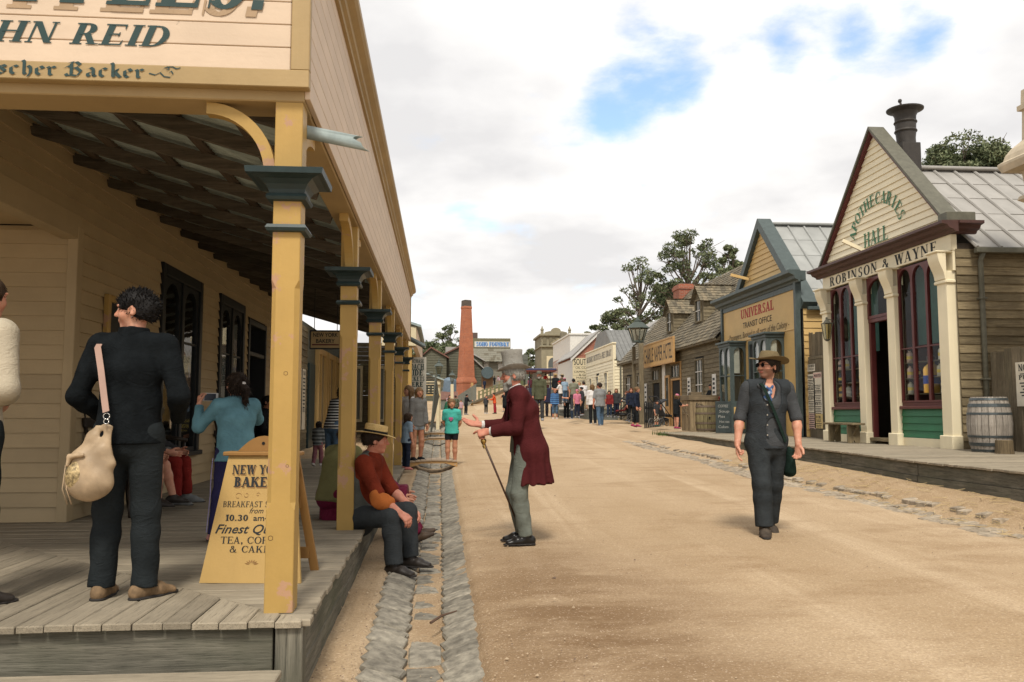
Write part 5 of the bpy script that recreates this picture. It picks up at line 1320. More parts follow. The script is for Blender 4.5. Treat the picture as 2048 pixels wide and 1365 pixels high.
def build_ice_bin():
 x0,x1,y0,y1,z0,z1 = 7.76,8.62,26.0,26.95,.84,1.86
 t = thing('ice_bin','tall wooden drinks crate lettered ICE with half a barrel on its front','crate',(8.2,26.4,.84),world=True); m = wood('crate board',(.34,.26,.15),(.19,.14,.085),'z',var=.22); mx = wood('crate rim',(.25,.19,.115),(.13,.10,.065),'x')
 n = 7
 for k in range(n):
  a = x0 + (x1 - x0)*k/n; mb = MB(); mb.cbox(a,a + (x1 - x0)/n - .006,y0,y0 + .025,z0,z1,.004); put('board',mb,m,t)
 for k in range(6):
  a = y0 + .026 + (y1 - y0)*k/6; mb = MB(); mb.cbox(x0 - .002,x0 + .02,a,a + (y1 - y0)/6 - .03,z0,z1,.004); put('board',mb,m,t)
 mb = MB(); mb.box(x0 + .03,x1 - .01,y0 + .03,y1,z0,z1 - .02); put('body',mb,M_DARK,t)
 mb = MB(); mb.cbox(x0 - .04,x1 + .04,y0 - .04,y0 + .03,z1 - .06,z1 + .10,.006); mb.cbox(x0 - .04,x0 + .03,y0 + .031,y1,z1 - .06,z1 + .10,.006); mb.cbox(x1 - .03,x1 + .04,y0 + .031,y1,z1 - .06,z1 + .10,.006); put('rim',mb,mx,t)
 mb = MB(); mb.cbox(x0 + .1,x0 + .45,y0 + .2,y0 + .5,z1 - .02,z1 + .2,.006); put('ledge',mb,mx,t)
 for s in ((.2,.95,.45,.55),(.45,.55,.72,.3)):
  pass
 mb = MB(); mb.bar((x0 - .012,y0 + .25,1.32),(x0 - .012,y0 + .62,1.62),.02,.05); mb.bar((x0 - .012,y0 + .62,1.36),(x0 - .012,y0 + .80,1.50),.02,.05); put('brace',mb,mx,t)
 sign('lettering','ICE',(x0 + .16,y0 - .003,1.60),(1,0,-.3),(.3,0,1),.13,INK,t,T=.2,t=.08,width=.26)
 c = (8.27,25.93,.845)
 b = MB(); h = .92; k = 16; prof = lambda q: .27 + .035*(1 - (2*q - 1)**2)
 for i in range(9):
  a0,a1 = math.pi*i/9 + math.pi + .02,math.pi*(i + 1)/9 + math.pi - .02; vs = []; m_ = 6
  for j in range(m_):
   r = prof(j/(m_ - 1))
   for a,rr in ((a0,r),(a1,r),(a1,r - .03),(a0,r - .03)): vs.append((c[0] + rr*math.cos(a)*1.15,c[1] + .06 + rr*math.sin(a),c[2] + h*j/(m_ - 1)*.86))
  fs = [(4*j + q,4*j + (q + 1) % 4,4*j + 4 + (q + 1) % 4,4*j + 4 + q) for j in range(m_ - 1) for q in range(4)] + [(3,2,1,0),tuple(range(4*m_ - 4,4*m_))]
  put('stave',MB().add(vs,fs),wood('ice barrel stave',(.25,.21,.11),(.14,.115,.06),'z',var=.2),t)
 for tt in (.03,.28,.66,.93):
  vs = []; fs = []; k = 14
  for i in range(k + 1):
   a = math.pi + math.pi*i/k
   for q in (tt,tt + .07):
    r = prof(min(q,1)) + .008; vs.append((c[0] + r*math.cos(a)*1.15,c[1] + .06 + r*math.sin(a),c[2] + h*.86*q))
  fs = [(2*i,2*i + 2,2*i + 3,2*i + 1) for i in range(k)]
  put('hoop',MB().add(vs,fs),plain('ice barrel hoop',(.13,.095,.07),.7),t)
 mb = MB(); mb.lathe([(.028,0),(.028,.02)],(c[0] + .0,c[1] - .262,c[2] + .42),10,M=Matrix.Rotation(R(90),3,'X')); put('bung',mb,M_DARK,t)
 # blackboard against the bay
 o = P(1462,863,X=8.36); t = thing('chalkboard','dark chalkboard with chalked menu leaning on the office\'s left bay window','blackboard',tuple(o),world=True)
 x = 8.40; ya,yb,zb,zt = 24.30,23.3,.84,1.72
 a = Vector((7.99,24.22,.83)); w_,h_ = .46,.92
 mb = MB(); mb.cbox(a.x,a.x + w_,a.y,a.y + .03,a.z,a.z + h_,.006); put('board',mb,plain('slate',(.045,.058,.058),.7,var=.3),t)
 chalk = plain('chalk',(.36,.36,.33),.9)
 for k,s in enumerate(('COFFEE','Soup','Pies','Hot tea','Cakes')): ftext('lettering',s,(a.x + .07 + .03*(k % 2),a.y - .002,a.z + .74 - k*.15),(1,0,0),(0,0,1),.11,chalk,t,width=.30 if k != 2 else .2,shear=.1)
build_ice_bin()
def build_stone_parapet():
 t = thing('stone_facade','cream stone facade with an urn pedestal, cut by the right edge of the photo','building',(9.6,9.5,.75),world=True)
 m = plain('stucco',(.52,.44,.32),.85,var=.18,sc=5)
 mb = MB(); mb.box(9.55,12,3,12.2,.7,4.55); put('wall',mb,m,t)
 k = MB()
 def sq(cx,cy,prof):
  for (a,z0),(b,z1) in zip(prof,prof[1:]):
   k.add([(cx - a,cy - a,z0),(cx + a,cy - a,z0),(cx + a,cy + a,z0),(cx - a,cy + a,z0),(cx - b,cy - b,z1),(cx + b,cy - b,z1),(cx + b,cy + b,z1),(cx - b,cy + b,z1)],[(0,1,5,4),(1,2,6,5),(2,3,7,6),(3,0,4,7)])
 sq(9.55,12.15,[(.35,4.4),(.36,4.6),(.30,4.62),(.34,4.72),(.42,4.78),(.40,4.84),(.33,4.86),(.36,5.2),(.38,5.24),(.56,5.26),(.60,5.36),(.60,5.40),(.54,5.44),(.52,5.52),(.46,5.62),(.36,5.72),(.345,5.74),(.33,6.2),(.38,6.22),(.38,6.30),(.34,6.32),(.33,6.55),(.2,6.6)])
 put('pedestal',k,m,t)
 mb = MB(); mb.lathe([(.10,6.6),(.06,6.68),(.16,6.8),(.26,6.95),(.27,7.0),(.2,7.02)],(9.55,12.15,0),16); put('urn',mb,m,t,smooth=True)
 mb = MB(); mb.box(9.10,9.9,3,11.55,5.22,5.40); mb.box(9.35,9.8,3,11.8,4.5,5.2); put('cornice',mb,m,t)
build_stone_parapet()

# ================================================================== further along the street
M_SAGE = plain('grey sage timber',(.13,.14,.12),.8,var=.2)
M_IVORY = plain('ivory paint',(.58,.50,.33),.6,var=.08)
M_RUST = plain('red brown iron',(.15,.075,.055),.7,var=.25,sc=3)
M_BRICK = brickm('stack brick',(.40,.115,.045),(.30,.085,.038),(.34,.24,.17),.30,.10)
def build_next_shop():
 t = thing('veranda_shop','yellow trimmed shop with its own veranda just beyond the bakery','shop',(-2.2,20,.45),world=True)
 WX = -3.42; ye = 34
 weatherboards(t,(WX,19.6,0),(0,1,0),(1,0,0),2.6,.43,3.6,.16,M_WD2['y'])
 mb = MB(); mb.box(WX - .1,WX - .002,19.6,ye,.4,3.7); put('wall',mb,M_SAGE,t)
 mb = MB(); mb.cbox(WX,WX + .06,22.3,23.3,.45,2.7,.006); put('door',mb,M_CAP,t)
 for y in (23.6,25.6,27.6,29.6,31.6):
  fr = MB(); fr.cbox(WX,WX + .12,y,y + .12,.45,3.2,.006); fr.cbox(WX,WX + .12,y + 1.6,y + 1.72,.45,3.2,.006); fr.cbox(WX,WX + .1,y + .121,y + 1.599,3.05,3.2,.006); fr.cbox(WX,WX + .1,y + .121,y + 1.599,.45,1.1,.006); fr.cbox(WX,WX + .08,y + .82,y + .90,1.101,3.049,.006); fr.cbox(WX,WX + .07,y + .121,y + .819,2.2,2.26,.004)
  f = put('window',fr,M_OCH['z'],t); mb = MB(); mb.box(WX + .02,WX + .03,y + .12,y + 1.6,1.1,3.05); put('pane',mb,plain('pale pane',(.22,.23,.20),.1),f)
 for k,y in enumerate((20.7,21.35)): poster((WX + .03,y,1.0),(0,1,0),(0,0,1),.5,1.5,[('STAGE',.8,.08)] + sm(9,.06) + [('SALE',.7,.07)],('long white playbill nearest the bakery on the dark boarded wall','long white playbill beside the dark green shop door')[k])
 for y in (21.9,25.2,28.5):
  mb = MB(); mb.cbox(-.87,-.73,y,y + .14,.42,3.12,.01); put('veranda_post',mb,M_YEL['z'],t)
 mb = MB(); mb.cbox(-1.5,-.62,21.85,21.95,3.12,3.62,.01); put('fascia_board',mb,M_IVORY,t)
 mb = MB(); mb.prism([(0,0),(0,.5),(.05,.52),(.12,.46),(.12,0)],(-.72,21.96,3.10),(1,0,0),(0,0,1),(0,7,0)); put('fascia_board',mb,M_PINK['y'],t)
 mb = MB(); mb.prism([(-2.9,1.0),(-2.9,1.05),(.22,.06),(.22,0)],(-.72,21.8,3.60),(1,0,0),(0,0,1),(0,7.3,0)); put('roof_sheet',mb,M_IRON,t)
 e_ = MB()
 for k in range(22): e_.cbox(-3.42,-.95,29.25 - .02*(k % 2),29.3,.5 + .15*k,.645 + .15*k,.005)
 put('end_boards',e_,M_WD2['x'],t,kind='stuff')
 for k in range(3):
  x = -3.2 + .78*k; fr = MB(); fr.cbox(x,x + .08,29.1,29.24,1.1,3.0,.005); fr.cbox(x + .5,x + .58,29.1,29.24,1.1,3.0,.005); fr.cbox(x + .081,x + .499,29.1,29.24,2.9,3.0,.005); fr.cbox(x + .081,x + .499,29.1,29.24,1.1,1.2,.005); f = put('window',fr,M_IVORY,t); g_ = MB(); g_.box(x + .08,x + .5,29.18,29.19,1.2,2.9); put('pane',g_,plain('pale pane',(.22,.23,.20),.1),f)
 mb = MB(); mb.tube([P(816,676,Y=19.7),P(849,693,Y=19.7)],.055,10); put('gutter_spout',mb,plain('dark spout',(.10,.12,.12),.5,.3),t)
 o = P(852,796,Y=24.6); w = .62
 s = thing('ticket_board','tall off white board lettered PURCHASE COACH RIDE TICKETS HERE hanging by yellow posts','sign',(o.x - w,24.6,o.z),world=True); h = P(852,715,Y=24.6).z - o.z
 mb = MB(); mb.cbox(o.x - w,o.x,24.6,24.64,o.z,o.z + h,.005); put('board',mb,plain('board white',(.47,.46,.40),.6),s)
 for i,(tx,wd,sz) in enumerate((('PURCHASE',.50,.10),('COACH',.50,.17),('RIDE',.44,.17),('TICKETS',.54,.13),('HERE',.46,.14),('-',.05,.05))):
  sign('lettering',tx,(o.x - w/2,24.598,o.z + h*(.86,.69,.545,.41,.27,.17)[i]),(1,0,0),(0,0,1),sz,M_TEALINK,s,True,wd,slab=True,T=.24,step=.0008)
 for dx in (.1,.52):
  mb = MB(); mb.tube([(o.x - dx,24.62,o.z + h),(o.x - dx,24.62,o.z + h + .3)],.01,6); put('hanger',mb,M_DARK,s)
 # slatted timber wind screen at the end of the walk
 s = thing('timber_screen','grey slatted timber screen with a sloping slat top at the end of the left boardwalk','screen',(-.4,28,.55),world=True)
 for i in range(9):
  z = 2.74 - .085*i; x1 = -.24 + .02*i
  mb = MB(); mb.cbox(-1.8,x1,27.6 + .05*i,27.64 + .05*i,z - .05,z,.004); put('slat',mb,M_SAGE,s)
 for i in range(11):
  y = 27.7 + .38*i; mb = MB(); z0 = gh(-.3,y)
  mb.add([(-.30,y,z0),(-.30,y + .36,z0),(-.13 + .01*i,y + .36,2.62 - .06*i),(-.13 + .01*i,y,2.66 - .06*i),(-.33,y,z0),(-.33,y + .36,z0),(-.17 + .01*i,y + .36,2.62 - .06*i),(-.17 + .01*i,y,2.66 - .06*i)],[(0,1,2,3),(7,6,5,4),(0,3,7,4),(1,5,6,2),(3,2,6,7)])
  put('plank',mb,M_SAGE,s)
 # pale veranda with turned frieze further on
 s = thing('pale_veranda','pale yellow veranda with a row of balusters under its eave beyond the lamp post','veranda',(-.6,38,.9),world=True)
 for y in (35,38,41,44):
  mb = MB(); mb.cbox(-.16,-.02,y,y + .14,gh(-.3,y) - .1,2.55,.01); put('veranda_post',mb,M_IVORY,s)
 mb = MB(); mb.cbox(-2.0,.0,34.9,35.05,2.55,2.72,.01); mb.cbox(-.16,.02,35.06,44.2,2.552,2.70,.01); put('frieze_rail',mb,M_IVORY,s)
 mb = MB(); mb.cbox(-2,.0,34.92,35.03,2.10,2.18,.01); put('frieze_rail',mb,M_OCH['x'],s)
 for i in range(12):
  mb = MB(); x = -1.9 + .16*i; mb.lathe([(.03,2.18),(.05,2.28),(.025,2.4),(.03,2.55)],(x,34.98,0),8); put('baluster',mb,M_IVORY,s,smooth=True)
 mb = MB(); mb.box(-4,-2.0,30,46,.5,2.0); mb.box(-4,-1.9,34.5,46,2.0,2.1); put('shop_wall',mb,M_RUST,s)
 mb = MB(); mb.prism([(-2.2,.9),(-2.2,.95),(.25,.06),(.25,0)],(-.1,34.8,2.72),(1,0,0),(0,0,1),(0,9.6,0)); put('roof_sheet',mb,M_IRON,s)
build_next_shop()
def lamp_post(c,h,label,mat,s=1.0):
 t = thing('street_lamp',label,'street lamp',c,group='glass street lamps'); zl = h - .62*s
 mb = MB(); mb.cbox(-.085*s,.085*s,-.085*s,.085*s,0,zl - .14*s,.012); put('post',mb,mat,t)
 mb = MB(); mb.lathe([(.05*s,zl - .14*s),(.07*s,zl - .08*s),(.05*s,zl - .03*s),(.11*s,zl)],n=8); mb.lathe([(.22*s,zl + .36*s),(.20*s,zl + .38*s),(.10*s,zl + .48*s),(.07*s,zl + .49*s),(.075*s,zl + .53*s),(.03*s,zl + .56*s),(.02*s,zl + .64*s),(.0,zl + .70*s)],n=8)
 for k in range(4):
  a = math.pi/4 + k*math.pi/2; mb.bar((.10*s*math.cos(a),.10*s*math.sin(a),zl),(.20*s*math.cos(a),.20*s*math.sin(a),zl + .36*s),.02*s,.02*s)
 put('lantern_frame',mb,plain('lamp iron',(.07,.085,.075),.5),t)
 mb = MB(); mb.lathe([(.11*s,zl + .01),(.20*s,zl + .355*s)],n=4); put('lantern_glass',mb,glass('lamp glass',(.72,.70,.62)),t)
 return t
a = G(877,852); b = P(877,718,Y=a.y); lamp_post(tuple(a),b.z - a.z - .05,'white square lamp post nearer the girl in turquoise',M_IVORY,1.0)
a = P(904,812,Y=48); b = P(904,742,Y=48); lamp_post(tuple(a),b.z - a.z,'white lamp post in front of the blue water tank',M_IVORY,1.0)
def build_double_lamp():
 y = 34.5; c = P(1277,848,Y=y); t = thing('timber_lamp','large dark lantern raised on twin square timbers in front of the hotel','street lamp',tuple(c),world=True)
 m = M_WD2['z']; za = P(1283,687,Y=y).z
 x1 = P(1284,780,Y=y).x; x0 = P(1266,780,Y=y + 1.5).x
 mb = MB(); mb.cbox(x1 - .09,x1 + .09,y,y + .18,gh(x1,y) - .1,za,.012); put('timber',mb,m,t)
 mb = MB(); mb.cbox(x0 - .07,x0 + .07,y + 1.2,y + 1.35,gh(x0,y) - .1,za - .04,.012); put('timber',mb,m,t)
 zc = P(1275,722,Y=y).z; mb = MB(); mb.bar((x1,y + .2,zc),(x0,y + 1.25,zc),.10,.14); put('cross_bar',mb,m,t)
 L = P(1276,700,Y=y + .6); zb = P(1276,683,Y=y + .6).z; zt = P(1276,657,Y=y + .6).z; zp = P(1276,640,Y=y + .6).z; k = 6; mt = plain('lamp olive iron',(.06,.075,.065),.5)
 mb = MB(); mb.lathe([(.52,zt - .01),(.50,zt + .02),(.22,zp - .12),(.16,zp - .10),(.17,zp - .03),(.08,zp),(.03,zp + .12),(.0,zp + .2)],(L.x,L.y,0),k); mb.lathe([(.25,zb - .05),(.26,zb),(.24,zb + .02)],(L.x,L.y,0),k)
 for i in range(k):
  a = 2*math.pi*(i + .5)/k; mb.bar((L.x + .24*math.cos(a),L.y + .24*math.sin(a),zb),(L.x + .42*math.cos(a),L.y + .42*math.sin(a),zt),.035,.035)
 mb.tube([(x1,y + .1,za),(L.x,L.y,zb - .05),(x0,y + 1.3,za)],.03,6); mb.tube([(L.x,L.y,zb),(L.x,L.y,zb + .25)],.03,6)
 put('lantern_frame',mb,mt,t)
 mb = MB(); mb.lathe([(.235,zb + .01),(.415,zt - .01)],(L.x,L.y,0),k); put('lantern_glass',mb,glass('lamp glass',(.72,.70,.62)),t)
build_double_lamp()
def build_library():
 y0,y1 = 43.4,51.7; zt = 4.98; t = thing('library','pale cream weatherboard library with lettered parapet beyond the hotel','library',(RX,y1,1.0),R(-90)); Wd = y1 - y0
 X = lambda y: y1 - y; U,N,V = (1,0,0),(0,-1,0),(0,0,1)
 holes = [(X(b),X(a),.35,z) for a,b,z in ((44.9,45.8,2.6),(47.4,48.3,2.5),(49.6,50.4,2.45))]
 weatherboards(t,(0,0,0),U,N,Wd,0,3.16,.165,M_LIN['x'],holes)
 weatherboards(t,(Wd,0,0),(0,1,0),(1,0,0),6,0,3.1,.165,M_LIN['y'])
 mb = MB(); mb.box(0,Wd - .002,.005,.1,-.1,3.2); mb.box(Wd - .1,Wd - .002,.1,6,-.1,3.1); mb.box(0,.1,.1,6,-.1,3.1); put('wall_frame',mb,M_DARK,t)
 mb = MB(); mb.cbox(-.03,Wd + .03,-.03,.12,3.165,zt - 1.0,.006); put('parapet',mb,M_LIN['x'],t)
 mb = MB(); mb.cbox(-.08,Wd + .08,-.08,.14,zt - .998,zt - .92,.01); put('parapet_cap',mb,M_LIN['x'],t)
 mb = MB(); mb.cbox(Wd - .14,Wd + .03,-.028,.04,0,3.16,.006); put('corner_board',mb,M_LIN['z'],t)
 sign('lettering','MECHANICS INSTITUTE & FREE LIBRARY',(Wd/2,-.032,3.40),U,V,.33,plain('grey lettering',(.16,.15,.15),.7),t,True,7.5,T=.22,t=.1,sl=.05,step=.001)
 for a,b,c,d in holes:
  small_sash(t,(a,.0,c),U,N,b - a,d - c,2,4,M_LIN['z'])
 mb = MB(); mb.tube([(Wd + .06,.35,3.1),(Wd + .06,.35,0)],.05,8); put('downpipe',mb,M_OLIVE,t)
 ir = plain('weathered iron',(.19,.19,.18),.6,.2,var=.2,sc=3)
 mb = MB(); mb.prism([(-.2,0),(Wd + .25,0),(Wd/2 + 1.2,1.9),(Wd/2 - 1.2,1.9)],(0,.16,3.08),U,V,(0,6,0)); r_ = put('roof',mb,ir,t)
 mb = MB()
 for i in range(26): mb.tube([(Wd + .25,.2 + .23*i,3.09),(Wd/2 + 1.2,.2 + .23*i,4.99)],.022,5)
 put('roof_ribs',mb,ir,r_,kind='stuff')
 # two brick gabled stores behind
 for i,(xa,ax,xb,Y,ze,za,lab) in enumerate(((8.28,9.98,11.7,53,4.95,6.55,'brick gabled oil store with a lettered white board wall facing down the street'),(10.9,13.2,15.6,50.5,5.2,7.0,'brick gable with pale iron roof standing behind the library'))):
  s = thing('brick_store',lab,'store',((xa + xb)/2,Y,1),world=True); mid = ax
  br = brickm('store brick',(.36,.13,.075),(.27,.085,.05),(.34,.25,.19),.28,.09)
  mb = MB(); mb.prism([(xa + .1,.6),(xb - .1,.6),(xb - .1,ze),(mid,za),(xa + .1,ze)],(0,Y,0),(1,0,0),(0,0,1),(0,7,0)); put('wall',mb,br,s)
  for sg in (-1,1):
   xe = xa - .1 if sg < 0 else xb + .1; ra = (za - ze)/abs(mid - (xa if sg < 0 else xb)); zo = za - ra*abs(xe - mid)
   mb = MB(); poly = [(mid,za - .22),(xe,zo - .22),(xe,zo),(mid,za)]
   mb.prism(poly if sg > 0 else poly[::-1],(0,Y - .14,0),(1,0,0),(0,0,1),(0,.12,0)); put('barge_board',mb,M_WHITE,s)
   mb = MB(); poly = [(mid,za + .02),(xe,zo + .02),(xe,zo + .08),(mid,za + .08)]
   mb.prism(poly if sg > 0 else poly[::-1],(0,Y - .2,0),(1,0,0),(0,0,1),(0,7.3,0)); put('roof_sheet',mb,M_ZINC,s)
  if i == 0:
   mb = MB()
   for k in range(18): mb.cbox(xa + .04,xa + .085,Y + .02 + .38*k,Y + .385 + .38*k,.9,4.8,.01)
   put('side_boards',mb,M_WHITE,s,kind='stuff')
   for k in range(14):
    mb = MB(); mb.cbox(xa + .02,xb - .1,Y - .05,Y - .01,1.0 + .275*k,1.268 + .275*k,.006); put('board',mb,M_IVORY,s)
   for tx,px,py,hh,wd in (('SOUTHERN',1148,730,.38,1.55),('OIL COMPANY',1151,738,.15,1.40),('LAMPS, OILS',1149,746,.13,1.25),('& GLASS',1158,752,.13,.85),('MACHINE',1153,758,.13,1.1),('LAMP OIL',1150,765,.13,1.1)):
    o = P(px,py,Y=Y - .053)
    ftext('lettering',tx,tuple(o),(1,0,0),(0,0,1),hh*1.4,INK,s,width=wd,bold=.01 if hh > .2 else 0)
build_library()
def build_far_right():
 y0,y1 = 57.8,66.6; t = thing('white_shop','two storey white shop with dark lettered panels beside the stone tower','shop',(RX,y1,1.2),R(-90)); Wd = y1 - y0; U,N,V = (1,0,0),(0,-1,0),(0,0,1)
 mb = MB(); mb.box(0,Wd,0,6,0,4.2); put('wall',mb,plain('teal board wall',(.075,.10,.10),.7),t)
 mb = MB(); mb.cbox(-.05,Wd + .05,-.06,6,4.2,5.55,.01); mb.cbox(-.12,Wd + .14,-.14,6,5.552,5.66,.01); put('parapet',mb,M_WHITE,t)
 pk,gr = plain('pink panel',(.36,.25,.21),.7),plain('slate panel',(.14,.15,.17),.7)
 for i,(x0,x1,z0,z1,m,tx) in enumerate(((.0,5.2,3.42,4.15,pk,'STOVES'),(0,5.2,2.66,3.36,pk,'TINWARE'),(0,5.2,1.96,2.6,pk,'IRON'),(5.25,Wd,2.9,4.15,gr,'STORES'),(5.25,Wd,1.96,2.8,gr,'OILS'))):
  mb = MB(); mb.cbox(x0,x1,-.08,-.005,z0 + .05,z1 + .05,.01); p = put('sign_panel',mb,m,t)
  ftext('lettering',tx,((x0 + x1)/2,-.085,z0 + .2),U,V,(z1 - z0)*.8,M_WHITE,p,True,(x1 - x0)*.8)
 mb = MB(); mb.box(1.2,5.4,-.03,-.005,0,1.9); put('shop_opening',mb,M_DARK,t)
 mb = MB(); mb.cbox(5.5,Wd,-.04,-.004,0,1.9,.01); mb.cbox(Wd + .01,Wd + .05,-.02,6,0,2.2,.01); put('lower_wall',mb,M_WHITE,t)
 mb = MB()
 for i in range(8): mb.box(Wd + .051,Wd + .07,.1 + .7*i,.14 + .7*i,0,2.2)
 put('batten',mb,M_WHITE,t,kind='stuff')
 # ornamented parapet seen over it
 b = thing('ornate_parapet','yellowish ornamented parapet seen above the white shop roof','building',(11.5,66,1),world=True); m = plain('sand stucco',(.36,.31,.19),.8)
 mb = MB(); mb.box(9.6,14.2,68,72,1,7.15); put('wall',mb,m,b)
 mb = MB(); mb.cbox(9.4,14.4,67.7,72,7.16,7.36,.02); put('cornice',mb,m,b)
 for x in (9.9,11.9,13.9):
  mb = MB(); mb.cbox(x - .2,x + .2,67.8,68.4,7.37,7.9,.03); put('finial',mb,plain('finial stone',(.16,.14,.10),.8),b)
 mb = MB(); mb.cbox(10.2,11.5,67.94,67.998,6.4,6.9,.02); mb.cbox(12.3,13.6,67.94,67.998,6.4,6.9,.02); put('panel',mb,M_IVORY,b)
 # stone tower
 xa,xb = P(1083,700,Y=85).x,P(1083,700,Y=85).x + 5.6; zt = P(1083,669,Y=85).z
 t = thing('stone_tower','grey stone bank facade with arched window and crested parapet at the street\'s end','building',((xa + xb)/2,85,2.2),world=True); st = plain('tower stone',(.25,.225,.155),.85,var=.15,sc=2)
 mb = MB(); mb.box(xa,xb,85,91,1.5,zt); put('wall',mb,st,t)
 mb = MB(); mb.cbox(xa - .15,xb + .15,84.8,91,zt - 1.3,zt - 1.15,.02); mb.cbox(xa - .2,xb + .2,84.75,91,zt - .16,zt + .05,.02); mb.cbox(xa - .1,xb + .1,84.85,91,zt - 4.9,zt - 4.7,.02); put('cornice',mb,st,t)
 for k in range(9):
  mb = MB(); mb.cbox(xa + .15 + .62*k,xa + .5 + .62*k,84.9,84.998,zt - 1.0,zt - .3,.02); put('panel',mb,plain('tower stone dark',(.17,.15,.10),.85),t)
 c = P(1112,668,Y=84.9); mb = MB(); mb.prism([(-1.2,0),(1.2,0),(1.1,.16),(.7,.26)] + [(.50*math.cos(R(a)),.28 + .34*math.sin(R(a))) for a in range(0,181,20)] + [(-.7,.26),(-1.1,.16)],(c.x,84.9,zt + .05),(1,0,0),(0,0,1),(0,.3,0)); put('crest',mb,st,t)
 for dx in (-1.4,1.4):
  mb = MB(); mb.lathe([(.16,0),(.14,.3),(.2,.4),(.08,.6),(.03,.8)],(c.x + dx,85,zt + .05),8); put('finial',mb,st,t)
 for (z0,hh,m) in ((zt - 4.4,2.2,M_IVORY),(zt - 7.4,2.2,plain('tower shutter',(.16,.19,.17),.6))):
  f = thing; x0 = P(1093,700,Y=85).x; arched_light(t,(x0,84.97,z0),(1,0,0),(0,-1,0),1.35,hh,.6,.16,.06,m,plain('far pane',(.10,.11,.11),.15),'window',mull=[1.0])
  mb = MB(); mb.cbox(x0 - .12,x0 + 1.47,84.86,84.969,z0 - .14,z0 - .01,.02); put('sill',mb,st,t)
 # footbridge between foundry and tower
 a,b2 = P(1016,718,Y=90),P(1056,722,Y=90)
 t = thing('footbridge','grey timber footbridge joining the foundry to the street buildings','bridge',tuple(a),world=True)
 mb = MB(); mb.box(a.x,b2.x,90,92,a.z - .5,a.z - .1); put('deck',mb,M_SAGE,t)
 mb = MB(); mb.box(a.x,b2.x,89.95,90.03,a.z - .1,a.z + .45); put('side_panel',mb,M_SAGE,t)
 mb = MB(); mb.box(b2.x - .25,b2.x,90,90.3,2,a.z - .5); put('post',mb,M_SAGE,t)
build_far_right()
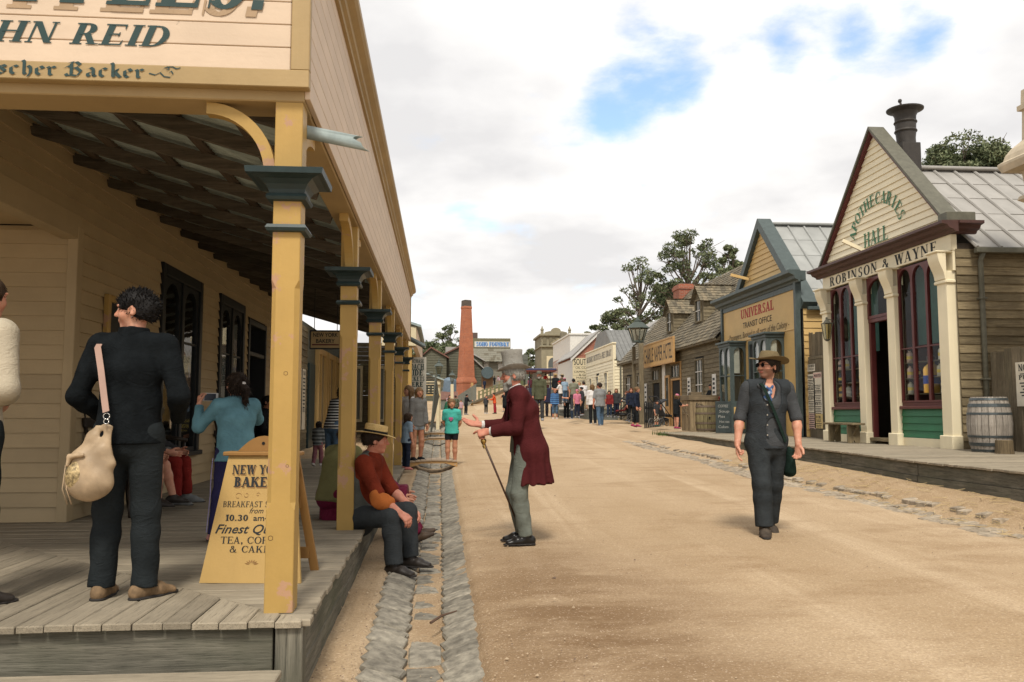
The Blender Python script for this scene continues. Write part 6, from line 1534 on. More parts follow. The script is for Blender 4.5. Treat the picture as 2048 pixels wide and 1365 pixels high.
def build_foundry():
 YF = 104.; q = lambda x,y: P(x,y,Y=YF)
 a,b = q(940,677),q(1021,677); z = lambda y: q(980,y).z
 t = thing('foundry','large timber foundry with blue lettered sign and shingle band at the end of the street','foundry',((a.x + b.x)/2,YF,3),world=True)
 m1 = plain('khaki board',(.155,.145,.085),.85,var=.15); m2 = plain('grey board',(.21,.20,.16),.85,var=.2)
 mb = MB(); mb.box(a.x,b.x,YF,YF + 9,2,z(678)); put('wall',mb,m2,t)
 mb = MB(); n = 26
 for i in range(n):
  x0 = a.x + (b.x - a.x)*i/n; mb = MB(); mb.cbox(x0,x0 + (b.x - a.x)/n - .02,YF - .06,YF - .005,z(699),z(677),.01); put('board',mb,m1,t)
 shingle_roof(t,(a.x,YF - .75,z(724)),(1,0,0),(0,.62,z(700) - z(724)),b.x - a.x + .3,(z(700) - z(724))*1.1,.3,.28,[m2,plain('shingle grey far',(.15,.135,.10),.9,var=.3),m2])
 for k in range(9):
  zz = z(775) + k*.34; mb = MB(); mb.cbox(a.x,b.x + .2,YF - .04,YF - .004,zz,zz + .33,.01); put('board',mb,m2,t)
 for px in (972,1001):
  c = q(px,741); mb = MB(); mb.cbox(c.x - .3,c.x + .3,YF - .1,YF - .045,z(741),z(728),.01); put('window',mb,plain('white shutter',(.5,.48,.44),.7),t); mb = MB(); mb.cbox(c.x - .4,c.x + .4,YF - .14,YF - .045,z(727),z(725.5),.01); put('lintel',mb,M_WHITE,t)
 sa,sb = q(949,695),q(1020,684); mb = MB(); mb.cbox(sa.x,sb.x,YF - .14,YF - .07,sa.z,sb.z,.01); s = put('sign_board',mb,plain('ivory sign',(.52,.50,.44),.7),t)
 sign('lettering','SOHO FOUNDRY',((sa.x + sb.x)/2 + .05,YF - .142,sa.z + .10),(1,0,0),(0,0,1),(sb.z - sa.z)*.72,plain('navy letter',(.05,.09,.22),.6),s,True,(sb.x - sa.x)*.92,slab=True,T=.3,step=.002)
 sign('lettering','SOHO FOUNDRY',((sa.x + sb.x)/2,YF - .16,sa.z + .14),(1,0,0),(0,0,1),(sb.z - sa.z)*.72,plain('blue letter',(.16,.33,.62),.6),s,True,(sb.x - sa.x)*.92,slab=True,T=.22,step=.002)
 c = q(950,677); mb = MB(); mb.box(c.x - .35,c.x + .35,YF + .5,YF + 1.2,c.z - .5,c.z + .75); put('chimney',mb,plain('brown stack',(.10,.07,.06),.8),t)
 # chimney stack
 YC = 92.; g = lambda x,y: P(x,y,Y=YC); cx = (g(912,780).x + g(952,780).x)/2; z0 = g(930,790).z; zb = g(930,768).z; zt = g(930,602).z
 w = lambda a_,b_,y_: (g(b_,y_).x - g(a_,y_).x)/2*.82
 t = thing('brick_chimney','tall tapering red brick chimney stack with a blackened top','chimney',(cx,YC,z0),R(28))
 mb = MB(); z_ = lambda v: v - z0
 def sq(prof):
  for (a_,p0),(b_,p1) in zip(prof,prof[1:]):
   mb.add([(-a_,-a_,p0),(a_,-a_,p0),(a_,a_,p0),(-a_,a_,p0),(-b_,-b_,p1),(b_,-b_,p1),(b_,b_,p1),(-b_,b_,p1)],[(0,1,5,4),(1,2,6,5),(2,3,7,6),(3,0,4,7)])
  a_,p0 = prof[-1]; mb.add([(-a_,-a_,p0),(a_,-a_,p0),(a_,a_,p0),(-a_,a_,p0)],[(0,1,2,3)])
 s = math.cos(R(28)) + math.sin(R(28)); hw = lambda px: px/FPX*YC/2/s
 sq([(hw(43),-1.5),(hw(40),z_(zb)),(hw(43),z_(zb) + .1),(hw(42.5),z_(zb) + .25),(hw(34),z_(zb) + .7),(hw(21),z_(zt) - .95),(hw(23),z_(zt) - .85),(hw(23),z_(zt) - .72),(hw(21),z_(zt) - .62)])
 put('shaft',mb,M_BRICK,t)
 mb = MB(); sq([(hw(21),z_(zt) - .615),(hw(20),z_(zt)),(hw(17),z_(zt) + .06)]); put('cap',mb,brickm('sooty brick',(.10,.075,.055),(.06,.05,.04),(.12,.10,.085),.3,.1),t)
 # sheds
 YS = 98.; h = lambda x,y: P(x,y,Y=YS)
 sh = plain('dark shed board',(.105,.105,.075),.9,var=.2)
 for i,(xa,xm,xb,yt,ye1,ye2,lab,dy) in enumerate(((838,862,893,697,722,716,'dark boarded shed with a rusty roof at the left of the chimney',0),(875,920,966,693,716,720,'dark boarded shed with pale ridge directly behind the brick chimney',1.5),(930,938,967,718,722,748,'low dark lean-to shed at the right foot of the chimney',-4))):
  A,M_,B = h(xa,ye1),h(xm,yt),h(xb,ye2); s = thing('shed',lab,'shed',(M_.x,YS + dy,3),world=True)
  zf = 2.0; n = int((M_.z - zf)/.30)
  e = lambda z: (A.x + (M_.x - A.x)*max(0,(z - A.z)/(M_.z - A.z)),B.x + (M_.x - B.x)*max(0,(z - B.z)/(M_.z - B.z)))
  weatherboards(s,(0,YS + dy,0),(1,0,0),(0,-1,0),1,zf,M_.z - .1,.30,sh,ends=e,th=.05)
  mb = MB(); mb.prism([(A.x,zf),(B.x,zf),(B.x,B.z - .02),(M_.x,M_.z - .05),(A.x,A.z - .02)],(0,YS + dy + .01,0),(1,0,0),(0,0,1),(0,6,0)); put('wall',mb,sh,s)
  for (E,sg) in ((A,-1),(B,1)):
   mb = MB(); poly = [(M_.x,M_.z),(E.x + sg*.3,E.z - .1),(E.x + sg*.3,E.z + .06),(M_.x,M_.z + .18)]
   mb.prism(poly if sg > 0 else poly[::-1],(0,YS + dy - .3,0),(1,0,0),(0,0,1),(0,7,0)); put('roof_sheet',mb,M_RUST if sg < 0 or i == 0 else M_ZINC,s)
 a,b = h(892,683),h(918,705); mb = MB(); mb.box(a.x,b.x + 1.0,YS + 8.5,YS + 12,5,a.z); s = thing('pale_shed','pale iron clad building showing above the shed roofs left of the chimney','building',(a.x,YS + 8.5,5),world=True); put('wall',mb,M_ZINC,s)
 # water tank
 c0 = P(885,790,Y=74); c1 = P(913,755,Y=74); r = (c1.x - c0.x)/2; s = thing('water_tank','blue grey round water tank in front of the sheds','water tank',((c0.x + c1.x)/2,74 + r,c0.z),world=False)
 mb = MB(); H = c1.z - c0.z - .22; mb.lathe([(r,0)] + [(r + (.015 if k % 2 else 0),H*k/10) for k in range(11)] + [(r*.96,H + .03),(r*.3,H + .22),(.01,H + .24)],n=28); put('tank',mb,plain('tank blue',(.13,.18,.23),.5,.2,var=.15),s,smooth='auto')
 s = thing('rusty_shed','low rusty red shed in front of the blue water tank','shed',(c0.x,73,gz(73)),world=True); q0,q1 = P(868,784,Y=72.5),P(916,800,Y=72.5); mb = MB(); mb.box(q0.x,q1.x,72.6,77,gz(73) - .3,q1.z); put('wall',mb,M_SAGE,s); mb = MB(); mb.prism([(0,0),(1.6,q0.z - q1.z),(1.6,q0.z - q1.z + .06),(0,.06)],(q0.x,72.5,q1.z),(0,1,0),(0,0,1),(q1.x - q0.x,0,0)); put('roof_sheet',mb,M_RUST,s)
 # great wheel disc on its plinth
 c = P(975,746,Y=90); r = (P(987,746,Y=90).x - P(963,746,Y=90).x)/2; s = thing('round_tank','large round blue grey disc standing on a brown plinth by the ramp','tank',(c.x,90,c.z),world=True)
 mb = MB(); mb.lathe([(r*.97,-.9),(r,-.85),(r,.0),(r*.93,.03),(r*.9,.0),(.02,.0)],(c.x,90,c.z),32,M=Matrix.Rotation(R(90),3,'X')); put('disc',mb,plain('disc blue',(.075,.105,.115),.5,.2,var=.2),s,smooth='auto')
 p0,p1 = P(964,758,Y=90.6),P(986,776,Y=90.6); mb = MB(); mb.box(p0.x,p1.x,90.6,92,p1.z - 2,p0.z + .3); put('plinth',mb,plain('plinth brown',(.17,.105,.06),.9),s)
 # dirt ramp with railing
 YR = 84.; k = lambda x,y: P(x,y,Y=YR)
 A,B,C_ = k(943,807),k(1012,779),k(1060,768); tp = k(1010,770)
 mb = MB(); y2 = YR + 7
 zt2 = P(945,774,Y=y2).z
 vs = [(A.x,YR,A.z),(B.x,YR,B.z),(C_.x,YR,C_.z),(C_.x + 1.5,y2,C_.z + .2),(B.x,y2,B.z + .3),(P(940,776,Y=y2).x,y2,zt2),(A.x,YR,A.z - 1.5),(B.x,YR,B.z - 3),(C_.x,YR,C_.z - 3)]
 mb.add(vs,[(0,1,4,5),(1,2,3,4),(6,7,1,0),(7,8,2,1)]); put('dirt_ramp',mb,m_dirt,kind='structure')
 mb = MB(); mb.bar(Vector((A.x,YR - .05,A.z)),Vector((B.x,YR - .05,B.z)),.15,.22); s = thing('ramp_railing','post and rail fence climbing beside the dirt ramp','railing',tuple(A),world=True); put('kerb_log',mb,plain('kerb log',(.12,.10,.07),.9),s)
 pts = [(958,798,782),(966,795,779),(974,791,777),(981,787,774),(989.5,784,771),(998,781,769),(1008,778,766)]
 P3 = []
 for (px,yb,yt) in pts:
  y_ = YR + 1.2; b0,b1 = P(px,yb,Y=y_),P(px,yt,Y=y_); mb = MB(); mb.cbox(b0.x - .09,b0.x + .09,y_ - .09,y_ + .09,b0.z - .4,b1.z,.01); put('post',mb,plain('rail green',(.15,.15,.075),.8),s); P3.append((b0,b1))
 for (a0,a1),(b0,b1) in zip(P3,P3[1:]):
  for f in (.88,.45):
   mb = MB(); mb.bar(a0.lerp(a1,f),b0.lerp(b1,f),.05,.09); put('rail',mb,plain('rail green',(.15,.15,.075),.8),s)
 # grey slat fence climbing to the ramp
 YD = 80.; n = 26; s = thing('slat_fence','grey paling fence climbing toward the foot of the brick chimney','fence',tuple(P(903,800,Y=YD)),world=True)
 for i in range(n):
  t0,t1 = i/n,(i + .93)/n; px0,px1 = 886 + 67*t0,886 + 67*t1
  ya = 812 - 44*t0 if t0 > .12 else 807; yb = ya + 29 - 7*t0
  a0,a1 = P(px0,ya,Y=YD),P(px1,ya - 1.5,Y=YD); bb = P(px0,yb,Y=YD).z - .4
  mb = MB(); mb.box(a0.x,a1.x,YD,YD + .08,bb,a1.z); put('paling',mb,M_SAGE,s)
 c = P(944,800,Y=81); mb = MB(); mb.box(c.x - .12,c.x + .12,81,81.2,c.z - 2,P(944,766,Y=81).z); put('end_post',mb,M_SHAFT,s)
build_foundry()

# ------------------------------------------------------------------ trees
LEAF = [plain('gum leaf a',(.115,.140,.066),.7,var=.35,sc=2),plain('gum leaf b',(.165,.185,.095),.7,var=.3,sc=2),plain('gum leaf c',(.075,.098,.046),.75,var=.3,sc=2)]
BARK = plain('gum bark',(.14,.11,.085),.9,var=.3,sc=3)
def gum_tree(name,label,base,top,wid,seed,clumps=26,leaves=230,leaf=.17,sparse=1.0,low=.35,cs_=1.0,lean=0.,cat='tree',bushy=False,group=None):
 r = np.random.default_rng(seed); t = thing(name,label,cat,tuple(base),group=group,world=True); H = top - base.z; b = np.array(base)
 tr = MB(); rt = max(.10,H*.018); top_p = b + np.array([lean*H,0,H*.72])
 mid = b + np.array([lean*H*.4 + r.normal(0,.2),r.normal(0,.2),H*.38]); tr.tube([b - [0,0,.5],mid,top_p],[rt*1.25,rt*.9,rt*.35],7)
 cs = []
 for i in range(clumps):
  f = low + (1 - low)*(i + .5)/clumps if not bushy else r.uniform(low,1)
  ang = r.uniform(0,2*math.pi) ; rad = wid*math.sqrt(r.uniform(.05,1))*(math.sin(math.pi*min(1,.22 + .70*(f - low)/(1 - low))) if not bushy else math.sqrt(max(.08,1 - ((f - low)/(1 - low)*1.1 - .2)**2)))
  c = b + np.array([lean*H*f + rad*math.cos(ang),rad*.8*math.sin(ang),H*f]); s = cs_*wid*r.uniform(.16,.34)*(1.15 if bushy else 1); cs.append((c,s))
  if not bushy or i % 3 == 0:
   st = b + (mid - b)*min(1,f/.5) if f < .45 else mid + (top_p - mid)*min(1,max(.05,(f - .45)/.5))
   k = st + (c - st)*.5 + np.array([0,0,-.06*H*r.uniform(.3,1)])*.5
   tr.tube([st,k,c],[rt*.42,rt*.26,rt*.08],5,caps=False)
   for _ in range(2):
    e = c + r.normal(0,s*.8,3); tr.tube([k + (c - k)*.6,e],[rt*.14,rt*.04],4,caps=False)
 put('trunk',tr,BARK,t,smooth=True)
 V = []; n_tot = 0; mi = []
 for (c,s) in cs:
  n = int(leaves*sparse*r.uniform(.6,1.3)); d = r.normal(0,1,(n,3)); d /= np.linalg.norm(d,axis=1)[:,None]
  p = c + d*(s*(r.uniform(.25,1.0,n)**.55))[:,None]*[1.15,1.0,.72]
  for j in range(2): p[:,j] += .10*s*np.sin(p[:,2]*9/s)
  a = r.normal(0,1,(n,3)); a /= np.linalg.norm(a,axis=1)[:,None]; bb = np.cross(a,r.normal(0,1,(n,3))); bb /= np.linalg.norm(bb,axis=1)[:,None]
  L = leaf*r.uniform(.6,1.4,n)[:,None]; w = L*.45
  q = np.stack([p - a*L,p + bb*w,p + a*L,p - bb*w],1); V.append(q.reshape(-1,3)); n_tot += n
  mi.append(np.where(r.random(n) < .45,r.integers(0,3),r.integers(0,3,n)))
 V = np.concatenate(V) - b; F = np.arange(len(V)).reshape(-1,4)
 me = meshdata('crown',V.tolist(),F.tolist(),LEAF,np.concatenate(mi).astype(int).tolist()); link('crown',me,t)
 return t
def sight_tree(name,label,px,pyb,pyt,Y,pw,seed,**k):
 b = P(px,pyb,Y=Y); top = P(px,pyt,Y=Y).z; b.z = min(b.z,gz(Y) + 1)
 return gum_tree(name,label,b,top,pw/FPX*Y/2,seed,**k)
sight_tree('gum_tree','tall sparse gum tree with bare twigs left of the hotel chimney',1282,770,520,68,140,1,clumps=56,leaves=60,leaf=.115,low=.36,cs_=.55)
sight_tree('gum_tree','tallest gum tree with dark open crown behind the hotel roof',1382,760,468,66,190,2,clumps=80,leaves=150,leaf=.115,low=.36,cs_=.58)
sight_tree('gum_tree','dark gum crown between the hotel dormers and the ochre gable',1468,740,495,62,78,3,clumps=34,leaves=190,leaf=.12,low=.45,cs_=.8)
sight_tree('gum_tree','dense low gum behind the hotel chimney',1345,760,575,72,120,4,clumps=30,leaves=330,leaf=.19,low=.3,bushy=True)
sight_tree('gum_tree','low green gum with a ragged crown above the corrugated library roof',1240,780,624,80,105,5,clumps=40,leaves=230,leaf=.13,low=.4,bushy=True,cs_=.8)
sight_tree('gum_tree','small round gum above the brick gabled oil store',1188,780,653,96,34,6,clumps=16,leaves=220,leaf=.2,low=.5,bushy=True)
sight_tree('gum_tree','drooping gum between the foundry and the stone tower',1062,800,700,118,62,7,clumps=26,leaves=80,leaf=.22,low=.3,cs_=.8)
sight_tree('gum_tree','thin crowned gum rising above the sheds left of the chimney',898,790,652,122,76,8,clumps=40,leaves=90,leaf=.15,low=.42,cs_=.6)
sight_tree('gum_tree','bushy green gum at the left of the shed roofs',868,790,682,116,84,9,clumps=24,leaves=260,leaf=.24,low=.4,bushy=True)
sight_tree('gum_tree','rounded green tree crown above the zinc roof of the apothecary',1938,560,292,42,215,10,clumps=70,leaves=520,leaf=.095,low=.72,bushy=True)
sight_tree('gum_tree','low gum behind the rear brick gable',1312,780,650,76,90,12,clumps=22,leaves=300,leaf=.2,low=.35,bushy=True)
def build_far_wood():
 r = np.random.default_rng(5); V = []; mi = []
 for i in range(70):
  x = r.uniform(-60,75); y = r.uniform(150,190); c = np.array([x,y,gz(y) + r.uniform(1,4.5)]); n = 160; s = r.uniform(2.5,4.5)
  d = r.normal(0,1,(n,3)); d /= np.linalg.norm(d,axis=1)[:,None]; p = c + d*s*(r.uniform(.3,1,n)**.5)[:,None]
  a = r.normal(0,1,(n,3))*.55; b = r.normal(0,1,(n,3))*.4
  V.append(np.stack([p - a,p + b,p + a,p - b],1).reshape(-1,3)); mi.append(r.integers(0,3,n))
 V = np.concatenate(V); link('distant_wood',meshdata('distant_wood',V.tolist(),np.arange(len(V)).reshape(-1,4).tolist(),LEAF,np.concatenate(mi).astype(int).tolist()),kind='stuff')
build_far_wood()

# ------------------------------------------------------------------ street furniture
def build_small_things():
 # plank bridges over the gutter
 for k,(y,w,lab) in enumerate(((16.45,.62,'pale plank bridge over the stone gutter beside the girl in turquoise'),(24.3,.5,'second small plank bridge over the stone gutter beyond the girl'),(27.3,.5,'third small plank bridge over the stone gutter'),(38,.5,'farthest small bridge over the stone gutter near the lamp post'))):
  z = gz(y) + .06; s = thing('gutter_bridge',lab,'bridge',(-.1,y,z),group='plank bridges over the gutter',world=True); n = 9 if k == 0 else 4
  xa,xb = -.56,.34; vs = MB()
  for i in range(n):
   x0 = xa + (xb - xa)*i/n; mb = MB(); cz = .05*(1 - ((x0 - xa)/(xb - xa)*2 - 1)**2); mb.cbox(x0,x0 + (xb - xa)/n - .006,y,y + w,z + cz*.5 - .01,z + cz*.5 + .02,.003); put('plank',mb,paint('pale plank',(.40,.31,.22),.7,.2,axis='y'),s)
  mb = MB(); mb.prism([(xa,-.10),(xa + .22,-.03),(xb - .22,-.03),(xb,-.10),(xb,-.0),(0,.02),(xa,.0)],(0,y + .02,z),(1,0,0),(0,0,1),(0,.03,0)); put('edge_beam',mb,M_SHAFT,s)
 # foreground sandwich board
 o = P(405,1150,Z=DECK); b = P(540,1160,Z=DECK)
 tw = R(-4); s = thing('sandwich_board','ochre sandwich board lettered NEW YORK BAKERY standing behind the nearest post','sign',(-1.085,5.42,DECK),R(-6))
 pn = M_YEL2 = paint('board ochre',(.47,.305,.105),.55,.08,axis='z',grime=.1); ed = paint('board edge brown',(.30,.16,.05),.55,.1,axis='z')
 L0,LT,hh,wb,wt,lean = -.0,.0,.735,.30,.205,.17
 for sg in (-1,1):
  f = lambda x,h,off=0.: Vector((x,sg*(.20 - lean*h/hh) + sg*off,h))
  mb = MB(); pts = [(-wb,.0),(wb,.0),(wt,hh),(-wt,hh)]
  A = [f(x,h,.012) for x,h in pts]; B = [f(x,h,-.012) for x,h in pts]
  if sg < 0: mb.add(A + B,[(0,1,2,3),(7,6,5,4),(0,4,5,1),(1,5,6,2),(2,6,7,3),(3,7,4,0)]); fp = put('front_panel',mb,pn,s)
  else:
   for s2 in (-1,1):
    mb = MB(); mb.bar(f(s2*(wb - .02),0),f(s2*(wt - .02),hh),.05,.025,(0,1,0)); put('leg',mb,ed,s)
   for h in (.12,.44):
    mb = MB(); w_ = wb + (wt - wb)*h/hh; mb.bar(f(-w_ + .03,h,-.02),f(w_ - .03,h,-.02),.022,.07); put('rail',mb,ed,s)
 mb = MB(); mb.cbox(-wt - .03,wt + .03,-.065,.065,hh,hh + .025,.005); put('top_board',mb,ed,s)
 k = 16; crest = [(wt*.78*math.cos(math.pi*i/k),.0 + (.095*(math.sin(math.pi*i/k)**2.2))) for i in range(k + 1)]
 mb = MB(); mb.prism(crest[::-1] if False else crest,(0,-.015,hh + .026),(1,0,0),(0,0,1),(0,.02,0)); put('crest',mb,ed,s)
 mb = MB(); mb.lathe([(.010,0),(.010,.002)],(0,-.0165,hh + .075),10,M=Matrix.Rotation(R(90),3,'X')); put('hanging_hole',mb,M_DARK,s)
 V = Vector((0,lean/hh,1)).normalized(); U = Vector((1,0,0))
 at = lambda h: Vector((0,-(.20 - lean*h/hh) - .0125,h))
 br = plain('board shadow',(.26,.14,.05),.6)
 for tx,h,sz,kw,wd in (('NEW YORK',.625,.056,dict(T=.22,t=.08),.345),('BAKERY',.550,.060,dict(T=.24,t=.09),.31),('BREAKFAST SERVED',.432,.034,dict(T=.15,t=.06),.415),('10.30',.352,.036,dict(T=.2,t=.12),.14),('TEA, COFFEE',.222,.040,dict(T=.15,t=.06),.40),('& CAKES',.172,.038,dict(T=.16,t=.06),.28)):
  off = U*(-.115 if tx == '10.30' else 0)
  if h > .5: sign('lettering_shadow',tx,at(h - .008) + U*.006 + off,U,V,sz,br,fp,True,wd,step=.0001,**kw)
  sign('lettering',tx,at(h) + off + Vector((0,-.0016,0)),U,V,sz,INK,fp,True,wd,step=.00012,**kw)
 ftext('lettering','from',at(.395),U,V,.046,INK,fp,True,.085,shear=.35)
 ftext('lettering','am~12.00',at(.352) + U*.10,U,V,.048,INK,fp,True,.23,bold=.012)
 ftext('lettering','Finest Quality',at(.280),U,V,.075,INK,fp,True,.475,shear=.35,bold=.012)
 fl = MB(); r_ = random.Random(2)
 for (cx,h,rr,a0,a1) in ((-.12,.495,.022,0,300),(-.07,.502,.016,180,480),(0,.505,.012,0,330),(.07,.502,.016,60,360),(.12,.495,.022,-120,180)):
  for i in range(10):
   p0,p1 = [at(h) + U*(cx + rr*(1 - .05*j)*math.cos(R(a0 + (a1 - a0)*j/10))) + V*rr*(1 - .05*j)*math.sin(R(a0 + (a1 - a0)*j/10)) for j in (i,i + 1)]
   n = Vector((0,-.0018 - .0002*(i % 2),0)); fl.add([p0 - V*.0016 + n,p1 - V*.0016 + n,p1 + V*.0016 + n,p0 + V*.0016 + n],[(0,1,2,3)])
 for i in range(7):
  a = R(20 + 140*i/6); p0 = at(.10) + U*.012*math.cos(a) + V*.012*math.sin(a); p1 = at(.10) + U*.045*math.cos(a) + V*.034*math.sin(a); d = (p1 - p0).cross(Vector((0,1,0))).normalized()*.004; n = Vector((0,-.0018,0))
  fl.add([p0 + n,(p0 + p1)/2 + d + n,p1 + n,(p0 + p1)/2 - d + n],[(0,1,2,3)])
 put('ornament',fl,br,fp,kind='stuff')
 # benches along the bakery wall
 bw = plain('dark stained timber',(.030,.022,.016),.45,var=.3)
 for k,(y0,y1,lab) in enumerate(((8.45,10.25,'dark spindle bench against the bakery wall behind the woman in black'),(13.2,15.2,'dark bench under the bakery\'s second window beyond the girl with the phone'))):
  s = thing('bench',lab,'bench',(-3.1,(y0 + y1)/2,DECK),world=True)
  for i in range(4):
   x = -3.32 + .115*i; mb = MB(); mb.cbox(x,x + .10,y0,y1,.86,.885,.006); put('seat_slat',mb,bw,s)
  for zz in (1.06,1.28):
   mb = MB(); mb.cbox(-3.39,-3.36,y0,y1,zz,zz + .09,.006); put('back_rail',mb,bw,s)
  for y in (y0 + .05,(y0 + y1)/2,y1 - .05):
   mb = MB(); mb.tube([(-3.25,y,.42),(-3.30,y,.87),(-3.41,y,1.42)],[.022,.024,.018],8); put('back_post',mb,bw,s,smooth=True)
   mb = MB(); mb.lathe([(.018,0),(.022,.05),(.03,.10),(.02,.14),(.034,.22),(.024,.3),(.028,.36),(.024,.44)],(-2.94,y,.42),10); put('front_leg',mb,bw,s,smooth=True)
   if y != (y0 + y1)/2:
    mb = MB(); mb.tube([(-3.36,y,1.14),(-3.1,y,1.13),(-2.92,y,1.10)],.022,8); mb.tube([(-2.96,y,.87),(-2.95,y,1.11)],.018,8); put('arm',mb,bw,s,smooth=True)
 # further sandwich boards
 a = P(846,850,Z=.46); t = thing('sandwich_board','small white framed sandwich board leaning beyond the girls in shorts','sign',(-.72,24,.45),world=True)
 for sg in (-1,1):
  mb = MB(); mb.bar((-.75,24 + .02*sg,1.35),(-.75 + .32*sg,24 + .02,.44),.05,.03,(0,1,0)); put('leg',mb,M_WHITE,t)
  mb = MB(); mb.bar((-.75,24.5 + .02*sg,1.35),(-.75 + .32*sg,24.5 + .02,.44),.05,.03,(0,1,0)); put('leg',mb,M_WHITE,t)
 mb = MB(); mb.add([(-.74,24.03,1.33),(-.74,24.5,1.33),(-.46,24.5,.5),(-.46,24.03,.5),(-.755,24.03,1.32),(-.755,24.5,1.32),(-.475,24.5,.49),(-.475,24.03,.49)],[(3,2,1,0),(4,5,6,7),(0,4,7,3),(1,2,6,5)]); put('panel',mb,M_WHITE,t)
 t = thing('chalkboard','black standing chalkboard with yellow lettering behind the girls in shorts','blackboard',(-.78,18.4,DECK),world=True)
 mb = MB(); mb.cbox(-.98,-.62,20.9,20.94,DECK + .05,1.45,.01); put('board',mb,M_BLACKF,t)
 for k,s_ in enumerate(('HOT','FOOD','OPEN')): ftext('lettering',s_,(-.80,20.898,1.18 - .13*k),(1,0,0),(0,0,1),.12,plain('yellow chalk',(.5,.42,.1),.8),t,True,.26)
 # picket fence in front of the hotel
 y = 30.0; a,b = P(1290,840,Y=y),P(1341,840,Y=y); t = thing('picket_fence','low black picket fence in front of the hotel doors','fence',(a.x,y,.9),world=True); n = 10
 for i in range(n):
  x = a.x + (b.x - a.x)*i/(n - 1); yy = y + 1.6*i/n; z0 = gh(x,yy); mb = MB(); mb.prism([(-.022,.02),(.022,.02),(.022,.86 + .03*math.sin(i)),(0,.95 + .03*math.sin(i)),(-.022,.86 + .03*math.sin(i))],(x,yy,z0),(1,0,0),(0,0,1),(0,.03,0)); put('picket',mb,M_BLACKF,t)
 for zz in (.25,.72):
  mb = MB(); mb.bar((a.x,y + .05,gh(a.x,y) + zz),(b.x,y + 1.5,gh(b.x,y + 1.5) + zz),.04,.06); put('rail',mb,M_BLACKF,t)
 # raised walk by the library
 mb = MB(); mb.cbox(7.2,8.94,36,57,.8,1.62,.02) if False else None
 t = thing('landing','dark timber landing with posts in front of the library','platform',(8,46,1),world=True)
 for i in range(30):
  mb = MB(); mb.cbox(7.55,8.92,42.2 + .4*i,42.585 + .4*i,1.55,1.62,.01); put('plank',mb,M_WD2['x'],t)
 for (z0,z1) in ((.9,1.22),(1.225,1.545)):
  mb = MB(); mb.cbox(7.60,7.66,42.2,54.2,z0,z1,.01); put('side_board',mb,M_SAGE,t)
 mb = MB(); mb.cbox(7.66,8.9,42.22,42.28,.9,1.545,.01); put('end_board',mb,M_SAGE,t)
build_small_things()
def wheel(parent,c,r,ax,mat,hub,spokes=10,w=.06):
 c = Vector(c); ax = Vector(ax).normalized(); u = ax.cross(Vector((0,0,1))).normalized(); v = ax.cross(u); n = 24
 vs = []; fs = []
 for i in range(n):
  a = 2*math.pi*i/n; d = u*math.cos(a) + v*math.sin(a)
  for rr,o in ((r,-w/2),(r,w/2),(r*.90,w/2),(r*.90,-w/2)): vs.append(c + d*rr + ax*o)
 for i in range(n):
  j = (i + 1) % n
  for q in range(4): fs.append((4*i + q,4*i + (q + 1) % 4,4*j + (q + 1) % 4,4*j + q))
 wp = put('wheel',MB().add(vs,fs),mat,parent); mb = MB()
 for i in range(spokes):
  a = 2*math.pi*i/spokes; d = u*math.cos(a) + v*math.sin(a); mb.tube([c + d*r*.1,c + d*r*.92],[.03 if r > .3 else .006,.02 if r > .3 else .005],5,caps=False)
 put('spokes',mb,mat,wp,kind='stuff'); mb = MB(); mb.tube([c - ax*w,c + ax*w],r*.15,10); put('hub',mb,hub,wp); return wp
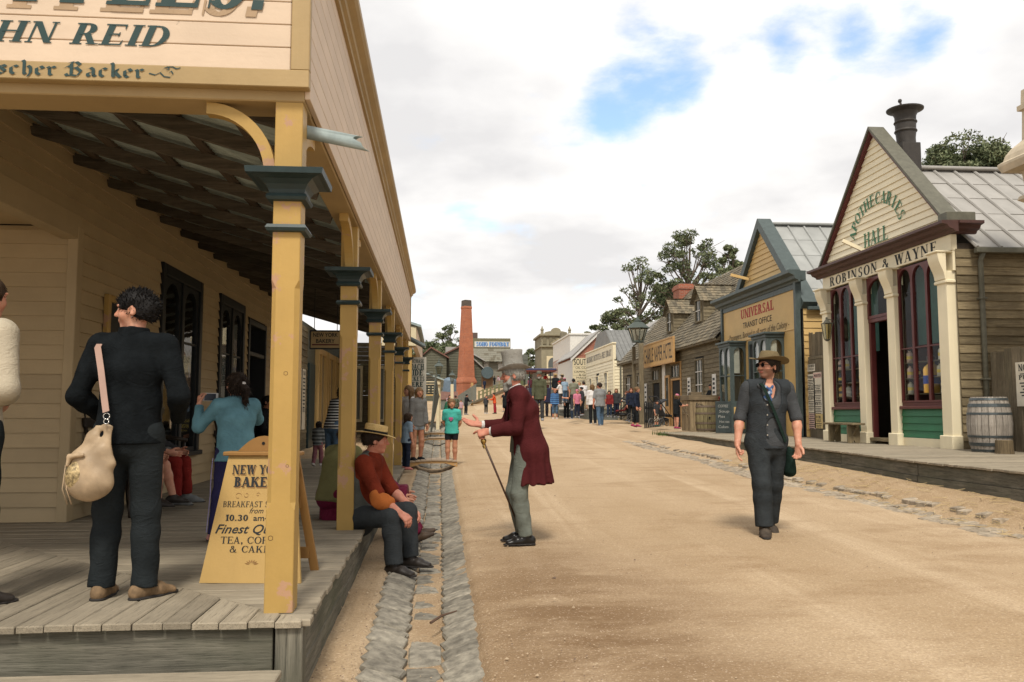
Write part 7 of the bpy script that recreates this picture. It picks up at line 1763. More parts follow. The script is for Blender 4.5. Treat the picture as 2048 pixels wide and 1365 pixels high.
def build_coach():
 y = 50.0; A,B = P(1048,745,Y=y),P(1105,737,Y=y); x0,x1 = A.x + .15,B.x + .1; g = gz(y); zc = P(1075,741,Y=y).z
 t = thing('coach','dark blue open coach with flat canopy loading passengers near the library','coach',((x0 + x1)/2,y,g),world=True)
 bl = plain('coach blue',(.020,.022,.05),.4); rd = plain('canopy red',(.18,.05,.04),.7)
 mb = MB(); mb.cbox(x0 + .15,x1 - .2,y,y + 3.4,g + .85,g + 1.75,.05); put('body',mb,bl,t)
 mb = MB(); mb.cbox(x0 - .1,x1 + .1,y - .3,y + 3.6,zc - .02,zc + .10,.03); put('canopy',mb,plain('canopy blue',(.045,.05,.11),.7),t); mb = MB(); mb.cbox(x0 - .08,x1 + .08,y - .28,y + 3.5,zc - .08,zc - .022,.01); put('canopy_lining',mb,rd,t)
 for x in (x0 + .18,x1 - .22):
  for yy in (y + .05,y + 3.3): mb = MB(); mb.tube([(x,yy,g + 1.7),(x,yy,zc)],.03,6); put('canopy_post',mb,bl,t)
 for k in range(3):
  mb = MB(); mb.cbox(x0 + .2,x1 - .25,y + .4 + k,y + .8 + k,g + 1.76,g + 1.95,.03); put('seat',mb,M_MAR,t)
 for x in (x0 + .05,x1 - .08):
  wheel(t,(x,y + .4,g + .5),.5,(1,0,0),bl,bl); wheel(t,(x,y + 2.9,g + .6),.6,(1,0,0),bl,bl)
 wheel(t,(x0 + .5,y - .12,g + .55),.52,(0.25,1,0),bl,rd)
 mb = MB(); mb.cbox(x0 + .3,x0 + 1.0,y - .1,y - .02,g + 1.2,g + 1.6,.02); put('panel',mb,plain('coach purple',(.06,.025,.05),.5),t)
 q = P(1078,755,Y=y + 2); mb = MB(); mb.add([(q.x - .5,y + 2,q.z - .3),(q.x + .4,y + 2,q.z + .1),(q.x + .45,y + 2.02,q.z + .5),(q.x - .35,y + 2.02,q.z + .25)],[(0,1,2,3)]); put('side_curtain',mb,M_WHITE,t)
 # boarding platform and handrail posts beside it
 s = thing('boarding_steps','grey timber boarding steps and rail posts beside the blue coach','steps',(x1 + .4,y - .5,g),world=True)
 for k in range(4): mb = MB(); mb.cbox(x1 + .05,x1 + 1.2,y - .6 + .3*k,y - .25 + .3*k,g + .22*(k + 1) - .05,g + .22*(k + 1),.01); put('step',mb,M_SAGE,s)
 for dx,hh in ((.1,1.9),(1.15,1.4)):
  mb = MB(); mb.cbox(x1 + dx - .07,x1 + dx + .07,y - .75,y - .62,g - .1,g + hh,.01); put('rail_post',mb,M_SAGE,s)
 mb = MB(); mb.bar((x1 + .1,y - .68,g + 1.4),(x1 + 1.15,y - .68,g + 1.2),.06,.08); put('rail',mb,M_SAGE,s)
build_coach()

# ================================================================== people: bodies grown as smooth surfaces from joints
def V3(*a): return np.array(a,float)
def nrm(v): v = np.asarray(v,float); return v/(np.linalg.norm(v) + 1e-9)
def rotz(a): c,s = math.cos(a),math.sin(a); return np.array([[c,-s,0],[s,c,0],[0,0,1.]])
def rotx(a): c,s = math.cos(a),math.sin(a); return np.array([[1,0,0],[0,c,-s],[0,s,c]])
def roty(a): c,s = math.cos(a),math.sin(a); return np.array([[c,0,s],[0,1,0],[-s,0,c]])
class Fld:
 """smooth union of tapered segments and ellipsoids"""
 def __init__(s): s.p = []
 def cap(s,a,b,ra,rb,k=.02,fa=False,fb=False):
  s.p.append(('e',np.asarray(a,float),np.asarray(b,float),(ra,ra),(rb,rb),None,k,fa,fb,1)); return s
 def ell(s,a,b,ra,rb,right=(1,0,0),k=.03,fa=False,fb=False):
  s.p.append(('e',np.asarray(a,float),np.asarray(b,float),ra,rb,np.asarray(right,float),k,fa,fb,1)); return s
 def blob(s,c,r,M=None,k=.02,sub=False):
  s.p.append(('b',np.asarray(c,float),np.asarray(r,float),np.eye(3) if M is None else M,k,-1 if sub else 1)); return s
 def mesh(s,res,cuts=(),disp=None):
  lo = np.full(3,1e9); hi = -lo
  for p in s.p:
   if p[-1] < 0: continue
   if p[0] == 'e': r = max(p[3] + p[4]); q = np.stack([p[1] - r,p[1] + r,p[2] - r,p[2] + r])
   else: r = p[2].max(); q = np.stack([p[1] - r,p[1] + r])
   lo = np.minimum(lo,q.min(0)); hi = np.maximum(hi,q.max(0))
  lo -= 3*res; hi += 3*res; n = np.ceil((hi - lo)/res).astype(int) + 1
  ax = [(lo[i] + res*np.arange(n[i])).astype(np.float32) for i in range(3)]
  D = np.full(n,.5,np.float32)
  for p in s.p:
   k = p[-4] if p[0] == 'e' else p[4]; m = k + 4*res
   if p[0] == 'e': r = max(p[3] + p[4]) + m; b0 = np.minimum(p[1],p[2]) - r; b1 = np.maximum(p[1],p[2]) + r
   else: r = p[2].max() + m; b0 = p[1] - r; b1 = p[1] + r
   i0 = np.clip(np.floor((b0 - lo)/res).astype(int),0,n); i1 = np.clip(np.ceil((b1 - lo)/res).astype(int) + 1,0,n)
   sl = tuple(slice(a,b) for a,b in zip(i0,i1))
   X,Y,Z = np.meshgrid(*[ax[i][sl[i]] for i in range(3)],indexing='ij',sparse=True)
   if p[0] == 'b':
    c,r,M = p[1],p[2],p[3]; x,y,z = X - c[0],Y - c[1],Z - c[2]
    q = sum(((M[0,i]*x + M[1,i]*y + M[2,i]*z)/r[i])**2 for i in range(3)); d = (np.sqrt(q) - 1)*r.min()
   else:
    a,b = p[1],p[2]; ab = b - a; L = np.linalg.norm(ab) + 1e-9; t_ = ab/L
    x,y,z = X - a[0],Y - a[1],Z - a[2]; w = x*t_[0] + y*t_[1] + z*t_[2]; t = np.clip(w/L,0,1)
    rx = p[3][0] + (p[4][0] - p[3][0])*t
    if p[5] is None:
     u2 = x*x + y*y + z*z - w*w; wb = w - t*L; d = np.sqrt(np.maximum(u2,0) + wb*wb) - rx
    else:
     rr = p[5] - t_*p[5].dot(t_); rr = rr/np.linalg.norm(rr); ff = np.cross(t_,rr); ry = p[3][1] + (p[4][1] - p[3][1])*t
     u = x*rr[0] + y*rr[1] + z*rr[2]; v = x*ff[0] + y*ff[1] + z*ff[2]; wb = w - t*L; mn = np.minimum(rx,ry)
     d = (np.sqrt((u/rx)**2 + (v/ry)**2 + (wb/mn)**2) - 1)*mn
    if p[7]: d = np.maximum(d,-w)
    if p[8]: d = np.maximum(d,w - L)
   A = D[sl]
   if p[-1] > 0:
    h = np.clip(.5 + .5*(A - d)/k,0,1); D[sl] = A + (d - A)*h - k*h*(1 - h)
   else:
    h = np.clip(.5 - .5*(A + d)/k,0,1); D[sl] = A + (-d - A)*h + k*h*(1 - h)
  G3 = np.meshgrid(*ax,indexing='ij',sparse=True)
  for pt,nn in cuts: D = np.maximum(D,(G3[0] - pt[0])*nn[0] + (G3[1] - pt[1])*nn[1] + (G3[2] - pt[2])*nn[2])
  if disp is not None: D = D + disp(*G3)
  return nets(D.astype(np.float32),lo,res)
def nets(D,lo,res):
 S_ = D < 0; n = np.array(D.shape)
 c = np.zeros(n - 1,np.int8); offs = [(i,j,k) for i in (0,1) for j in (0,1) for k in (0,1)]
 for o in offs: c += S_[o[0]:n[0] - 1 + o[0],o[1]:n[1] - 1 + o[1],o[2]:n[2] - 1 + o[2]]
 act = (c > 0) & (c < 8); I = np.argwhere(act); m = len(I)
 if m == 0: return np.zeros((0,3)),[]
 idx = np.full(act.shape,-1,np.int32); idx[act] = np.arange(m)
 val = np.stack([D[I[:,0] + o[0],I[:,1] + o[1],I[:,2] + o[2]] for o in offs],1); sg = val < 0
 pos = np.zeros((m,3)); cnt = np.zeros(m); of = np.array(offs,float)
 for a in range(8):
  for b in range(a + 1,8):
   if abs(of[a] - of[b]).sum() != 1: continue
   k = sg[:,a] != sg[:,b]; t = val[k,a]/(val[k,a] - val[k,b])
   pos[k] += of[a] + t[:,None]*(of[b] - of[a]); cnt[k] += 1
 P_ = lo + res*(I + pos/cnt[:,None]); F = []
 for ax_ in range(3):
  b,d = (ax_ + 1) % 3,(ax_ + 2) % 3
  s0 = [slice(None)]*3; s1 = [slice(None)]*3; s0[ax_] = slice(0,n[ax_] - 1); s1[ax_] = slice(1,n[ax_])
  ch = S_[tuple(s0)] != S_[tuple(s1)]; E = np.argwhere(ch)
  E = E[(E[:,b] > 0) & (E[:,d] > 0) & (E[:,b] < n[b] - 1) & (E[:,d] < n[d] - 1)]
  if not len(E): continue
  q = []
  for (db,dd) in ((-1,-1),(0,-1),(0,0),(-1,0)):
   J = E.copy(); J[:,b] += db; J[:,d] += dd; q.append(idx[J[:,0],J[:,1],J[:,2]])
  q = np.stack(q,1); ins = S_[E[:,0],E[:,1],E[:,2]]; q[~ins] = q[~ins][:,::-1]; F.append(q[(q >= 0).all(1)])
 return P_,np.concatenate(F).tolist()
def folds(amp,f=28.,z0=None,seed=0.):
 def g(X,Y,Z):
  a = np.sin(f*(Z + .35*X) + 2.2*np.sin(f*.42*X + seed) + 1.7*np.sin(f*.5*Y + seed*2)) + .7*np.sin(f*1.7*(.6*Z - X) + 2*np.sin(f*.6*Y + seed))
  return amp*a*(.55 + .45*np.sin(f*.23*Z + 3*X + seed))
 return g
class Skel:
 def __init__(s,H,pose,g=1.0,sh=1.0,hs=1.0):
  p = dict(lean=3,lean2=6,side=0,twist=0,ul=(-.12,.02,-1),fl=(.0,.22,-1),ur=(.12,.02,-1),fr=(-.0,.22,-1),tl=(-.02,.03,-1),sl=(0,-.05,-1),tr=(.02,.03,-1),sr=(0,-.05,-1),hy=0,hp=0,hr=0,pz=None,fyl=8,fyr=-8,fpl=0,fpr=0)
  p.update(pose); s.pose = p; s.H = H; s.g = g; s.hs = hs
  L = R(p['lean']); L2 = R(p['lean2']); sd = R(p['side'])
  T1 = nrm((math.sin(sd),math.sin(L),math.cos(L))); T2 = nrm((math.sin(sd),math.sin(L + L2),math.cos(L + L2)))
  Rt = rotz(R(p['twist'])); s.T1,s.T2 = T1,T2
  pel = V3(0,0,0); s.hipL,s.hipR = pel + V3(-.052*H,0,-.01*H),pel + V3(.052*H,0,-.01*H)
  s.kneeL = s.hipL + nrm(p['tl'])*.245*H; s.ankL = s.kneeL + nrm(p['sl'])*.235*H
  s.kneeR = s.hipR + nrm(p['tr'])*.245*H; s.ankR = s.kneeR + nrm(p['sr'])*.235*H
  s.waist = pel + T1*.10*H; s.chest = pel + T1*.19*H; s.neck = s.chest + T2*.115*H
  ax = Rt @ V3(1,0,0); s.ax = ax; st = s.chest + T2*.082*H
  s.shL,s.shR = st - ax*.105*H*sh,st + ax*.105*H*sh
  s.elL = s.shL + nrm(p['ul'])*.172*H; s.wrL = s.elL + nrm(p['fl'])*.148*H
  s.elR = s.shR + nrm(p['ur'])*.172*H; s.wrR = s.elR + nrm(p['fr'])*.148*H
  s.hh = .132*H*hs
  s.head = s.neck + T2*.012*H + V3(0,.012*H,0) + V3(0,0,s.hh*.56)
  s.HM = rotz(R(p['hy'])) @ rotx(R(p['hp'])) @ roty(R(p['hr']))
  z = p['pz'] if p['pz'] is not None else .043*H - min(s.ankL[2],s.ankR[2])
  for k in ('hipL','hipR','kneeL','kneeR','ankL','ankR','waist','chest','neck','shL','shR','elL','elR','wrL','wrR','head'): setattr(s,k,getattr(s,k) + V3(0,0,z))
  s.pel = V3(0,0,z)
 def hp(s,*a): return s.head + s.HM @ (np.array(a,float)*s.hh)
def torso(F,K,inf=0.,k=.05,hem=None,flare=0.,neck=True,belly=0.,bust=0.):
 H,g = K.H,K.g; ax = K.ax; bx = V3(1,0,0)
 F.ell(K.pel + V3(0,-.005*H,-.02*H),K.waist,(.092*H*g + inf,.066*H*g + inf),(.080*H*g + inf,.060*H*g + inf + belly),bx,k)
 F.ell(K.waist,K.chest,(.080*H*g + inf,.060*H*g + inf + belly),(.092*H*g + inf,.066*H*g + inf),ax,k)
 F.ell(K.chest,K.chest + K.T2*.07*H,(.092*H*g + inf,.066*H*g + inf),(.080*H*g + inf,.050*H*g + inf),ax,k)
 F.cap(K.shL + ax*.012*H,K.shR - ax*.012*H,.036*H + inf,.036*H + inf,k)
 F.cap(K.chest + K.T2*.075*H,K.neck - K.T2*.004*H,.048*H + inf*.6,.036*H + inf*.5,k*.7)
 if bust:
  for s_ in (-1,1): F.blob(K.chest + ax*s_*.042*H + np.cross(K.T2,ax)*-.0 + rotz(R(K.pose['twist'])) @ V3(0,.055*H*g,.0),V3(1,1,1)*.040*H*bust,k=k)
 if hem is not None:
  c = K.pel + V3(0,-.004*H,0); F.ell(K.waist - K.T1*.02*H,c + V3(0,0,-hem*H),(.084*H*g + inf,.064*H*g + inf + belly*.7),(.094*H*g + inf + flare,.070*H*g + inf + flare),bx,k*.6,fb=True)
def arm(F,K,side,r0=.030,r1=.024,r2=.017,frac=2.0,inf=0.,k=.025,cuff=None):
 H = K.H; g = .5 + .5*K.g; sh,el,wr = (K.shL,K.elL,K.wrL) if side == 'l' else (K.shR,K.elR,K.wrR)
 if frac <= 1:
  e = sh + (el - sh)*frac; F.cap(sh,e,r0*H*g + inf,(r0 + (r1 - r0)*frac)*H*g + inf*1.25,k,fb=True)
 else:
  F.cap(sh,el,r0*H*g + inf,r1*H*g + inf,k); e = el + (wr - el)*(frac - 1)
  m = el + (wr - el)*.3; F.cap(el,m,r1*H*g + inf,r1*1.02*H*g + inf*.9,k,fb=False) if frac > 1.35 else None
  F.cap(m if frac > 1.35 else el,e,r1*1.0*H*g + inf*.9,(r1 + (r2 - r1)*min(frac - 1,1))*H*g + inf*.8,k,fb=True)
def leg(F,K,side,r0=.052,r1=.036,r2=.024,frac=2.0,inf=0.,k=.03,bell=0.):
 H = K.H; g = .4 + .6*K.g; a,b,c = (K.hipL,K.kneeL,K.ankL) if side == 'l' else (K.hipR,K.kneeR,K.ankR)
 if frac <= 1: e = a + (b - a)*frac; F.cap(a,e,r0*H*g + inf,(r0 + (r1 - r0)*frac)*H*g + inf*1.3,k,fb=True)
 else:
  F.cap(a,b,r0*H*g + inf,r1*H*g + inf,k); e = b + (c - b)*(frac - 1)
  m = b + (c - b)*.32
  F.cap(b,m,r1*H*g + inf,r1*.97*H*g + inf,k)
  F.cap(m,e,r1*.97*H*g + inf,(r1 + (r2 - r1)*(frac - 1))*H*g + inf + bell,k,fb=True)
def hand(F,K,side,d=None,n=None,curl=(18,26,18),spread=4.,thumb=(.75,.65),fist=None,sc=1.0):
 """palm, four jointed fingers of unequal length and a thumb from the palm's side"""
 H = K.H*sc; wr,el = (K.wrL,K.elL) if side == 'l' else (K.wrR,K.elR); sx = -1 if side == 'l' else 1
 d = nrm(wr - el if d is None else d); n = np.array(n if n is not None else (-sx,.15,0),float); n = nrm(n - d*n.dot(d)); s = np.cross(d,n)*sx
 s = nrm(s); palm = wr + d*.050*H
 F.ell(wr - d*.012*H,palm,(.0165*H,.0125*H),(.0235*H,.0110*H),s,.012)
 for i,(o,L) in enumerate(((1.5,.92),(.5,1.0),(-.5,.94),(-1.5,.76))):
  base = palm + s*o*.0112*H - d*abs(o - .3)*.003*H
  c = (curl if not isinstance(curl[0],(tuple,list)) else curl[i]); dirv = nrm(d + s*math.tan(R(o*spread))); ang = 0.; p = base
  for (ln,r,cc) in ((.021,.0066,c[0]),(.015,.0060,c[1]),(.012,.0053,c[2])):
   ang += R(cc); q = p + (dirv*math.cos(ang) + n*math.sin(ang))*ln*L*H; F.cap(p,q,r*H,r*.93*H,.0035); p = q
 t0 = wr + d*.014*H + s*.013*H; t1 = t0 + nrm(s*thumb[0] + d*thumb[1] + n*.35)*.027*H; t2 = t1 + nrm(s*thumb[0]*.45 + d*.8 + n*.35)*.024*H
 F.cap(t0,t1,.0098*H,.0078*H,.008); F.cap(t1,t2,.0074*H,.0062*H,.003)
def head(F,K,female=False,jaw=1.,nose=1.,detail=True,fat=1.):
 h = K.hh; M = K.HM; hp = K.hp; B = lambda c,r,k=.1,sub=False,MM=None: F.blob(hp(*c),np.array(r)*h,M if MM is None else M @ MM,k*h,sub)
 B((0,-.04,.11),(.355*fat,.445,.385)); B((0,.13,-.16),(.255*fat*jaw,.275,.33),.14); B((0,.285,-.40),(.115*jaw,.10,.09),.10)
 if detail:
  for s in (-1,1):
   B((s*.175*fat,.26,-.12),(.12,.10,.12),.10); B((s*.145,.445,.025),(.085,.075,.06),.05,True); B((s*.145,.355,.018),(.066,.05,.046),.01)
   B((s*.15,.372,.115),(.115,.045,.032),.06)
   F.blob(hp(s*.365*fat,-.03,-.04),np.array((.035,.085,.135))*h,M @ rotz(s*R(-22)),.03*h); B((s*.400*fat,-.005,-.03),(.03,.045,.075),.02,True)
  F.cap(hp(0,.375,.07),hp(0,.47 + .02*nose,-.10),.036*h,.056*h*nose,.06*h); B((-.045,.42,-.12),(.04,.04,.034),.04); B((.045,.42,-.12),(.04,.04,.034),.04)
  B((0,.385,-.235),(.115,.055,.026),.03); B((0,.378,-.275),(.10,.052,.028),.03); B((0,.435,-.254),(.10,.02,.008),.012,True)
 else:
  F.cap(hp(0,.38,.05),hp(0,.46,-.10),.04*h,.055*h,.06*h)
  for s in (-1,1): B((s*.365,-.03,-.04),(.04,.085,.12),.03)
 F.cap(hp(0,-.06,-.18),K.neck - K.T2*.02*K.H,.215*h*(.88 if female else 1),.225*h*(.9 if female else 1.05),.10*h)
def add_mesh(A,B):
 v,f = A; w,g = B; n = len(v); return (np.concatenate([v,w]) if n else w),f + [[i + n for i in q] for q in g]
LIP = None
STUB = skin('stubbled skin',(.27,.155,.105))
def skin_painter(K,stub=False,iris=(.05,.04,.03)):
 eyes = [K.hp(s*.145,.388,.018) for s in (-1,1)]; irs = [K.hp(s*.145 + 0,.40,.018) for s in (-1,1)]; lip = K.hp(0,.42,-.255); brow = [K.hp(s*.15,.41,.125) for s in (-1,1)]
 Mi = K.HM.T; h = K.hh
 def f(v):
  out = np.zeros(len(v),int)
  if stub: q = (v - K.head) @ Mi.T/h; out[(q[:,2] < -.13 - .35*np.maximum(0,.1 - np.abs(q[:,0]))) & (q[:,2] > -.56) & (q[:,1] > -.08 - .0*q[:,2]) & (q[:,1] - .9*q[:,2] > .16)] = 5
  for e in eyes: q = (v - e) @ Mi.T/h; out[(q[:,0]/.060)**2 + (q[:,1]/.06)**2 + (q[:,2]/.030)**2 < 1] = 1
  for e in irs: q = (v - e) @ Mi.T/h; out[(q[:,0]/.028)**2 + (q[:,1]/.06)**2 + (q[:,2]/.030)**2 < 1] = 2
  q = (v - lip) @ Mi.T/h; out[(q[:,0]/.105)**2 + (q[:,1]/.07)**2 + (q[:,2]/.045)**2 < 1] = 3
  for e in brow: q = (v - e) @ Mi.T/h; out[(q[:,0]/.10)**2 + (q[:,1]/.07)**2 + (q[:,2]/.024)**2 < 1] = 4
  return out
 return f
def surf(name,vf,mat,parent,paintf=None,**t):
 v,f = vf; mi = None
 if paintf is not None and len(f):
  pv = paintf(np.asarray(v)); mi = [int(np.bincount(pv[q]).argmax()) for q in f]
 return link(name,meshdata(name,np.asarray(v).tolist(),f,mat,mi,True),parent,**t)
def shoe(K,side,mat,parent,res,boot=0.,col2=None,heel=True):
 H = K.H; A = K.ankL if side == 'l' else K.ankR; ya = R(K.pose['fyl' if side == 'l' else 'fyr']); pt = R(K.pose['fpl' if side == 'l' else 'fpr'])
 fd = rotz(ya) @ rotx(pt) @ V3(0,1,0); upv = rotz(ya) @ rotx(pt) @ V3(0,0,1); rt = np.cross(fd,upv); F = Fld(); c = A - upv*.020*H
 F.ell(c - fd*.030*H,c + fd*.045*H,(.024*H,.028*H),(.030*H,.026*H),rt,.02); F.ell(c + fd*.045*H - upv*.004*H,c + fd*.098*H - upv*.011*H,(.030*H,.024*H),(.024*H,.014*H),rt,.02)
 F.cap(A,A + (upv*(.02 + boot))*H,.029*H,.028*H,.02,fb=True)
 o = A - upv*.042*H
 s = surf('shoe',F.mesh(res,cuts=[(o,-upv)]),mat,parent)
 G_ = Fld(); G_.ell(o - fd*.028*H + upv*.004*H,o + fd*.04*H + upv*.004*H,(.026*H,.2*H),(.031*H,.2*H),rt,.01); G_.ell(o + fd*.04*H + upv*.004*H,o + fd*.102*H + upv*.004*H,(.031*H,.2*H),(.022*H,.2*H),rt,.01)
 surf('sole',G_.mesh(res,cuts=[(o,-upv),(o + upv*.009*H,upv)]),col2 or plain('sole rubber',(.025,.022,.02),.8),s)
def blades(v,f,K,n,L,style):
 """loose locks standing off the hair"""
 r = np.random.default_rng(len(v)); h = K.hh; p = v[r.integers(0,len(v),n)]; o = p - K.hp(0,-.05,.05); o /= np.linalg.norm(o,axis=1)[:,None]
 up = K.HM @ V3(0,0,1); bk = K.HM @ V3(0,-1,0)
 d = o*.9 + up*.35 + bk*.25 if style == 'crop' else o*.30 - up*.8 + bk*.25
 d = d + r.normal(0,.28,(n,3)); d /= np.linalg.norm(d,axis=1)[:,None]; s = np.cross(d,r.normal(0,1,(n,3))); s /= np.linalg.norm(s,axis=1)[:,None]; w = .022*h; l = L*r.uniform(.5,1.2,n)[:,None]
 q = np.stack([p - o*.02*h - s*w,p - o*.02*h + s*w,p + d*l],1).reshape(-1,3); k = len(v)
 return np.concatenate([v,q]),f + [[k + 3*i,k + 3*i + 1,k + 3*i + 2] for i in range(n)]
def hair(K,style,mat,parent,res,seed=0.):
 h = K.hh; M = K.HM; hp = K.hp; F = Fld()
 F.blob(hp(0,-.05,.135),np.array((.395,.492,.418))*h,M,.05*h)
 if style in ('short','crop'):
  F.blob(hp(0,-.22,-.06),np.array((.33,.28,.27))*h,M,.1*h)
 if style in ('long','pony','bob','loose'):
  F.blob(hp(0,-.20,-.05),np.array((.37,.30,.34))*h,M,.1*h)
 if style in ('long','loose'):
  L = 1.15 if style == 'long' else .8
  for s in (-1,1): F.cap(hp(s*.27,-.08,-.05),hp(s*.30,.0,-L),.17*h,.12*h,.12*h)
  F.cap(hp(0,-.30,-.1),hp(0,-.36,-L),.26*h,.17*h,.12*h)
 if style == 'bob':
  for s in (-1,1): F.cap(hp(s*.29,-.06,0),hp(s*.30,.0,-.40),.15*h,.11*h,.1*h)
 if style == 'pony':
  F.cap(hp(.05,-.48,.10),hp(.12,-.66,-.15),.10*h,.15*h,.06*h); F.cap(hp(.12,-.66,-.15),hp(.16,-.58,-.85),.15*h,.06*h,.06*h)
 if style == 'bun': F.blob(hp(0,-.50,.20),np.array((.18,.16,.18))*h,M,.05*h)
 # face, ears and forehead stay free
 fw = M @ V3(0,1,0); upv = M @ V3(0,0,1)
 F.blob(hp(0,.50,-.30),np.array((.36,.50,.46))*h,M,.06*h,sub=True)
 if style in ('short','crop','pony','bun'):
  for s in (-1,1): F.blob(hp(s*.42,.04,-.12),np.array((.12,.13,.20))*h,M,.03*h,sub=True)
  F.blob(hp(0,-.25,-.62),np.array((.6,.5,.44 if style == 'short' else .36))*h,M,.03*h,sub=True) if style != 'pony' else None
 sp = .010*h if style in ('short','crop') else .010*h; f = 9.5/h
 dn = lambda X,Y,Z: sp*(np.sin(f*X + 2*np.sin(f*.7*Z)) + np.sin(f*1.3*Y + 1.5*np.sin(f*.8*X)) + np.sin(f*.9*Z + 2*np.sin(f*Y)))
 v,f = F.mesh(res,disp=dn); nb = 1500 if res < .009 else 450 if res < .016 else 0
 if nb and len(v): v,f = blades(v,f,K,nb,.095*h if style == 'crop' else .07*h if style == 'short' else .26*h,style)
 return surf('hair',(v,f),mat,parent)
def hat(K,kind,mat,band,parent,tilt=0.,sc=1.):
 h = K.hh*sc; M = Matrix((K.HM @ rotx(R(tilt))).tolist()); n = 32
 def lath(name,prof,m,bend=0.,fold=0.,z0=.25,par=parent,lift=.0):
  mb = MB(); vs = []
  for (r,z) in prof:
   for k in range(n):
    a = 2*math.pi*(k + .5)/n; x,y = r*math.cos(a)*.88,r*math.sin(a)
    zz = z + (bend*max(0,r - .42)*(math.cos(a)**2)*1.0 if bend else 0) - (fold*max(0,r - .40)*math.sin(a)**2 if fold else 0)
    vs.append(Vector(K.hp(0,-.05,z0)) + M @ Vector((x,y,zz))*h)
  fs = []
  for i in range(len(prof) - 1):
   for k in range(n): j = (k + 1) % n; fs.append((i*n + k,i*n + j,(i + 1)*n + j,(i + 1)*n + k))
  fs.append(tuple(range((len(prof) - 1)*n,len(prof)*n))); mb.add(vs,fs)
  return put(name,mb,m,par,smooth='auto')
 if kind == 'top':
  o = lath('hat',[(.43,-.02),(.62,-.0),(.72,.03),(.73,.055),(.66,.045),(.455,.03),(.445,.12),(.43,.36),(.435,.62),(.46,.77),(.45,.80),(.2,.81)],mat,bend=.55,fold=.15)
  lath('hat_band',[(.455,.035),(.462,.04),(.455,.13),(.445,.135)],band,par=o)
 elif kind == 'boater':
  o = lath('hat',[(.43,.0),(.80,-.02),(.83,.0),(.80,.015),(.47,.035),(.46,.06),(.445,.32),(.42,.36),(.2,.37)],mat,bend=.10,fold=.12)
  lath('hat_band',[(.475,.035),(.478,.04),(.470,.12),(.46,.125)],band,par=o)
 elif kind == 'felt':
  o = lath('hat',[(.44,.0),(.70,-.01),(.86,.0),(.87,.02),(.70,.02),(.475,.035),(.46,.08),(.43,.26),(.36,.38),(.24,.40),(.1,.36)],mat,bend=.28,fold=.10)
  lath('hat_band',[(.476,.036),(.484,.04),(.475,.10),(.462,.105)],band,par=o)
 elif kind == 'cap':
  F = Fld(); F.blob(K.hp(0,-.05,.20),np.array((.40,.47,.37))*K.hh,K.HM,.05*K.hh); F.ell(K.hp(0,.30,.20),K.hp(0,.72,.14),(.27*K.hh,.035*K.hh),(.20*K.hh,.03*K.hh),K.HM @ V3(1,0,0),.05*K.hh)
  up_ = K.HM @ V3(0,0,1); surf('cap',F.mesh(K.hh*.09,cuts=[(K.hp(0,0,.10),-up_)]),mat,parent)
SK = {'fair': skin('fair skin',(.56,.30,.20)),'pink': skin('ruddy skin',(.55,.25,.17)),'tan': skin('tanned skin',(.46,.24,.145)),'dark': skin('brown skin',(.30,.15,.09))}
EYEW = plain('eye white',(.55,.52,.48),.3); EYED = plain('iris',(.03,.022,.018),.25)
LIPM = plain('lips',(.36,.12,.09),.5); BROWM = plain('eyebrow',(.05,.035,.025),.8)
HB = {'black': hairm('black hair',(.010,.009,.009)),'brown': hairm('brown hair',(.055,.032,.018)),'dkbrown': hairm('dark brown hair',(.028,.017,.011)),'blond': hairm('blond hair',(.30,.19,.085)),'sandy': hairm('sandy hair',(.17,.10,.045)),'grey': hairm('grey hair',(.30,.29,.26)),'red': hairm('auburn hair',(.14,.05,.025))}
def C_(name,c,**k): return cloth(name,c,**k)
BLACKC = C_('black cloth',(.016,.018,.020)); NAVY = C_('navy cloth',(.020,.026,.045)); JEAN = C_('blue denim',(.075,.125,.19),var=.35); DJEAN = C_('dark denim',(.030,.045,.075),var=.3); WHITEC = C_('white cotton',(.62,.60,.58)); GREYC = C_('grey jersey',(.17,.17,.165)); DGREY = C_('charcoal cloth',(.05,.052,.055)); REDC = C_('red cotton',(.42,.030,.028)); PINKC = C_('pink cotton',(.55,.19,.27)); ORNG = C_('orange red knit',(.55,.085,.03)); OLIVEC = C_('olive cloth',(.085,.09,.055)); TEALC = C_('turquoise cotton',(.07,.40,.34)); KHAKI = C_('khaki cotton',(.27,.22,.15)); GREEN = C_('bottle green cotton',(.02,.12,.07)); MAROONC = C_('maroon satin',(.13,.012,.035),rough=.5); LILAC = C_('lilac cotton',(.40,.28,.32))
LEATH = plain('dark leather',(.030,.024,.020),.5,var=.3); BRLEATH = plain('brown leather',(.075,.048,.030),.6,var=.4); TRAIN = plain('grey trainers',(.22,.22,.23),.7); WTRAIN = plain('white trainers',(.50,.48,.46),.7); MTRAIN = plain('magenta trainers',(.28,.03,.09),.7)
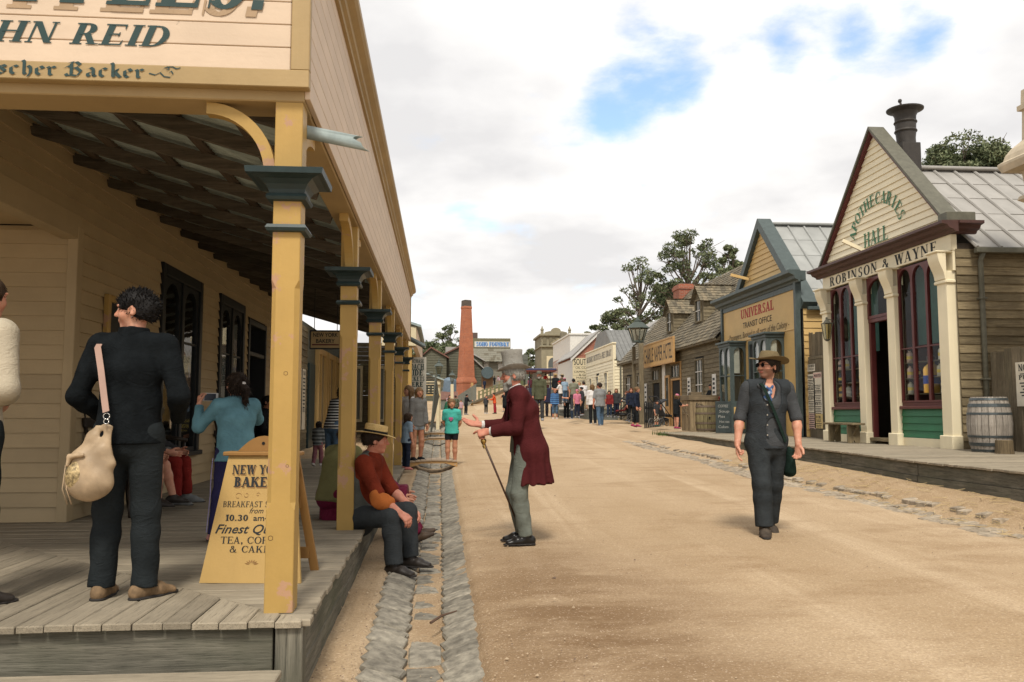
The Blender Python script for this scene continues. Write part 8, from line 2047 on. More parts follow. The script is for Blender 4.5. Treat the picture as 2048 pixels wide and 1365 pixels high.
def person(label,at,face,H,pose=None,g=1.0,sh=1.0,hs=1.0,skin_='fair',hair_=('short','brown'),hat_=None,top=None,legs=None,skirt=None,shoes=None,lod=2,female=False,hands=None,group=None,bust=0.,barefrac=None,beard=None,brow=None,body_legs=True,vneck=None,stubble=False):
 """lod 0 near, 1 middle, 2 far. top = (kind, material, sleeve, hem, loose); legs = (material, length, loose, bell); face = turn of the body"""
 K = Skel(H,pose or {},g,sh,hs); t = thing('person',label,'person',tuple(at),face,group)
 rb = H*(.0060,.0105,.0165)[lod]; rh = H*(.0036,.0062,.0115)[lod]; rha = H*(.0024,.0040,.011)[lod]
 F = Fld(); torso(F,K,-.012*H,.04)
 for s in 'lr': arm(F,K,s); leg(F,K,s,frac=1.98)
 body = F.mesh(rb)
 Fh = Fld(); head(Fh,K,female,detail=lod < 2); body = add_mesh(body,Fh.mesh(rh))
 for s in 'lr':
  hd = dict((hands or {}).get(s,{}))
  if hd.pop('hide',False): continue
  Fa = Fld(); el,wr = (K.elL,K.wrL) if s == 'l' else (K.elR,K.wrR); Fa.cap(wr + (el - wr)*.25,wr,.0185*H*(.5 + .5*g),.0165*H,.01)
  hand(Fa,K,s,**hd); body = add_mesh(body,Fa.mesh(rha))
 surf('body',body,[SK[skin_],EYEW,EYED,LIPM,brow or BROWM,STUB],t,skin_painter(K,stubble) if lod < 2 else None)
 sd = (hash(label) % 97)/10. if False else (sum(map(ord,label)) % 97)/10.
 if hair_: hair(K,hair_[0],HB[hair_[1]],t,rh*1.2)
 if legs:
  m,frac,inf,bell = (list(legs) + [.008*H,0.])[:4]
  F = Fld(); F.ell(K.pel + V3(0,-.004*H,-.035*H),K.waist - K.T1*.025*H,(.096*H*g + inf,.072*H*g + inf),(.085*H*g + inf*.6,.064*H*g + inf*.6),(1,0,0),.04)
  for s in 'lr': leg(F,K,s,frac=frac,inf=inf,bell=bell)
  surf('trousers' if frac > 1.4 else 'shorts',F.mesh(rb,disp=folds((.0018,.0018,.002)[lod]*H*.9,30/H*1.7,seed=sd)),m,t)
 if skirt:
  m,hem,fl = skirt; F = Fld(); c0 = K.waist - K.T1*.02*H; kn = (K.kneeL + K.kneeR)/2; dn = nrm(V3(*(kn - K.pel)) + 1e-6); e = K.pel + dn*hem*H
  F.ell(c0,K.pel,(.083*H*g + .01,.064*H*g + .01),(.10*H*g + .01,.075*H*g + .01),(1,0,0),.04); F.ell(K.pel,e,(.10*H*g + .01,.075*H*g + .01),(.11*H*g + fl,.085*H*g + fl),(1,0,0),.04,fb=True)
  surf('skirt',F.mesh(rb,disp=folds(.0028*H,40/H*1.7,seed=sd)),m,t)
 if top:
  kind,m,slv,hem,inf = (list(top) + [.006*H])[:5]
  F = Fld(); torso(F,K,inf,.045,hem=hem,flare=.012*H if kind != 'fit' else 0,bust=bust)
  for s in 'lr': arm(F,K,s,frac=slv,inf=inf + .001*H)
  if kind in ('jacket','fleece'): F.cap(K.neck - K.T2*.03*H,K.neck + K.T2*.014*H,.050*H,.043*H,.02,fb=True)
  if vneck: F.blob(K.neck + V3(0,vneck[2]*H,-vneck[1]*.35*H),V3(vneck[0],.075,vneck[1])*H,k=.008,sub=True)
  surf('jacket' if kind in ('jacket','fleece') else 'shirt',F.mesh(rb,disp=folds((.0013,.0016,.002)[lod]*H,26/H*1.7,seed=sd + 1)),m,t)
 if shoes:
  boot = .05 if shoes[0] == 'boot' else 0.
  for s in 'lr': shoe(K,s,shoes[1],t,rb*(.8 if lod == 0 else 1),boot,shoes[2] if len(shoes) > 2 else None)
 if hat_: hat(K,hat_[0],hat_[1],hat_[2],t,*(hat_[3] if len(hat_) > 3 else ()))
 if beard:
  h = K.hh; F = Fld(); hp = K.hp; M = K.HM
  F.blob(hp(0,.20,-.36),np.array((.27,.26,.24*beard[1]))*h,M,.08*h); F.blob(hp(0,.30,-.48 - .08*beard[1]),np.array((.17,.15,.20*beard[1]))*h,M,.08*h)
  for s in (-1,1): F.cap(hp(s*.27,.12,-.05),hp(s*.22,.2,-.3),.06*h,.12*h,.06*h)
  F.blob(hp(0,.44,-.20),np.array((.16,.05,.035))*h,M,.03*h)
  F.blob(hp(0,.50,-.26),np.array((.10,.10,.035))*h,M,.03*h,sub=True); F.blob(hp(0,.40,.02),np.array((.25,.2,.2))*h,M,.05*h,sub=True)
  f = 14/h; surf('beard',F.mesh(rh*1.1,disp=lambda X,Y,Z: .012*h*(np.sin(f*X + 2*np.sin(f*.4*Z)) + np.sin(f*Y + 1.4*np.sin(f*.5*Z)))),HB[beard[0]],t)
 return t,K

# ================================================================== the people of the photograph
def tube_part(name,pts,rs,mat,parent,n=8): return put(name,MB().tube([tuple(p) for p in pts],rs,n),mat,parent,smooth=True)
def ribbon(name,pts,nrms,w,th,mat,parent):
 """flat strap through points, facing the given normals"""
 vs = []; fs = []; n = len(pts)
 for i,p in enumerate(pts):
  p = np.array(p); d = nrm(np.array(pts[min(i + 1,n - 1)]) - np.array(pts[max(i - 1,0)])); N = nrm(nrms[i]); s = nrm(np.cross(d,N))*w/2
  vs += [p - s,p + s,p + s + N*th,p - s + N*th]
 for i in range(n - 1):
  for q in range(4): fs.append((4*i + q,4*i + (q + 1) % 4,4*i + 4 + (q + 1) % 4,4*i + 4 + q))
 fs += [(3,2,1,0),tuple(range(4*n - 4,4*n))]
 return put(name,MB().add(vs,fs),mat,parent,smooth='auto')
def lumpy(name,F,res,mat,parent,amp=.0,f=30.,cuts=()): return surf(name,F.mesh(res,cuts=cuts,disp=folds(amp,f) if amp else None),mat,parent)

def old_gentleman():
 at = G(1050,1087); H = 1.72
 coat = C_('maroon wool',(.072,.015,.016),rough=.95); vest = C_('grey green waistcoat',(.14,.145,.11)); trs = C_('grey green trousers',(.155,.17,.145),var=.2)
 pose = dict(lean=4,lean2=15,hp=-5,ul=(-.10,.12,-1),fl=(.30,1,-.14),ur=(.05,.30,-1),fr=(-.12,1,.06),tl=(-.02,.16,-1),sl=(-.0,-.16,-1),tr=(.02,.22,-1),sr=(0,-.20,-1),fyl=4,fyr=-6)
 gl = [(66,72,40)]*4; gl[0] = (12,18,10)
 t,K = person('elderly man in maroon frock coat and grey top hat holding a cane and gesturing',(at.x,at.y,at.z),R(91),H,pose,g=1.02,skin_='pink',hair_=('short','grey'),hat_=('top',C_('grey felt',(.30,.29,.26)),C_('grey hat band',(.15,.15,.14)),(-1,)),
                  top=('shirt',vest,1.2,.03,.007),legs=(trs,1.98,.013,.012),shoes=('shoe',plain('polished black leather',(.014,.013,.012),.28)),lod=0,beard=('grey',.72),brow=HB['grey'],
                  hands=dict(l=dict(curl=gl,n=(.75,.0,-.65),d=(.30,1,-.18),thumb=(.5,.8),sc=1.1),r=dict(curl=[(2,6,4),(6,8,6),(10,12,8),(14,14,10)],n=(-.55,-.1,.8),d=(-.02,1,.16),spread=9,thumb=(1.0,.35),sc=1.12)))
 # the coat: sleeves, body open at the front, full skirts
 F = Fld(); torso(F,K,.020*H*.8,.05)
 for s in 'lr': arm(F,K,s,r0=.037,r1=.033,r2=.029,frac=1.90,inf=.006)
 b = V3(0,-1,0); c0 = K.waist + b*.012*H; c1 = K.pel + b*.030*H + V3(0,0,-.03*H); c2 = K.pel + b*.040*H + V3(0,0,-.205*H)
 F.ell(c0,c1,(.094*H,.078*H),(.112*H,.094*H),(1,0,0),.05); F.ell(c1,c2,(.112*H,.094*H),(.128*H,.116*H),(1,0,0),.05,fb=True)
 fr = K.chest + np.cross(K.ax,K.T2)*-.0 + V3(0,.082*H,0); n1 = nrm((0,1,-.22))
 def split(X,Y,Z):                                       # skirts hang in folds; a vent between them
  a = np.arctan2(X,Y + .03*H); w = np.clip((K.pel[2] + .06 - Z)/.4,0,1)
  return .0105*w*np.sin(a*13) + folds(.0034,22,seed=2)(X,Y,Z)*(1 - .6*w)
 F.blob(K.pel + V3(0,.15*H,-.12*H),V3(.085,.115,.34)*H,k=.02,sub=True)
 F.blob(K.chest + V3(0,.13*H,.02*H),V3(.030,.085,.16)*H,k=.012,sub=True)
 surf('coat',F.mesh(.0085,disp=split),coat,t)
 L = Fld()                                                 # lapels and collar
 for s in (-1,1):
  a = K.neck + V3(s*.040*H,.0,-.006*H); m = K.chest + V3(s*.048*H,.083*H,.05*H); e = K.waist + V3(s*.030*H,.096*H,.03*H)
  L.ell(a,m,(.024*H,.008*H),(.030*H,.008*H),(1,.2*s,0),.012); L.ell(m,e,(.028*H,.008*H),(.012*H,.006*H),(1,.2*s,0),.012); L.cap(K.neck + V3(s*.03*H,-.036*H,.006*H),a + V3(0,.01,0),.014*H,.013*H,.012)
 L.cap(K.neck + V3(-.03*H,-.036*H,.006*H),K.neck + V3(.03*H,-.036*H,.006*H),.014*H,.014*H,.012)
 surf('lapel',L.mesh(.006),C_('dark maroon facing',(.050,.010,.014)),t)
 Wc = Fld(); Wc.cap(K.neck + V3(0,-.006*H,-.01*H),K.neck + K.T2*.030*H + V3(0,.004,0),.044*H,.040*H,.01,fb=True); surf('shirt_collar',Wc.mesh(.005),WHITEC,t)
 Ct = Fld(); c = K.neck + V3(0,.040*H,-.005*H); Ct.blob(c,V3(.026,.018,.018)*H); Ct.cap(c,c + V3(-.012*H,.016*H,-.075*H),.011*H,.018*H,.02); Ct.cap(c,c + V3(.016*H,.014*H,-.06*H),.011*H,.016*H,.02)
 surf('cravat',Ct.mesh(.005,disp=folds(.0025,60)),BLACKC,t)
 for s,wr,el in (('l',K.wrL,K.elL),('r',K.wrR,K.elR)):
  d = nrm(wr - el); Q = Fld(); Q.cap(wr - d*.035*H,wr - d*.002*H,.0255*H,.024*H,.004,fa=True,fb=True); surf('cuff',Q.mesh(.004),WHITEC,t)
 # cane: a thing of its own, held in the left hand
 top = P(967,884,Y=at.y - .10); bot = P(1037,1051,Y=at.y - .04)
 cn = thing('walking_cane','dark wooden walking cane with a brass ball knob held by the old man','cane',tuple(top),world=True)
 tube_part('shaft',[top,bot],[.011,.008],plain('cane wood',(.060,.032,.020),.4),cn,10)
 tube_part('ferrule',[bot,bot + (bot - top).normalized()*.03],[.009,.008],M_DARK,cn,10)
 mb = MB(); mb.lathe([(.0,-.03),(.014,-.028),(.017,-.018),(.026,-.004),(.028,.01),(.022,.025),(.01,.033),(.0,.034)],tuple(top),16); put('knob',mb,plain('brass',(.50,.33,.10),.25,.9),cn,smooth=True)
 mb = MB(); mb.tube([top - Vector((0,0,.03)),top - Vector((-.012,0,.06))],[.015,.013],10); put('collar',mb,plain('brass',(.50,.33,.10),.25,.9),cn)
old_gentleman()

def walking_man():
 at = G(1537,1070); H = 1.82
 pose = dict(lean=1,lean2=4,hy=-66,hp=2,ur=(.26,-.08,-1),fr=(.22,.30,-1),ul=(-.24,.12,-1),fl=(.10,.34,-1),tr=(.00,.24,-1),sr=(-.03,.02,-1),tl=(.02,-.12,-1),sl=(.00,-.34,-1),fyl=6,fyr=-16,fpl=-18,twist=-7,side=-2)
 sh = C_('dark blue grey shirt',(.060,.064,.068),var=.22)
 t,K = person('man in dark shirt and olive felt hat walking towards the camera',(at.x,at.y,at.z),R(180),H,pose,g=1.02,sh=1.03,vneck=(.040,.075,.085),stubble=True,skin_='fair',hair_=('short','dkbrown'),hat_=('felt',C_('olive felt',(.17,.13,.07)),C_('hat band tan',(.17,.12,.07)),(4,)),
                  top=('shirt',sh,1.08,.045,.012),legs=(C_('black moleskin',(.034,.039,.042),var=.3),1.95,.025,.018),shoes=('boot',plain('scuffed boots',(.060,.045,.032),.75,var=.4,sc=20)),lod=0,
                  hands=dict(r=dict(curl=[(8,12,8),(14,14,10),(62,70,40),(66,74,40)],n=(-.75,.35,0),d=(.05,.2,-1),spread=6),l=dict(curl=(24,34,24),n=(.7,.5,0),d=(.06,.1,-1))),brow=HB['dkbrown'])
 F = Fld(); torso(F,K,.026,.045,hem=.055,flare=.008)                        # waistcoat open low over the shirt front
 F.blob(K.pel + V3(-.012*H,.115*H,.035*H),V3(.052,.075,.085)*H,k=.012,sub=True); F.blob(K.neck + V3(0,.095*H,-.05*H),V3(.060,.085,.13)*H,k=.012,sub=True)
 for s in (-1,1): F.blob((K.shR if s > 0 else K.shL) + K.ax*s*.045*H,V3(.045,.09,.085)*H,k=.01,sub=True)
 surf('waistcoat',F.mesh(.0085,disp=folds(.0024,24,seed=4)),C_('black waistcoat',(.036,.041,.045),var=.2),t)
 for s in 'lr':                                                                   # rolled sleeves
  el,sh_,wr = (K.elL,K.shL,K.wrL) if s == 'l' else (K.elR,K.shR,K.wrR); d = nrm(el - sh_); Q = Fld(); Q.cap(el - d*.055,el + d*.004,.050,.049,.008,fa=True,fb=True); surf('rolled_cuff',Q.mesh(.006,disp=folds(.002,70)),sh,t)
 L = Fld()                                                                        # open collar
 for s in (-1,1): L.ell(K.neck + V3(s*.036*H,-.02*H,.006*H),K.neck + V3(s*.058*H,.045*H,-.036*H),(.022*H,.007*H),(.030*H,.006*H),(.5,.6*s,0),.01)
 L.cap(K.neck + V3(-.034*H,-.028*H,.006*H),K.neck + V3(.034*H,-.028*H,.006*H),.014*H,.014*H,.01); surf('shirt_collar',L.mesh(.005),sh,t)
 fy = lambda z: .0
 chest = lambda x,z,o=.0: V3(x,(.066*H*1.02 + .032 + o)*math.sqrt(max(.05,1 - (x/(.10*H*1.1 + .03))**2)),0) + K.pel + V3(0,(z - K.pel[2])*.045,z - K.pel[2])
 z0,z1 = K.neck[2] - .01,K.pel[2] + .01
 pts = [chest(.085 - .235*u,z0 - .03 - (z0 - z1 + .02)*u,.004) for u in np.linspace(0,1,12)]
 ribbon('shoulder_strap',[K.neck + V3(.10,-.03,.015)] + pts,[V3(0,.2,1)] + [nrm(V3(p[0]*1.2,1,.1)) for p in pts],.030,.005,C_('dark green strap',(.016,.030,.024)),t)
 bag = thing('satchel','dark green satchel hanging at the walking man\'s left hip','satchel',(at.x + .235,at.y + .02,at.z + .72)); B = Fld(); B.ell((0,0,.10),(0,0,-.10),(.045,.11),(.055,.13),(1,0,0),.02); lumpy('bag_body',B,.008,C_('dark green canvas',(.016,.032,.025)),bag,.003,40)
 N = Fld(); c = K.neck + V3(.002,.052*H,-.030*H)                              # blue neckerchief
 for s in (-1,1): N.cap(K.neck + V3(s*.042*H,.004,-.002*H),c + V3(.018,.010,-.025),.014,.013,.02)
 k = c + V3(.022,.022,-.055); N.blob(k,V3(.024,.018,.022)); N.ell(k,k + V3(.020,.012,-.075),(.016,.010),(.034,.010),(1,0,0),.01); N.ell(k,k + V3(.050,.010,-.055),(.014,.009),(.026,.009),(1,0,0),.01)
 surf('neckerchief',N.mesh(.0045,disp=folds(.002,80)),cloth('blue neckerchief',(.06,.105,.22),spots=(.30,.36,.44)),t)
 bt = MB()
 for z in np.linspace(K.chest[2] - .02,K.pel[2] + .03,4): p = chest(.048,z,.010); bt.lathe([(.008,0),(.006,.004)],tuple(p),8,M=Matrix.Rotation(R(-90),3,'X'))
 put('buttons',bt,plain('pale button',(.35,.32,.27),.4),t,kind='stuff')
 for s in (-1,1):                                                                # sunglasses
  mb = MB(); c = K.hp(s*.15,.455,.03); mb.lathe([(.021,0),(.021,.004)],(0,0,0),14,M=(Matrix(K.HM.tolist()) @ Matrix.Rotation(R(-90),3,'X'))); mb.v = [(a + c[0],b + c[1],d + c[2]) for a,b,d in mb.v]; put('spectacle_lens',mb,plain('dark lens',(.01,.01,.012),.1),t)
 tube_part('spectacle_frame',[K.hp(.40,.0,.03),K.hp(.31,.34,.05),K.hp(.15,.46,.06),K.hp(0,.47,.05),K.hp(-.15,.46,.06),K.hp(-.31,.34,.05),K.hp(-.40,0,.03)],.0025,M_DARK,t,5)
walking_man()

def woman_in_black():
 at = P(246,1197,Z=DECK); H = 1.70
 pose = dict(lean=0,lean2=5,hy=93,hp=-2,ul=(-.33,-.16,-1),fl=(.30,.85,-.55),ur=(.33,-.16,-1),fr=(-.30,.85,-.55),tl=(-.035,.02,-1),sl=(-.03,-.03,-1),tr=(.035,.02,-1),sr=(.03,-.03,-1),fyl=6,fyr=-32)
 bl = C_('black fleece',(.0085,.0105,.012),var=.3,sc=2.0); tr = C_('black walking trousers',(.019,.023,.025),var=.2)
 t,K = person('woman with short black hair in black fleece and trousers standing with her back turned',(at.x,at.y,at.z),R(-3),H,pose,g=.97,sh=1.03,skin_='fair',hair_=('crop','black'),top=('fleece',bl,1.97,.045,.013),legs=(tr,2.02,.013,.016),shoes=('shoe',plain('tan hiking shoe',(.20,.13,.07),.8,var=.45,sc=22)),lod=0,female=True,hands=dict(l=dict(hide=True),r=dict(hide=True)))
 mb = MB(); e = K.hp(-.40,-.02,-.20); mb.lathe([(0,-.006),(.006,0),(0,.006)],tuple(e),8); put('earring',mb,plain('silver',(.6,.6,.58),.2,.9),t)
 Cc = Fld(); Cc.cap(K.neck - K.T2*.02*H,K.neck + K.T2*.026*H + V3(0,-.004,0),.053*H,.047*H,.01,fb=True); surf('collar',Cc.mesh(.006),bl,t)
 Hm = Fld(); Hm.ell(K.pel + V3(0,-.004*H,-.045*H),K.pel + V3(0,-.004*H,-.020*H),(.108*H*.97 + .006,.082*H*.97 + .006),(.107*H*.97 + .006,.081*H*.97 + .006),(1,0,0),.01,True,True); surf('hem_band',Hm.mesh(.008),bl,t)
 # bag on her left shoulder
 c = P(180,930,Y=at.y - .21); bag = thing('handbag','gold and tan slouch handbag hanging from the woman in black\'s left shoulder','handbag',tuple(c))
 gold = plain('gold tan leather',(.40,.295,.185),.5,.0,var=.3,sc=9,bump=.6); sn = plain('snakeskin panel',(.40,.30,.15),.45,.2,var=.7,sc=55,bump=.8)
 B = Fld(); B.ell((.0,0,.05),(.0,0,-.09),(.060,.035),(.098,.055),(1,0,0),.05); B.blob((.0,0,-.085),(.108,.06,.105),k=.05); B.ell((.055,0,.02),(.085,0,.20),(.048,.022),(.022,.010),(1,0,0),.05); B.ell((-.075,.01,.02),(.02,.02,.20),(.03,.014),(.020,.009),(1,0,0),.04)
 lumpy('bag_body',B,.0055,gold,bag,.0038,34)
 Q = Fld(); Q.blob((-.052,-.020,-.06),(.060,.050,.085),k=.02); lumpy('bag_panel',Q,.006,sn,bag,.003,60)
 T = Fld(); T.cap((-.09,-.03,.045),(-.02,-.055,.055),.014,.012,.01); T.cap((-.09,-.03,.045),(-.10,-.035,.0),.013,.009,.01); lumpy('tie',T,.005,gold,bag,.002,80)
 shd = K.shL + V3(.03,-.010,.060) ; wS = Matrix.Rotation(R(-3),3,'Z') @ Vector(shd.tolist()) + Vector(at) - Vector(c); ring = Vector((.088,-.03,.255))
 pts = [wS + Vector((0,.07,-.03)),wS,wS + Vector((-.002,-.085,-.075)),wS.lerp(ring,.45) + Vector((0,-.065,0)),wS.lerp(ring,.8) + Vector((0,-.03,0)),ring + Vector((0,-.015,.02))]
 nn = [Vector((0,.4,1)),Vector((0,-.3,1)),Vector((0,-1,.3)),Vector((0,-1,0)),Vector((0,-1,0)),Vector((0,-1,0))]
 ribbon('strap',[tuple(p) for p in pts],[tuple(p) for p in nn],.034,.004,plain('rose tan strap',(.33,.21,.165),.5),bag)
 mt = plain('silver',(.6,.6,.58),.2,.9); k = 14
 for (cc,rr) in ((ring + Vector((0,-.012,-.002)),.016),(ring + Vector((.0,-.012,-.030)),.013)):
  tube_part('ring',[cc + Vector((rr*math.cos(2*math.pi*i/k),.003,rr*math.sin(2*math.pi*i/k))) for i in range(k + 1)],.0028,mt,bag,6)
 for dx in (-.02,.0): tube_part('tassel',[Vector((-.088 + dx,-.035,.0)),Vector((-.095 + dx,-.045,-.12)),Vector((-.07 + dx,-.035,-.20))],[.003,.003,.004],gold,bag,5)
woman_in_black()

def seated_man():
 H = 1.67; zb = gz(6.9) - .03; at = (-.70,7.64,zb - .03)
 pose = dict(lean=8,lean2=16,hy=26,hp=-6,twist=10,pz=DECK - zb + .145,ul=(-.06,.50,-.86),fl=(.02,.80,-.62),ur=(.06,.48,-.86),fr=(-.04,.82,-.60),tl=(-.04,1,.10),sl=(.04,.10,-1),tr=(.26,1,.06),sr=(.14,.16,-1),fyl=6,fyr=-6)
 red = C_('brick red shirt',(.165,.028,.014),var=.25)
 t,K = person('man in straw hat and brick red shirt sitting on the edge of the boardwalk',at,R(-113),H*1.02,pose,g=1.06,skin_='pink',hair_=('short','dkbrown'),hat_=('boater',wood('plaited straw',(.50,.36,.16),(.36,.25,.10),'x'),C_('black hat band',(.02,.02,.02)),(-4,)),
                  top=('shirt',red,1.10,.02,.016),legs=(C_('charcoal trousers',(.040,.045,.048)),1.97,.016,.016),shoes=('boot',LEATH),lod=0,hands=dict(l=dict(curl=(28,30,20),n=(.5,-.3,-.7)),r=dict(curl=(30,34,22),n=(-.4,-.35,-.8))))
 F = Fld(); torso(F,K,.024,.045,hem=.05)
 F.blob(K.chest + rotz(R(10)) @ V3(0,.10*H,.0),V3(.16,.105,.16)*H,k=.02,sub=True)
 for s in (-1,1): F.blob((K.shR if s > 0 else K.shL) + K.ax*s*.035*H + V3(0,.01,-.02),V3(.04,.10,.10)*H,k=.01,sub=True)
 surf('waistcoat',F.mesh(.009,disp=folds(.002,26)),C_('grey waistcoat back',(.10,.105,.095)),t)
 for s in 'lr':
  el,sh_,wr = (K.elL,K.shL,K.wrL) if s == 'l' else (K.elR,K.shR,K.wrR); d = nrm(el - sh_); Q = Fld(); Q.cap(el - d*.09,el + d*.012,.058,.060,.01,fa=True,fb=True); surf('rolled_cuff',Q.mesh(.007,disp=folds(.004,60)),red,t)
 p = thing('pouch','orange cloth pouch hanging at the seated man\'s hip','pouch',tuple(P(762,1000,Y=7.32))); B = Fld(); B.ell((-.055,0,.05),(.05,0,-.03),(.035,.05),(.045,.055),(0,1,0),.04); B.blob((.015,0,-.03),(.095,.04,.055),k=.04); lumpy('pouch_body',B,.007,C_('orange canvas',(.42,.13,.035)),p,.003,40)
 # woman sitting beyond him
 at2 = (-.80,8.75,zb); mg = C_('magenta satin',(.15,.014,.048),rough=.6)
 t,K = person('woman in magenta blouse and maroon skirt sitting beyond the man in the straw hat',at2,R(-92),1.62,dict(lean=8,lean2=14,pz=DECK - zb + .11,ul=(-.1,.5,-.85),fl=(.1,.8,-.5),ur=(.1,.45,-.85),fr=(-.1,.8,-.5),tl=(-.1,1,.05),sl=(0,.55,-1),tr=(.1,1,.05),sr=(0,.55,-1),fpl=25,fpr=25),female=True,hair_=('bun','brown'),top=('shirt',mg,1.9,.02,.016),skirt=(MAROONC,.30,.03),legs=(MAROONC,1.97,.02),shoes=('boot',BRLEATH),lod=1)
 F = Fld(); kn = (K.kneeL + K.kneeR)/2; F.ell(kn + V3(0,-.05,.04),kn + V3(0,-.02,-.44),(.15,.09),(.20,.13),(1,0,0),.03,fb=True); F.ell(K.pel,kn,(.13,.10),(.15,.09),(1,0,0),.03); lumpy('skirt_drape',F,.012,MAROONC,t,.006,30)
 t,K = person('woman in olive shawl and maroon skirt crouching behind the second post',(-1.0,8.2,DECK),R(-40),1.42,dict(lean=14,lean2=20,pz=.25,ul=(-.2,.4,-.9),fl=(.1,.9,-.2),ur=(.2,.4,-.9),fr=(-.1,.9,-.2),tl=(-.15,1,.5),sl=(0,-.3,-1),tr=(.15,1,.5),sr=(0,-.3,-1)),female=True,hair_=('bun','dkbrown'),top=('shirt',C_('olive shawl',(.17,.16,.07)),1.9,.06,.03),legs=(MAROONC,1.9,.03),shoes=('boot',LEATH),lod=1)
 F = Fld(); F.ell(K.pel + V3(0,.05,.05),V3(0,.10,.02),(.14,.14),(.19,.20),(1,0,0),.03,fb=True); lumpy('skirt',F,.014,MAROONC,t,.007,26)
seated_man()

def girl_with_phone():
 at = P(466,1083,Z=DECK); H = 1.31
 top = C_('sky blue velour',(.12,.255,.31),var=.25); pants = C_('navy track pants',(.028,.026,.075))
 pose = dict(lean=2,lean2=4,hy=14,hp=2,ul=(-.62,.35,-.80),fl=(.05,.45,1.0),ur=(.25,.75,-.45),fr=(-.75,.30,.62),tl=(-.10,.02,-1),sl=(-.12,0,-1),tr=(.01,.02,-1),sr=(.02,-.03,-1))
 t,K = person('girl with a ponytail in sky blue top and navy track pants taking a photo',at,R(22),H,pose,g=1.05,hs=1.10,female=True,hair_=('pony','dkbrown'),top=('shirt',top,1.95,.06,.012),legs=(pants,2.0,.012,.012),shoes=('shoe',plain('pink white trainers',(.42,.20,.18),.7)),lod=0,hands=dict(l=dict(curl=(30,40,25),n=(.9,.2,.1)),r=dict(curl=(30,40,25),n=(-.2,-.5,-.6))))
 for k,x in enumerate((-.004,.006,.016)):
  a = K.hipL + V3(-.098,x,-.04); b = K.kneeL + V3(-.076,x - .002,0); c = K.ankL + V3(-.060,x - .002,.02)
  ribbon('stripe',[a,a*.5 + b*.5 + V3(-.004,0,0),b,b*.5 + c*.5,c],[V3(-1,0,0)]*5,.006,.003,plain('lilac stripe',(.36,.32,.55),.8),t)
 for s in (-1,1): ribbon('seam',[K.neck + V3(s*.03,-.052,.01),(K.chest + V3(s*.075,-.088,.02))],[V3(0,-1,.2)]*2,.004,.002,plain('pale seam',(.35,.5,.55),.8),t)
 B = Fld(); B.cap(K.hp(.06,-.52,.08),K.hp(.07,-.58,.06),.017,.017,.008); surf('hair_tie',B.mesh(.005),WHITEC,t)
 w = Matrix.Rotation(R(22),3,'Z') @ Vector((K.wrL + V3(.085,.03,.062)).tolist()) + Vector(at); ph = thing('phone','white phone held up sideways by the girl in sky blue','phone',tuple(w),R(18))
 mb = MB(); mb.cbox(-.062,.062,-.005,.005,-.032,.032,.004); put('phone_body',mb,plain('white plastic',(.6,.6,.6),.3),ph)
 mb = MB(); mb.box(-.045,.043,-.0062,-.0052,-.027,.027); put('screen',mb,plain('phone screen',(.03,.04,.06),.1),ph)
girl_with_phone()

def left_edge_man():
 at = P(-84,1212,Z=DECK); t,K = person('person in pale shirt and black trousers cut by the left edge of the photo',at,R(-25),1.76,dict(lean=2,lean2=6,ul=(-.2,0,-1),fl=(.1,.6,-.8),ur=(.26,-.10,-1),fr=(-.80,.65,-.25),fyr=-20,tr=(.06,.02,-1)),g=.96,sh=1.0,hair_=('short','brown'),top=('shirt',C_('pale khaki shirt',(.44,.385,.29),var=.1),1.55,.06,.020),legs=(C_('black walking trousers',(.019,.023,.025),var=.2),2.0,.018,.016),shoes=('shoe',LEATH),lod=0)
 Q = Fld(); d = nrm(K.wrR - K.elR); Q.cap(K.wrR - d*.05,K.wrR - d*.025,.036,.035,.004,fa=True,fb=True); surf('watch_strap',Q.mesh(.005),LEATH,t)
left_edge_man()

def bench_sitters():
 grey = C_('grey skirt wool',(.12,.12,.115)); legg = C_('red leggings',(.20,.022,.018))
 sit = dict(lean=2,lean2=8,pz=.50,ul=(-.1,.25,-1),fl=(.2,.9,-.3),ur=(.1,.25,-1),fr=(-.2,.9,-.3),tl=(-.10,1,.0),sl=(-.02,.1,-1),tr=(.10,1,.0),sr=(.02,.06,-1))
 person('seated person in grey skirt and red leggings on the bench behind the woman in black',(-3.10,9.30,DECK),R(-95),1.58,sit,female=True,hair_=('bob','brown'),top=('shirt',DGREY,1.9,.03,.012),skirt=(grey,.16,.02),legs=(legg,1.93,.004),shoes=('shoe',plain('grey felt slipper',(.17,.18,.18),.9)),lod=1)
 person('seated child with bare knees on the near end of the dark bench',(-3.08,8.72,DECK),R(-90),1.40,dict(sit,pz=.49,sl=(0,.3,-1)),hair_=('short','dkbrown'),top=('shirt',BLACKC,.9,.03,.012),legs=(DGREY,.75,.012),shoes=('shoe',LEATH),lod=1)
 person('dark haired person in black jacket sitting by the bakery door beyond the phone girl',(-3.0,14.9,DECK),R(-105),1.68,dict(sit,pz=.52),hair_=('short','black'),skin_='tan',top=('jacket',BLACKC,1.9,.03,.014),legs=(BLACKC,2,.012),shoes=('shoe',LEATH),lod=1)
bench_sitters()

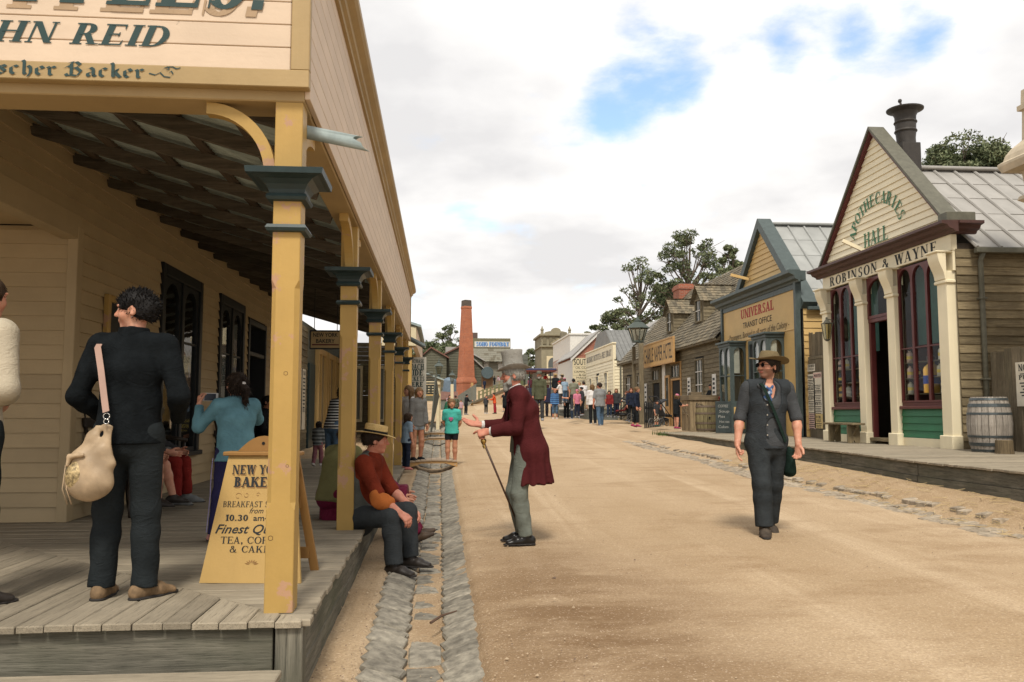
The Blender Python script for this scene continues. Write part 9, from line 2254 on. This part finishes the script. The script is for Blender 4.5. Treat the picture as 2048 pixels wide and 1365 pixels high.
# ------------------------------------------------------------------ the crowd along the street
PH = dict(ul=(-.3,.6,-.7),fl=(.45,.55,.75),ur=(.3,.6,-.7),fr=(-.45,.55,.75))
WK = dict(tr=(.02,.22,-1),sr=(0,.0,-1),tl=(-.02,-.12,-1),sl=(0,-.3,-1),fpl=-15)
HP = dict(ul=(-.35,-.1,-1),fl=(.5,.6,-.5),ur=(.15,0,-1))
BK = dict(ul=(-.15,-.3,-1),fl=(.5,-.4,-.8),ur=(.15,-.3,-1),fr=(-.5,-.4,-.8))
FW = dict(ul=(-.1,.5,-.8),fl=(0,1,.1),ur=(.1,.5,-.8),fr=(0,1,.1))
BEND = dict(lean=20,lean2=20,ul=(-.1,.4,-1),ur=(.1,.4,-1))
STRIPE = cloth('black and white striped jersey',(.02,.02,.022),stripe=(.50,.50,.48),freq=24.0)
BSTR = cloth('blue striped hoodie',(.035,.065,.16),stripe=(.10,.24,.46),freq=9.0)
GSTR = cloth('grey striped knit',(.10,.11,.11),stripe=(.26,.28,.28),freq=16.0)
CAMO = cloth('khaki camouflage',(.06,.075,.05),spots=(.16,.16,.12)); PATT = cloth('patterned shorts',(.10,.06,.04),spots=(.60,.56,.46)); LTBL = C_('pale blue print',(.22,.30,.38))
FLOR = cloth('white patterned cotton',(.50,.48,.46),spots=(.10,.12,.20))
def crowd(label,px,foot,head,face,top,legs,hair_=('short','brown'),pose=None,Y=None,shoes=None,skin_='fair',lod=2,kid=False,dz=0.,**k):
 a = G(px,foot) if Y is None else P(px,foot,Y=Y)
 if Y is None and px > 1215:
  for _ in range(5): a = P(px,foot,Z=gh(a.x,a.y))
 H = (P(px,head,Y=a.y).z - a.z)*.985
 t,K = person(label,(a.x,a.y,a.z + dz),R(face),H,pose or {},hs=1.14 if H < 1.3 or kid else 1.02,skin_=skin_,hair_=hair_,top=top and (top[0],top[1],top[2],.04 if len(top) < 4 else top[3],.008*H/1.7 + .004),legs=legs and (legs[0],legs[1],.006),shoes=shoes or ('shoe',TRAIN),lod=lod,**k)
 return a,K,t
def J(m,s=1.95,h=.04): return ('shirt',m,s,h)
# on and beside the left boardwalk
a,K,t = crowd('girl in turquoise top and black shorts with hands behind her back',903,929,797,172,J(TEALC,.75,.06),(BLACKC,.62),('pony','sandy'),dict(BK,hy=14,tl=(-.0,.02,-1),tr=(.03,.06,-1)),shoes=('shoe',plain('plum trainers',(.10,.02,.07),.7),WTRAIN),skin_='tan',lod=1,kid=True,female=True)
F = Fld(); F.ell(K.chest + V3(0,.0,.02),K.pel + V3(0,0,.05),(.115,.085),(.13,.098),(1,0,0),.03,fb=True); lumpy('loose_top',F,.010,TEALC,t,.004,40)
mb = MB(); c = K.chest + V3(.0,.108,-.035)
for sx,sz,r in ((-.018,.01,.026),(.018,.012,.026),(0,-.016,.024)): mb.lathe([(r,0),(r,.004)],tuple(c + V3(sx,0,sz)),10,M=Matrix.Rotation(R(-80),3,'X'))
put('heart_print',mb,plain('pink print',(.32,.07,.16),.8),t,kind='stuff')
crowd('teenager with long fair hair in white printed tee among the far veranda posts',819,926,768,150,J(WHITEC,.8,.06),(C_('pale shorts',(.34,.36,.36)),.6),('long','sandy'),dict(hy=-30),Y=17.2,shoes=('shoe',WTRAIN),lod=1,female=True)
crowd('teenage girl in grey cardigan and denim shorts with long sandy hair',833,923,772,-140,J(GREYC,1.95,.06),(C_('light denim',(.30,.36,.42)),.42),('long','sandy'),dict(tl=(-.05,.1,-1),sl=(0,-.1,-1),hy=-20),Y=16.7,shoes=('shoe',BLACKC),skin_='tan',lod=1,female=True)
crowd('little girl with long hair in pale blue print shirt holding the far veranda post',812,940,825,-60,J(LTBL,.8,.06),(NAVY,1.95),('long','brown'),dict(),Y=15.7,shoes=('shoe',plain('coral sandals',(.45,.16,.14),.7)),lod=1,kid=True,female=True)
crowd('woman in black and white striped top bending over behind the second post',664,945,762,-35,J(STRIPE,1.95,.06),(JEAN,1.9),('loose','dkbrown'),dict(BEND),Y=13.0,lod=1,female=True)
crowd('small child in grey striped knit and pink leggings on the left boardwalk',635,932,842,-20,J(GSTR,1.95,.06),(C_('dusty pink leggings',(.26,.11,.13)),1.95),('bob','dkbrown'),dict(WK),Y=15.2,shoes=('shoe',WTRAIN),lod=1,kid=True)
crowd('dark figure in pale tee standing under the ticket board',843,880,795,-60,J(PINKC,.8),(BLACKC,1.95),('short','black'),dict(),Y=27.0)
# far left knot of people
crowd('person in bottle green shirt bending by the white lamp post',892,842,794,-50,J(GREEN,.8),(KHAKI,.8),('short','brown'),dict(BEND))
crowd('person in pale lilac jacket at the far left of the street',899,836,789,190,J(LILAC),(BLACKC,1.95),('bob','black'))
crowd('person in camouflage jacket seen from behind on the far left',911,838,790,0,J(CAMO),(DGREY,1.95),('short','dkbrown'))
crowd('small child in pale top and patterned trousers on the far left of the street',922,832,800,175,J(LILAC,.8),(GREYC,1.95),('short','black'),kid=True)
crowd('person in black with shoulder bag holding up a camera',932,830,788,-60,J(BLACKC),(BLACKC,1.95),('short','black'),dict(FW,tl=(-.12,0,-1)))
crowd('boy in dark clothes with a red collar in mid street',972,828,791,200,J(DGREY),(BLACKC,1.95),('short','black'),dict(BK),shoes=('shoe',WTRAIN),kid=True)
crowd('woman in orange jumper and red trousers reaching out in mid street',989,828,785,85,J(ORNG),(C_('red trousers',(.30,.03,.04)),1.95),('bun','dkbrown'),dict(FW,tr=(.02,-.2,-1)),female=True,shoes=('shoe',LEATH))
crowd('man in black tee and grey shorts raising a camera behind the old gentleman',1009,824,783,160,J(BLACKC,.8),(GREYC,1.1),('short','dkbrown'),dict(PH))
crowd('dark clothed person walking up the ramp beneath the round tank',969,781,759,10,J(NAVY),(NAVY,1.95),('short','black'),dict(WK),Y=88)
crowd('person in black at the top of the ramp',989,771,752,30,J(BLACKC),(BLACKC,1.95),('short','black'),Y=89)
crowd('person in pale pink jacket leaning at the top of the ramp',999,772,751,60,J(LILAC),(KHAKI,1.95),('short','red'),dict(BEND),Y=88)
# around the coach
crowd('white bearded man in olive coat and hat behind the old gentleman',1079,842,742,168,('jacket',OLIVEC,1.95,.10),(DGREY,1.95),('short','grey'),dict(),Y=31.5,lod=1,hat_=('felt',C_('grey green felt',(.13,.13,.10)),C_('dull band',(.08,.08,.07)),(0,)),beard=('grey',.45),skin_='pink')
crowd('boy in blue striped hoodie and denim shorts facing the camera',1110,839,777,178,J(BSTR,1.95,.05),(JEAN,1.05),('short','black'),shoes=('shoe',WTRAIN),skin_='tan',lod=1,kid=True)
crowd('person in red shirt climbing aboard the blue coach',1089,778,746,-40,J(REDC,.9),(NAVY,1.9),('short','black'),dict(BEND),Y=50.6)
crowd('child in pink top sitting in the blue coach',1060,790,755,190,J(PINKC,.8),(NAVY,1.9),('short','black'),dict(),Y=52,kid=True)
crowd('person in black with straw coloured hat on the boarding steps',1112,802,747,20,J(BLACKC),(BLACKC,1.9),('bob','blond'),dict(),Y=47.5,hat_=('boater',C_('straw hat far',(.42,.30,.15)),C_('tan band far',(.3,.2,.1)),(0,)))
crowd('person in brown shirt and wide hat on the boarding steps',1126,802,748,30,J(C_('brown shirt',(.10,.07,.05))),(DGREY,1.9),('short','brown'),dict(),Y=47.8,hat_=('felt',C_('beige hat',(.32,.26,.17)),C_('beige band',(.2,.16,.1)),(0,)))
crowd('child in white tee and red cap by the coach rail',1121,812,762,60,J(WHITEC,.8),(DGREY,1.9),('short','brown'),dict(FW),Y=44,hat_=('cap',REDC,REDC),kid=True)
crowd('child in pale blue top and pink cap by the coach',1130,806,756,10,J(LTBL,.8),(JEAN,1.9),('short','brown'),dict(),Y=45,hat_=('cap',PINKC,PINKC),kid=True)
crowd('person with sunglasses and orange red scarf carrying a grey bag',1133,839,771,-150,J(DGREY),(BLACKC,1.95),('loose','sandy'),dict(HP),lod=1,female=True)
crowd('woman in black tee and dark jeans reaching left',1144,840,774,80,J(BLACKC,.8),(DJEAN,1.95),('pony','black'),dict(FW),lod=1,female=True)
crowd('man in olive tee with a dark backpack seen from behind',1148,822,756,5,J(C_('olive tee',(.17,.17,.125)),.9),(DGREY,1.9),('short','black'),dict(),Y=38,lod=1)
crowd('child in pink with pink cap behind the woman in the grey dress',1154,836,779,190,J(PINKC,.8),(NAVY,1.9),('short','brown'),dict(),Y=36.5,hat_=('cap',PINKC,PINKC),kid=True)
crowd('woman in grey dress over black leggings with dark hair',1162,839,781,-170,J(GREYC,.3,.10),(BLACKC,1.7),('bun','black'),dict(ul=(-.3,.1,-1)),skin_='tan',lod=1,female=True,skirt=(GREYC,.17,.02))
crowd('person with curly fair hair in white top in the crowd by the library',1160,820,763,150,J(WHITEC,.8),(DJEAN,1.9),('bob','blond'),dict(),Y=41)
crowd('person in white shirt with dark hair by the library wall',1169,822,762,30,J(WHITEC,.9),(KHAKI,1.9),('short','dkbrown'),dict(),Y=41.5)
crowd('grey haired person in khaki top in the crowd by the library',1157,828,769,20,J(KHAKI),(DGREY,1.9),('short','grey'),dict(),Y=39)
crowd('person in dark top with bun hair beside the library steps',1165,832,773,100,J(DGREY),(BLACKC,1.9),('bun','black'),dict(),Y=38.5)
# couple and pram group
crowd('woman with fair hair in black waistcoat and white sleeves beside the man in grey',1186,851,767,12,J(WHITEC),(BLACKC,1.95),('loose','sandy'),dict(),lod=1,female=True)
crowd('man in grey tee and blue jeans walking away from the camera',1201,855,763,14,J(C_('mid grey tee',(.21,.215,.215)),1.0,.07),(JEAN,1.97),('short','dkbrown'),dict(WK,hy=25,ul=(-.2,0,-1)),lod=1,g=1.08,skin_='pink')
crowd('person in black jacket over red top behind the pushchair',1219,835,781,165,J(C_('red top dark',(.20,.03,.03))),(DJEAN,1.9),('bob','dkbrown'),dict(),Y=36,lod=1)
crowd('woman in dark jacket over white top by the library corner',1233,836,777,170,J(DGREY),(NAVY,1.9),('long','sandy'),dict(),Y=36,lod=1,female=True)
crowd('person in grey cardigan pushing the dark pushchair',1257,843,782,95,J(GREYC),(BLACKC,1.9),('bob','red'),dict(FW),Y=36.2,lod=1,female=True)
crowd('red haired person behind the woman in navy',1263,845,775,170,J(NAVY),(BLACKC,1.9),('bob','red'),dict(),Y=35.2,lod=1,female=True)
crowd('woman in navy jumper and black leggings with sunglasses and magenta shoes',1272,854,772,-120,J(NAVY),(BLACKC,1.75),('bun','sandy'),dict(WK,hy=-5),shoes=('shoe',MTRAIN),lod=1,female=True)
crowd('small boy in dark cap and patterned shorts in front of the picket fence',1313,853,801,-150,J(DGREY,.8),(PATT,1.05),('short','brown'),dict(ul=(-.1,.5,-.8),fl=(.3,.5,.8)),hat_=('cap',BLACKC,BLACKC),shoes=('shoe',plain('dark green shoe',(.02,.06,.05),.8)),lod=1,kid=True)
crowd('girl in black dress and pink cap beside the ice crate',1353,858,788,-75,J(BLACKC,.9,.12),(BLACKC,.75),('bob','sandy'),dict(FW,tl=(-.12,.1,-1)),hat_=('cap',PINKC,PINKC),shoes=('shoe',MTRAIN),lod=1,kid=True)
crowd('man in black polo and black cap serving behind the ice crate',1427,853,766,110,J(BLACKC,.8),(DGREY,1.9),('short','black'),dict(FW),Y=27.6,hat_=('cap',BLACKC,BLACKC),lod=1)
crowd('child in red cap and red top beyond the ice barrel',1441,860,794,120,J(REDC,.8),(DJEAN,1.9),('short','brown'),dict(),Y=26.6,hat_=('cap',REDC,REDC),lod=1,kid=True)
crowd('small child in striped knit and blue jeans beside the ice barrel',1439,862,822,150,J(GSTR),(JEAN,1.9),('short','dkbrown'),dict(),Y=26.0,lod=1,kid=True)
def pushchair(px,foot,Y,label,hood,face):
 c = P(px,foot,Y=Y); t = thing('pushchair',label,'pushchair',tuple(c),R(face)); bk = plain('pram black',(.018,.018,.02),.6)
 for y,s in ((.38,.11),(-.36,.14)):
  for x in (-.24,.24): wheel(t,(x,y,s),s,(1,0,0),plain('pram wheel',(.12,.12,.12),.6),bk,8,.03)
 F = Fld(); F.ell((0,-.10,.40),(0,.22,.36),(.20,.05),(.19,.05),(1,0,0),.04); F.ell((0,-.12,.40),(0,-.34,.78),(.20,.05),(.19,.04),(1,0,0),.04); lumpy('seat',F,.02,hood,t)
 F = Fld(); F.ell((0,-.28,.80),(0,.04,.92),(.21,.05),(.19,.03),(1,0,0),.04); lumpy('hood',F,.02,bk,t)
 for x in (-.2,.2):
  tube_part('frame_tube',[(x,.40,.14),(x,.05,.42),(x,-.30,.78),(x,-.52,1.02)],.016,bk,t); tube_part('frame_tube',[(x,-.36,.16),(x,-.05,.45)],.016,bk,t)
 tube_part('handle',[(-.2,-.52,1.02),(.2,-.52,1.02)],.018,bk,t); F = Fld(); F.blob((0,-.02,.22),(.17,.22,.08)); lumpy('basket',F,.02,bk,t)
pushchair(1226,838,36.4,'dark pushchair with a pale rug pushed toward the library',DGREY,80)
pushchair(1244,840,35.4,'red and black pushchair beside the woman in navy',C_('pram dark red',(.12,.02,.02)),75)
pushchair(1328,853,29.0,'low dark pushchair parked at the black picket fence',DGREY,-60)
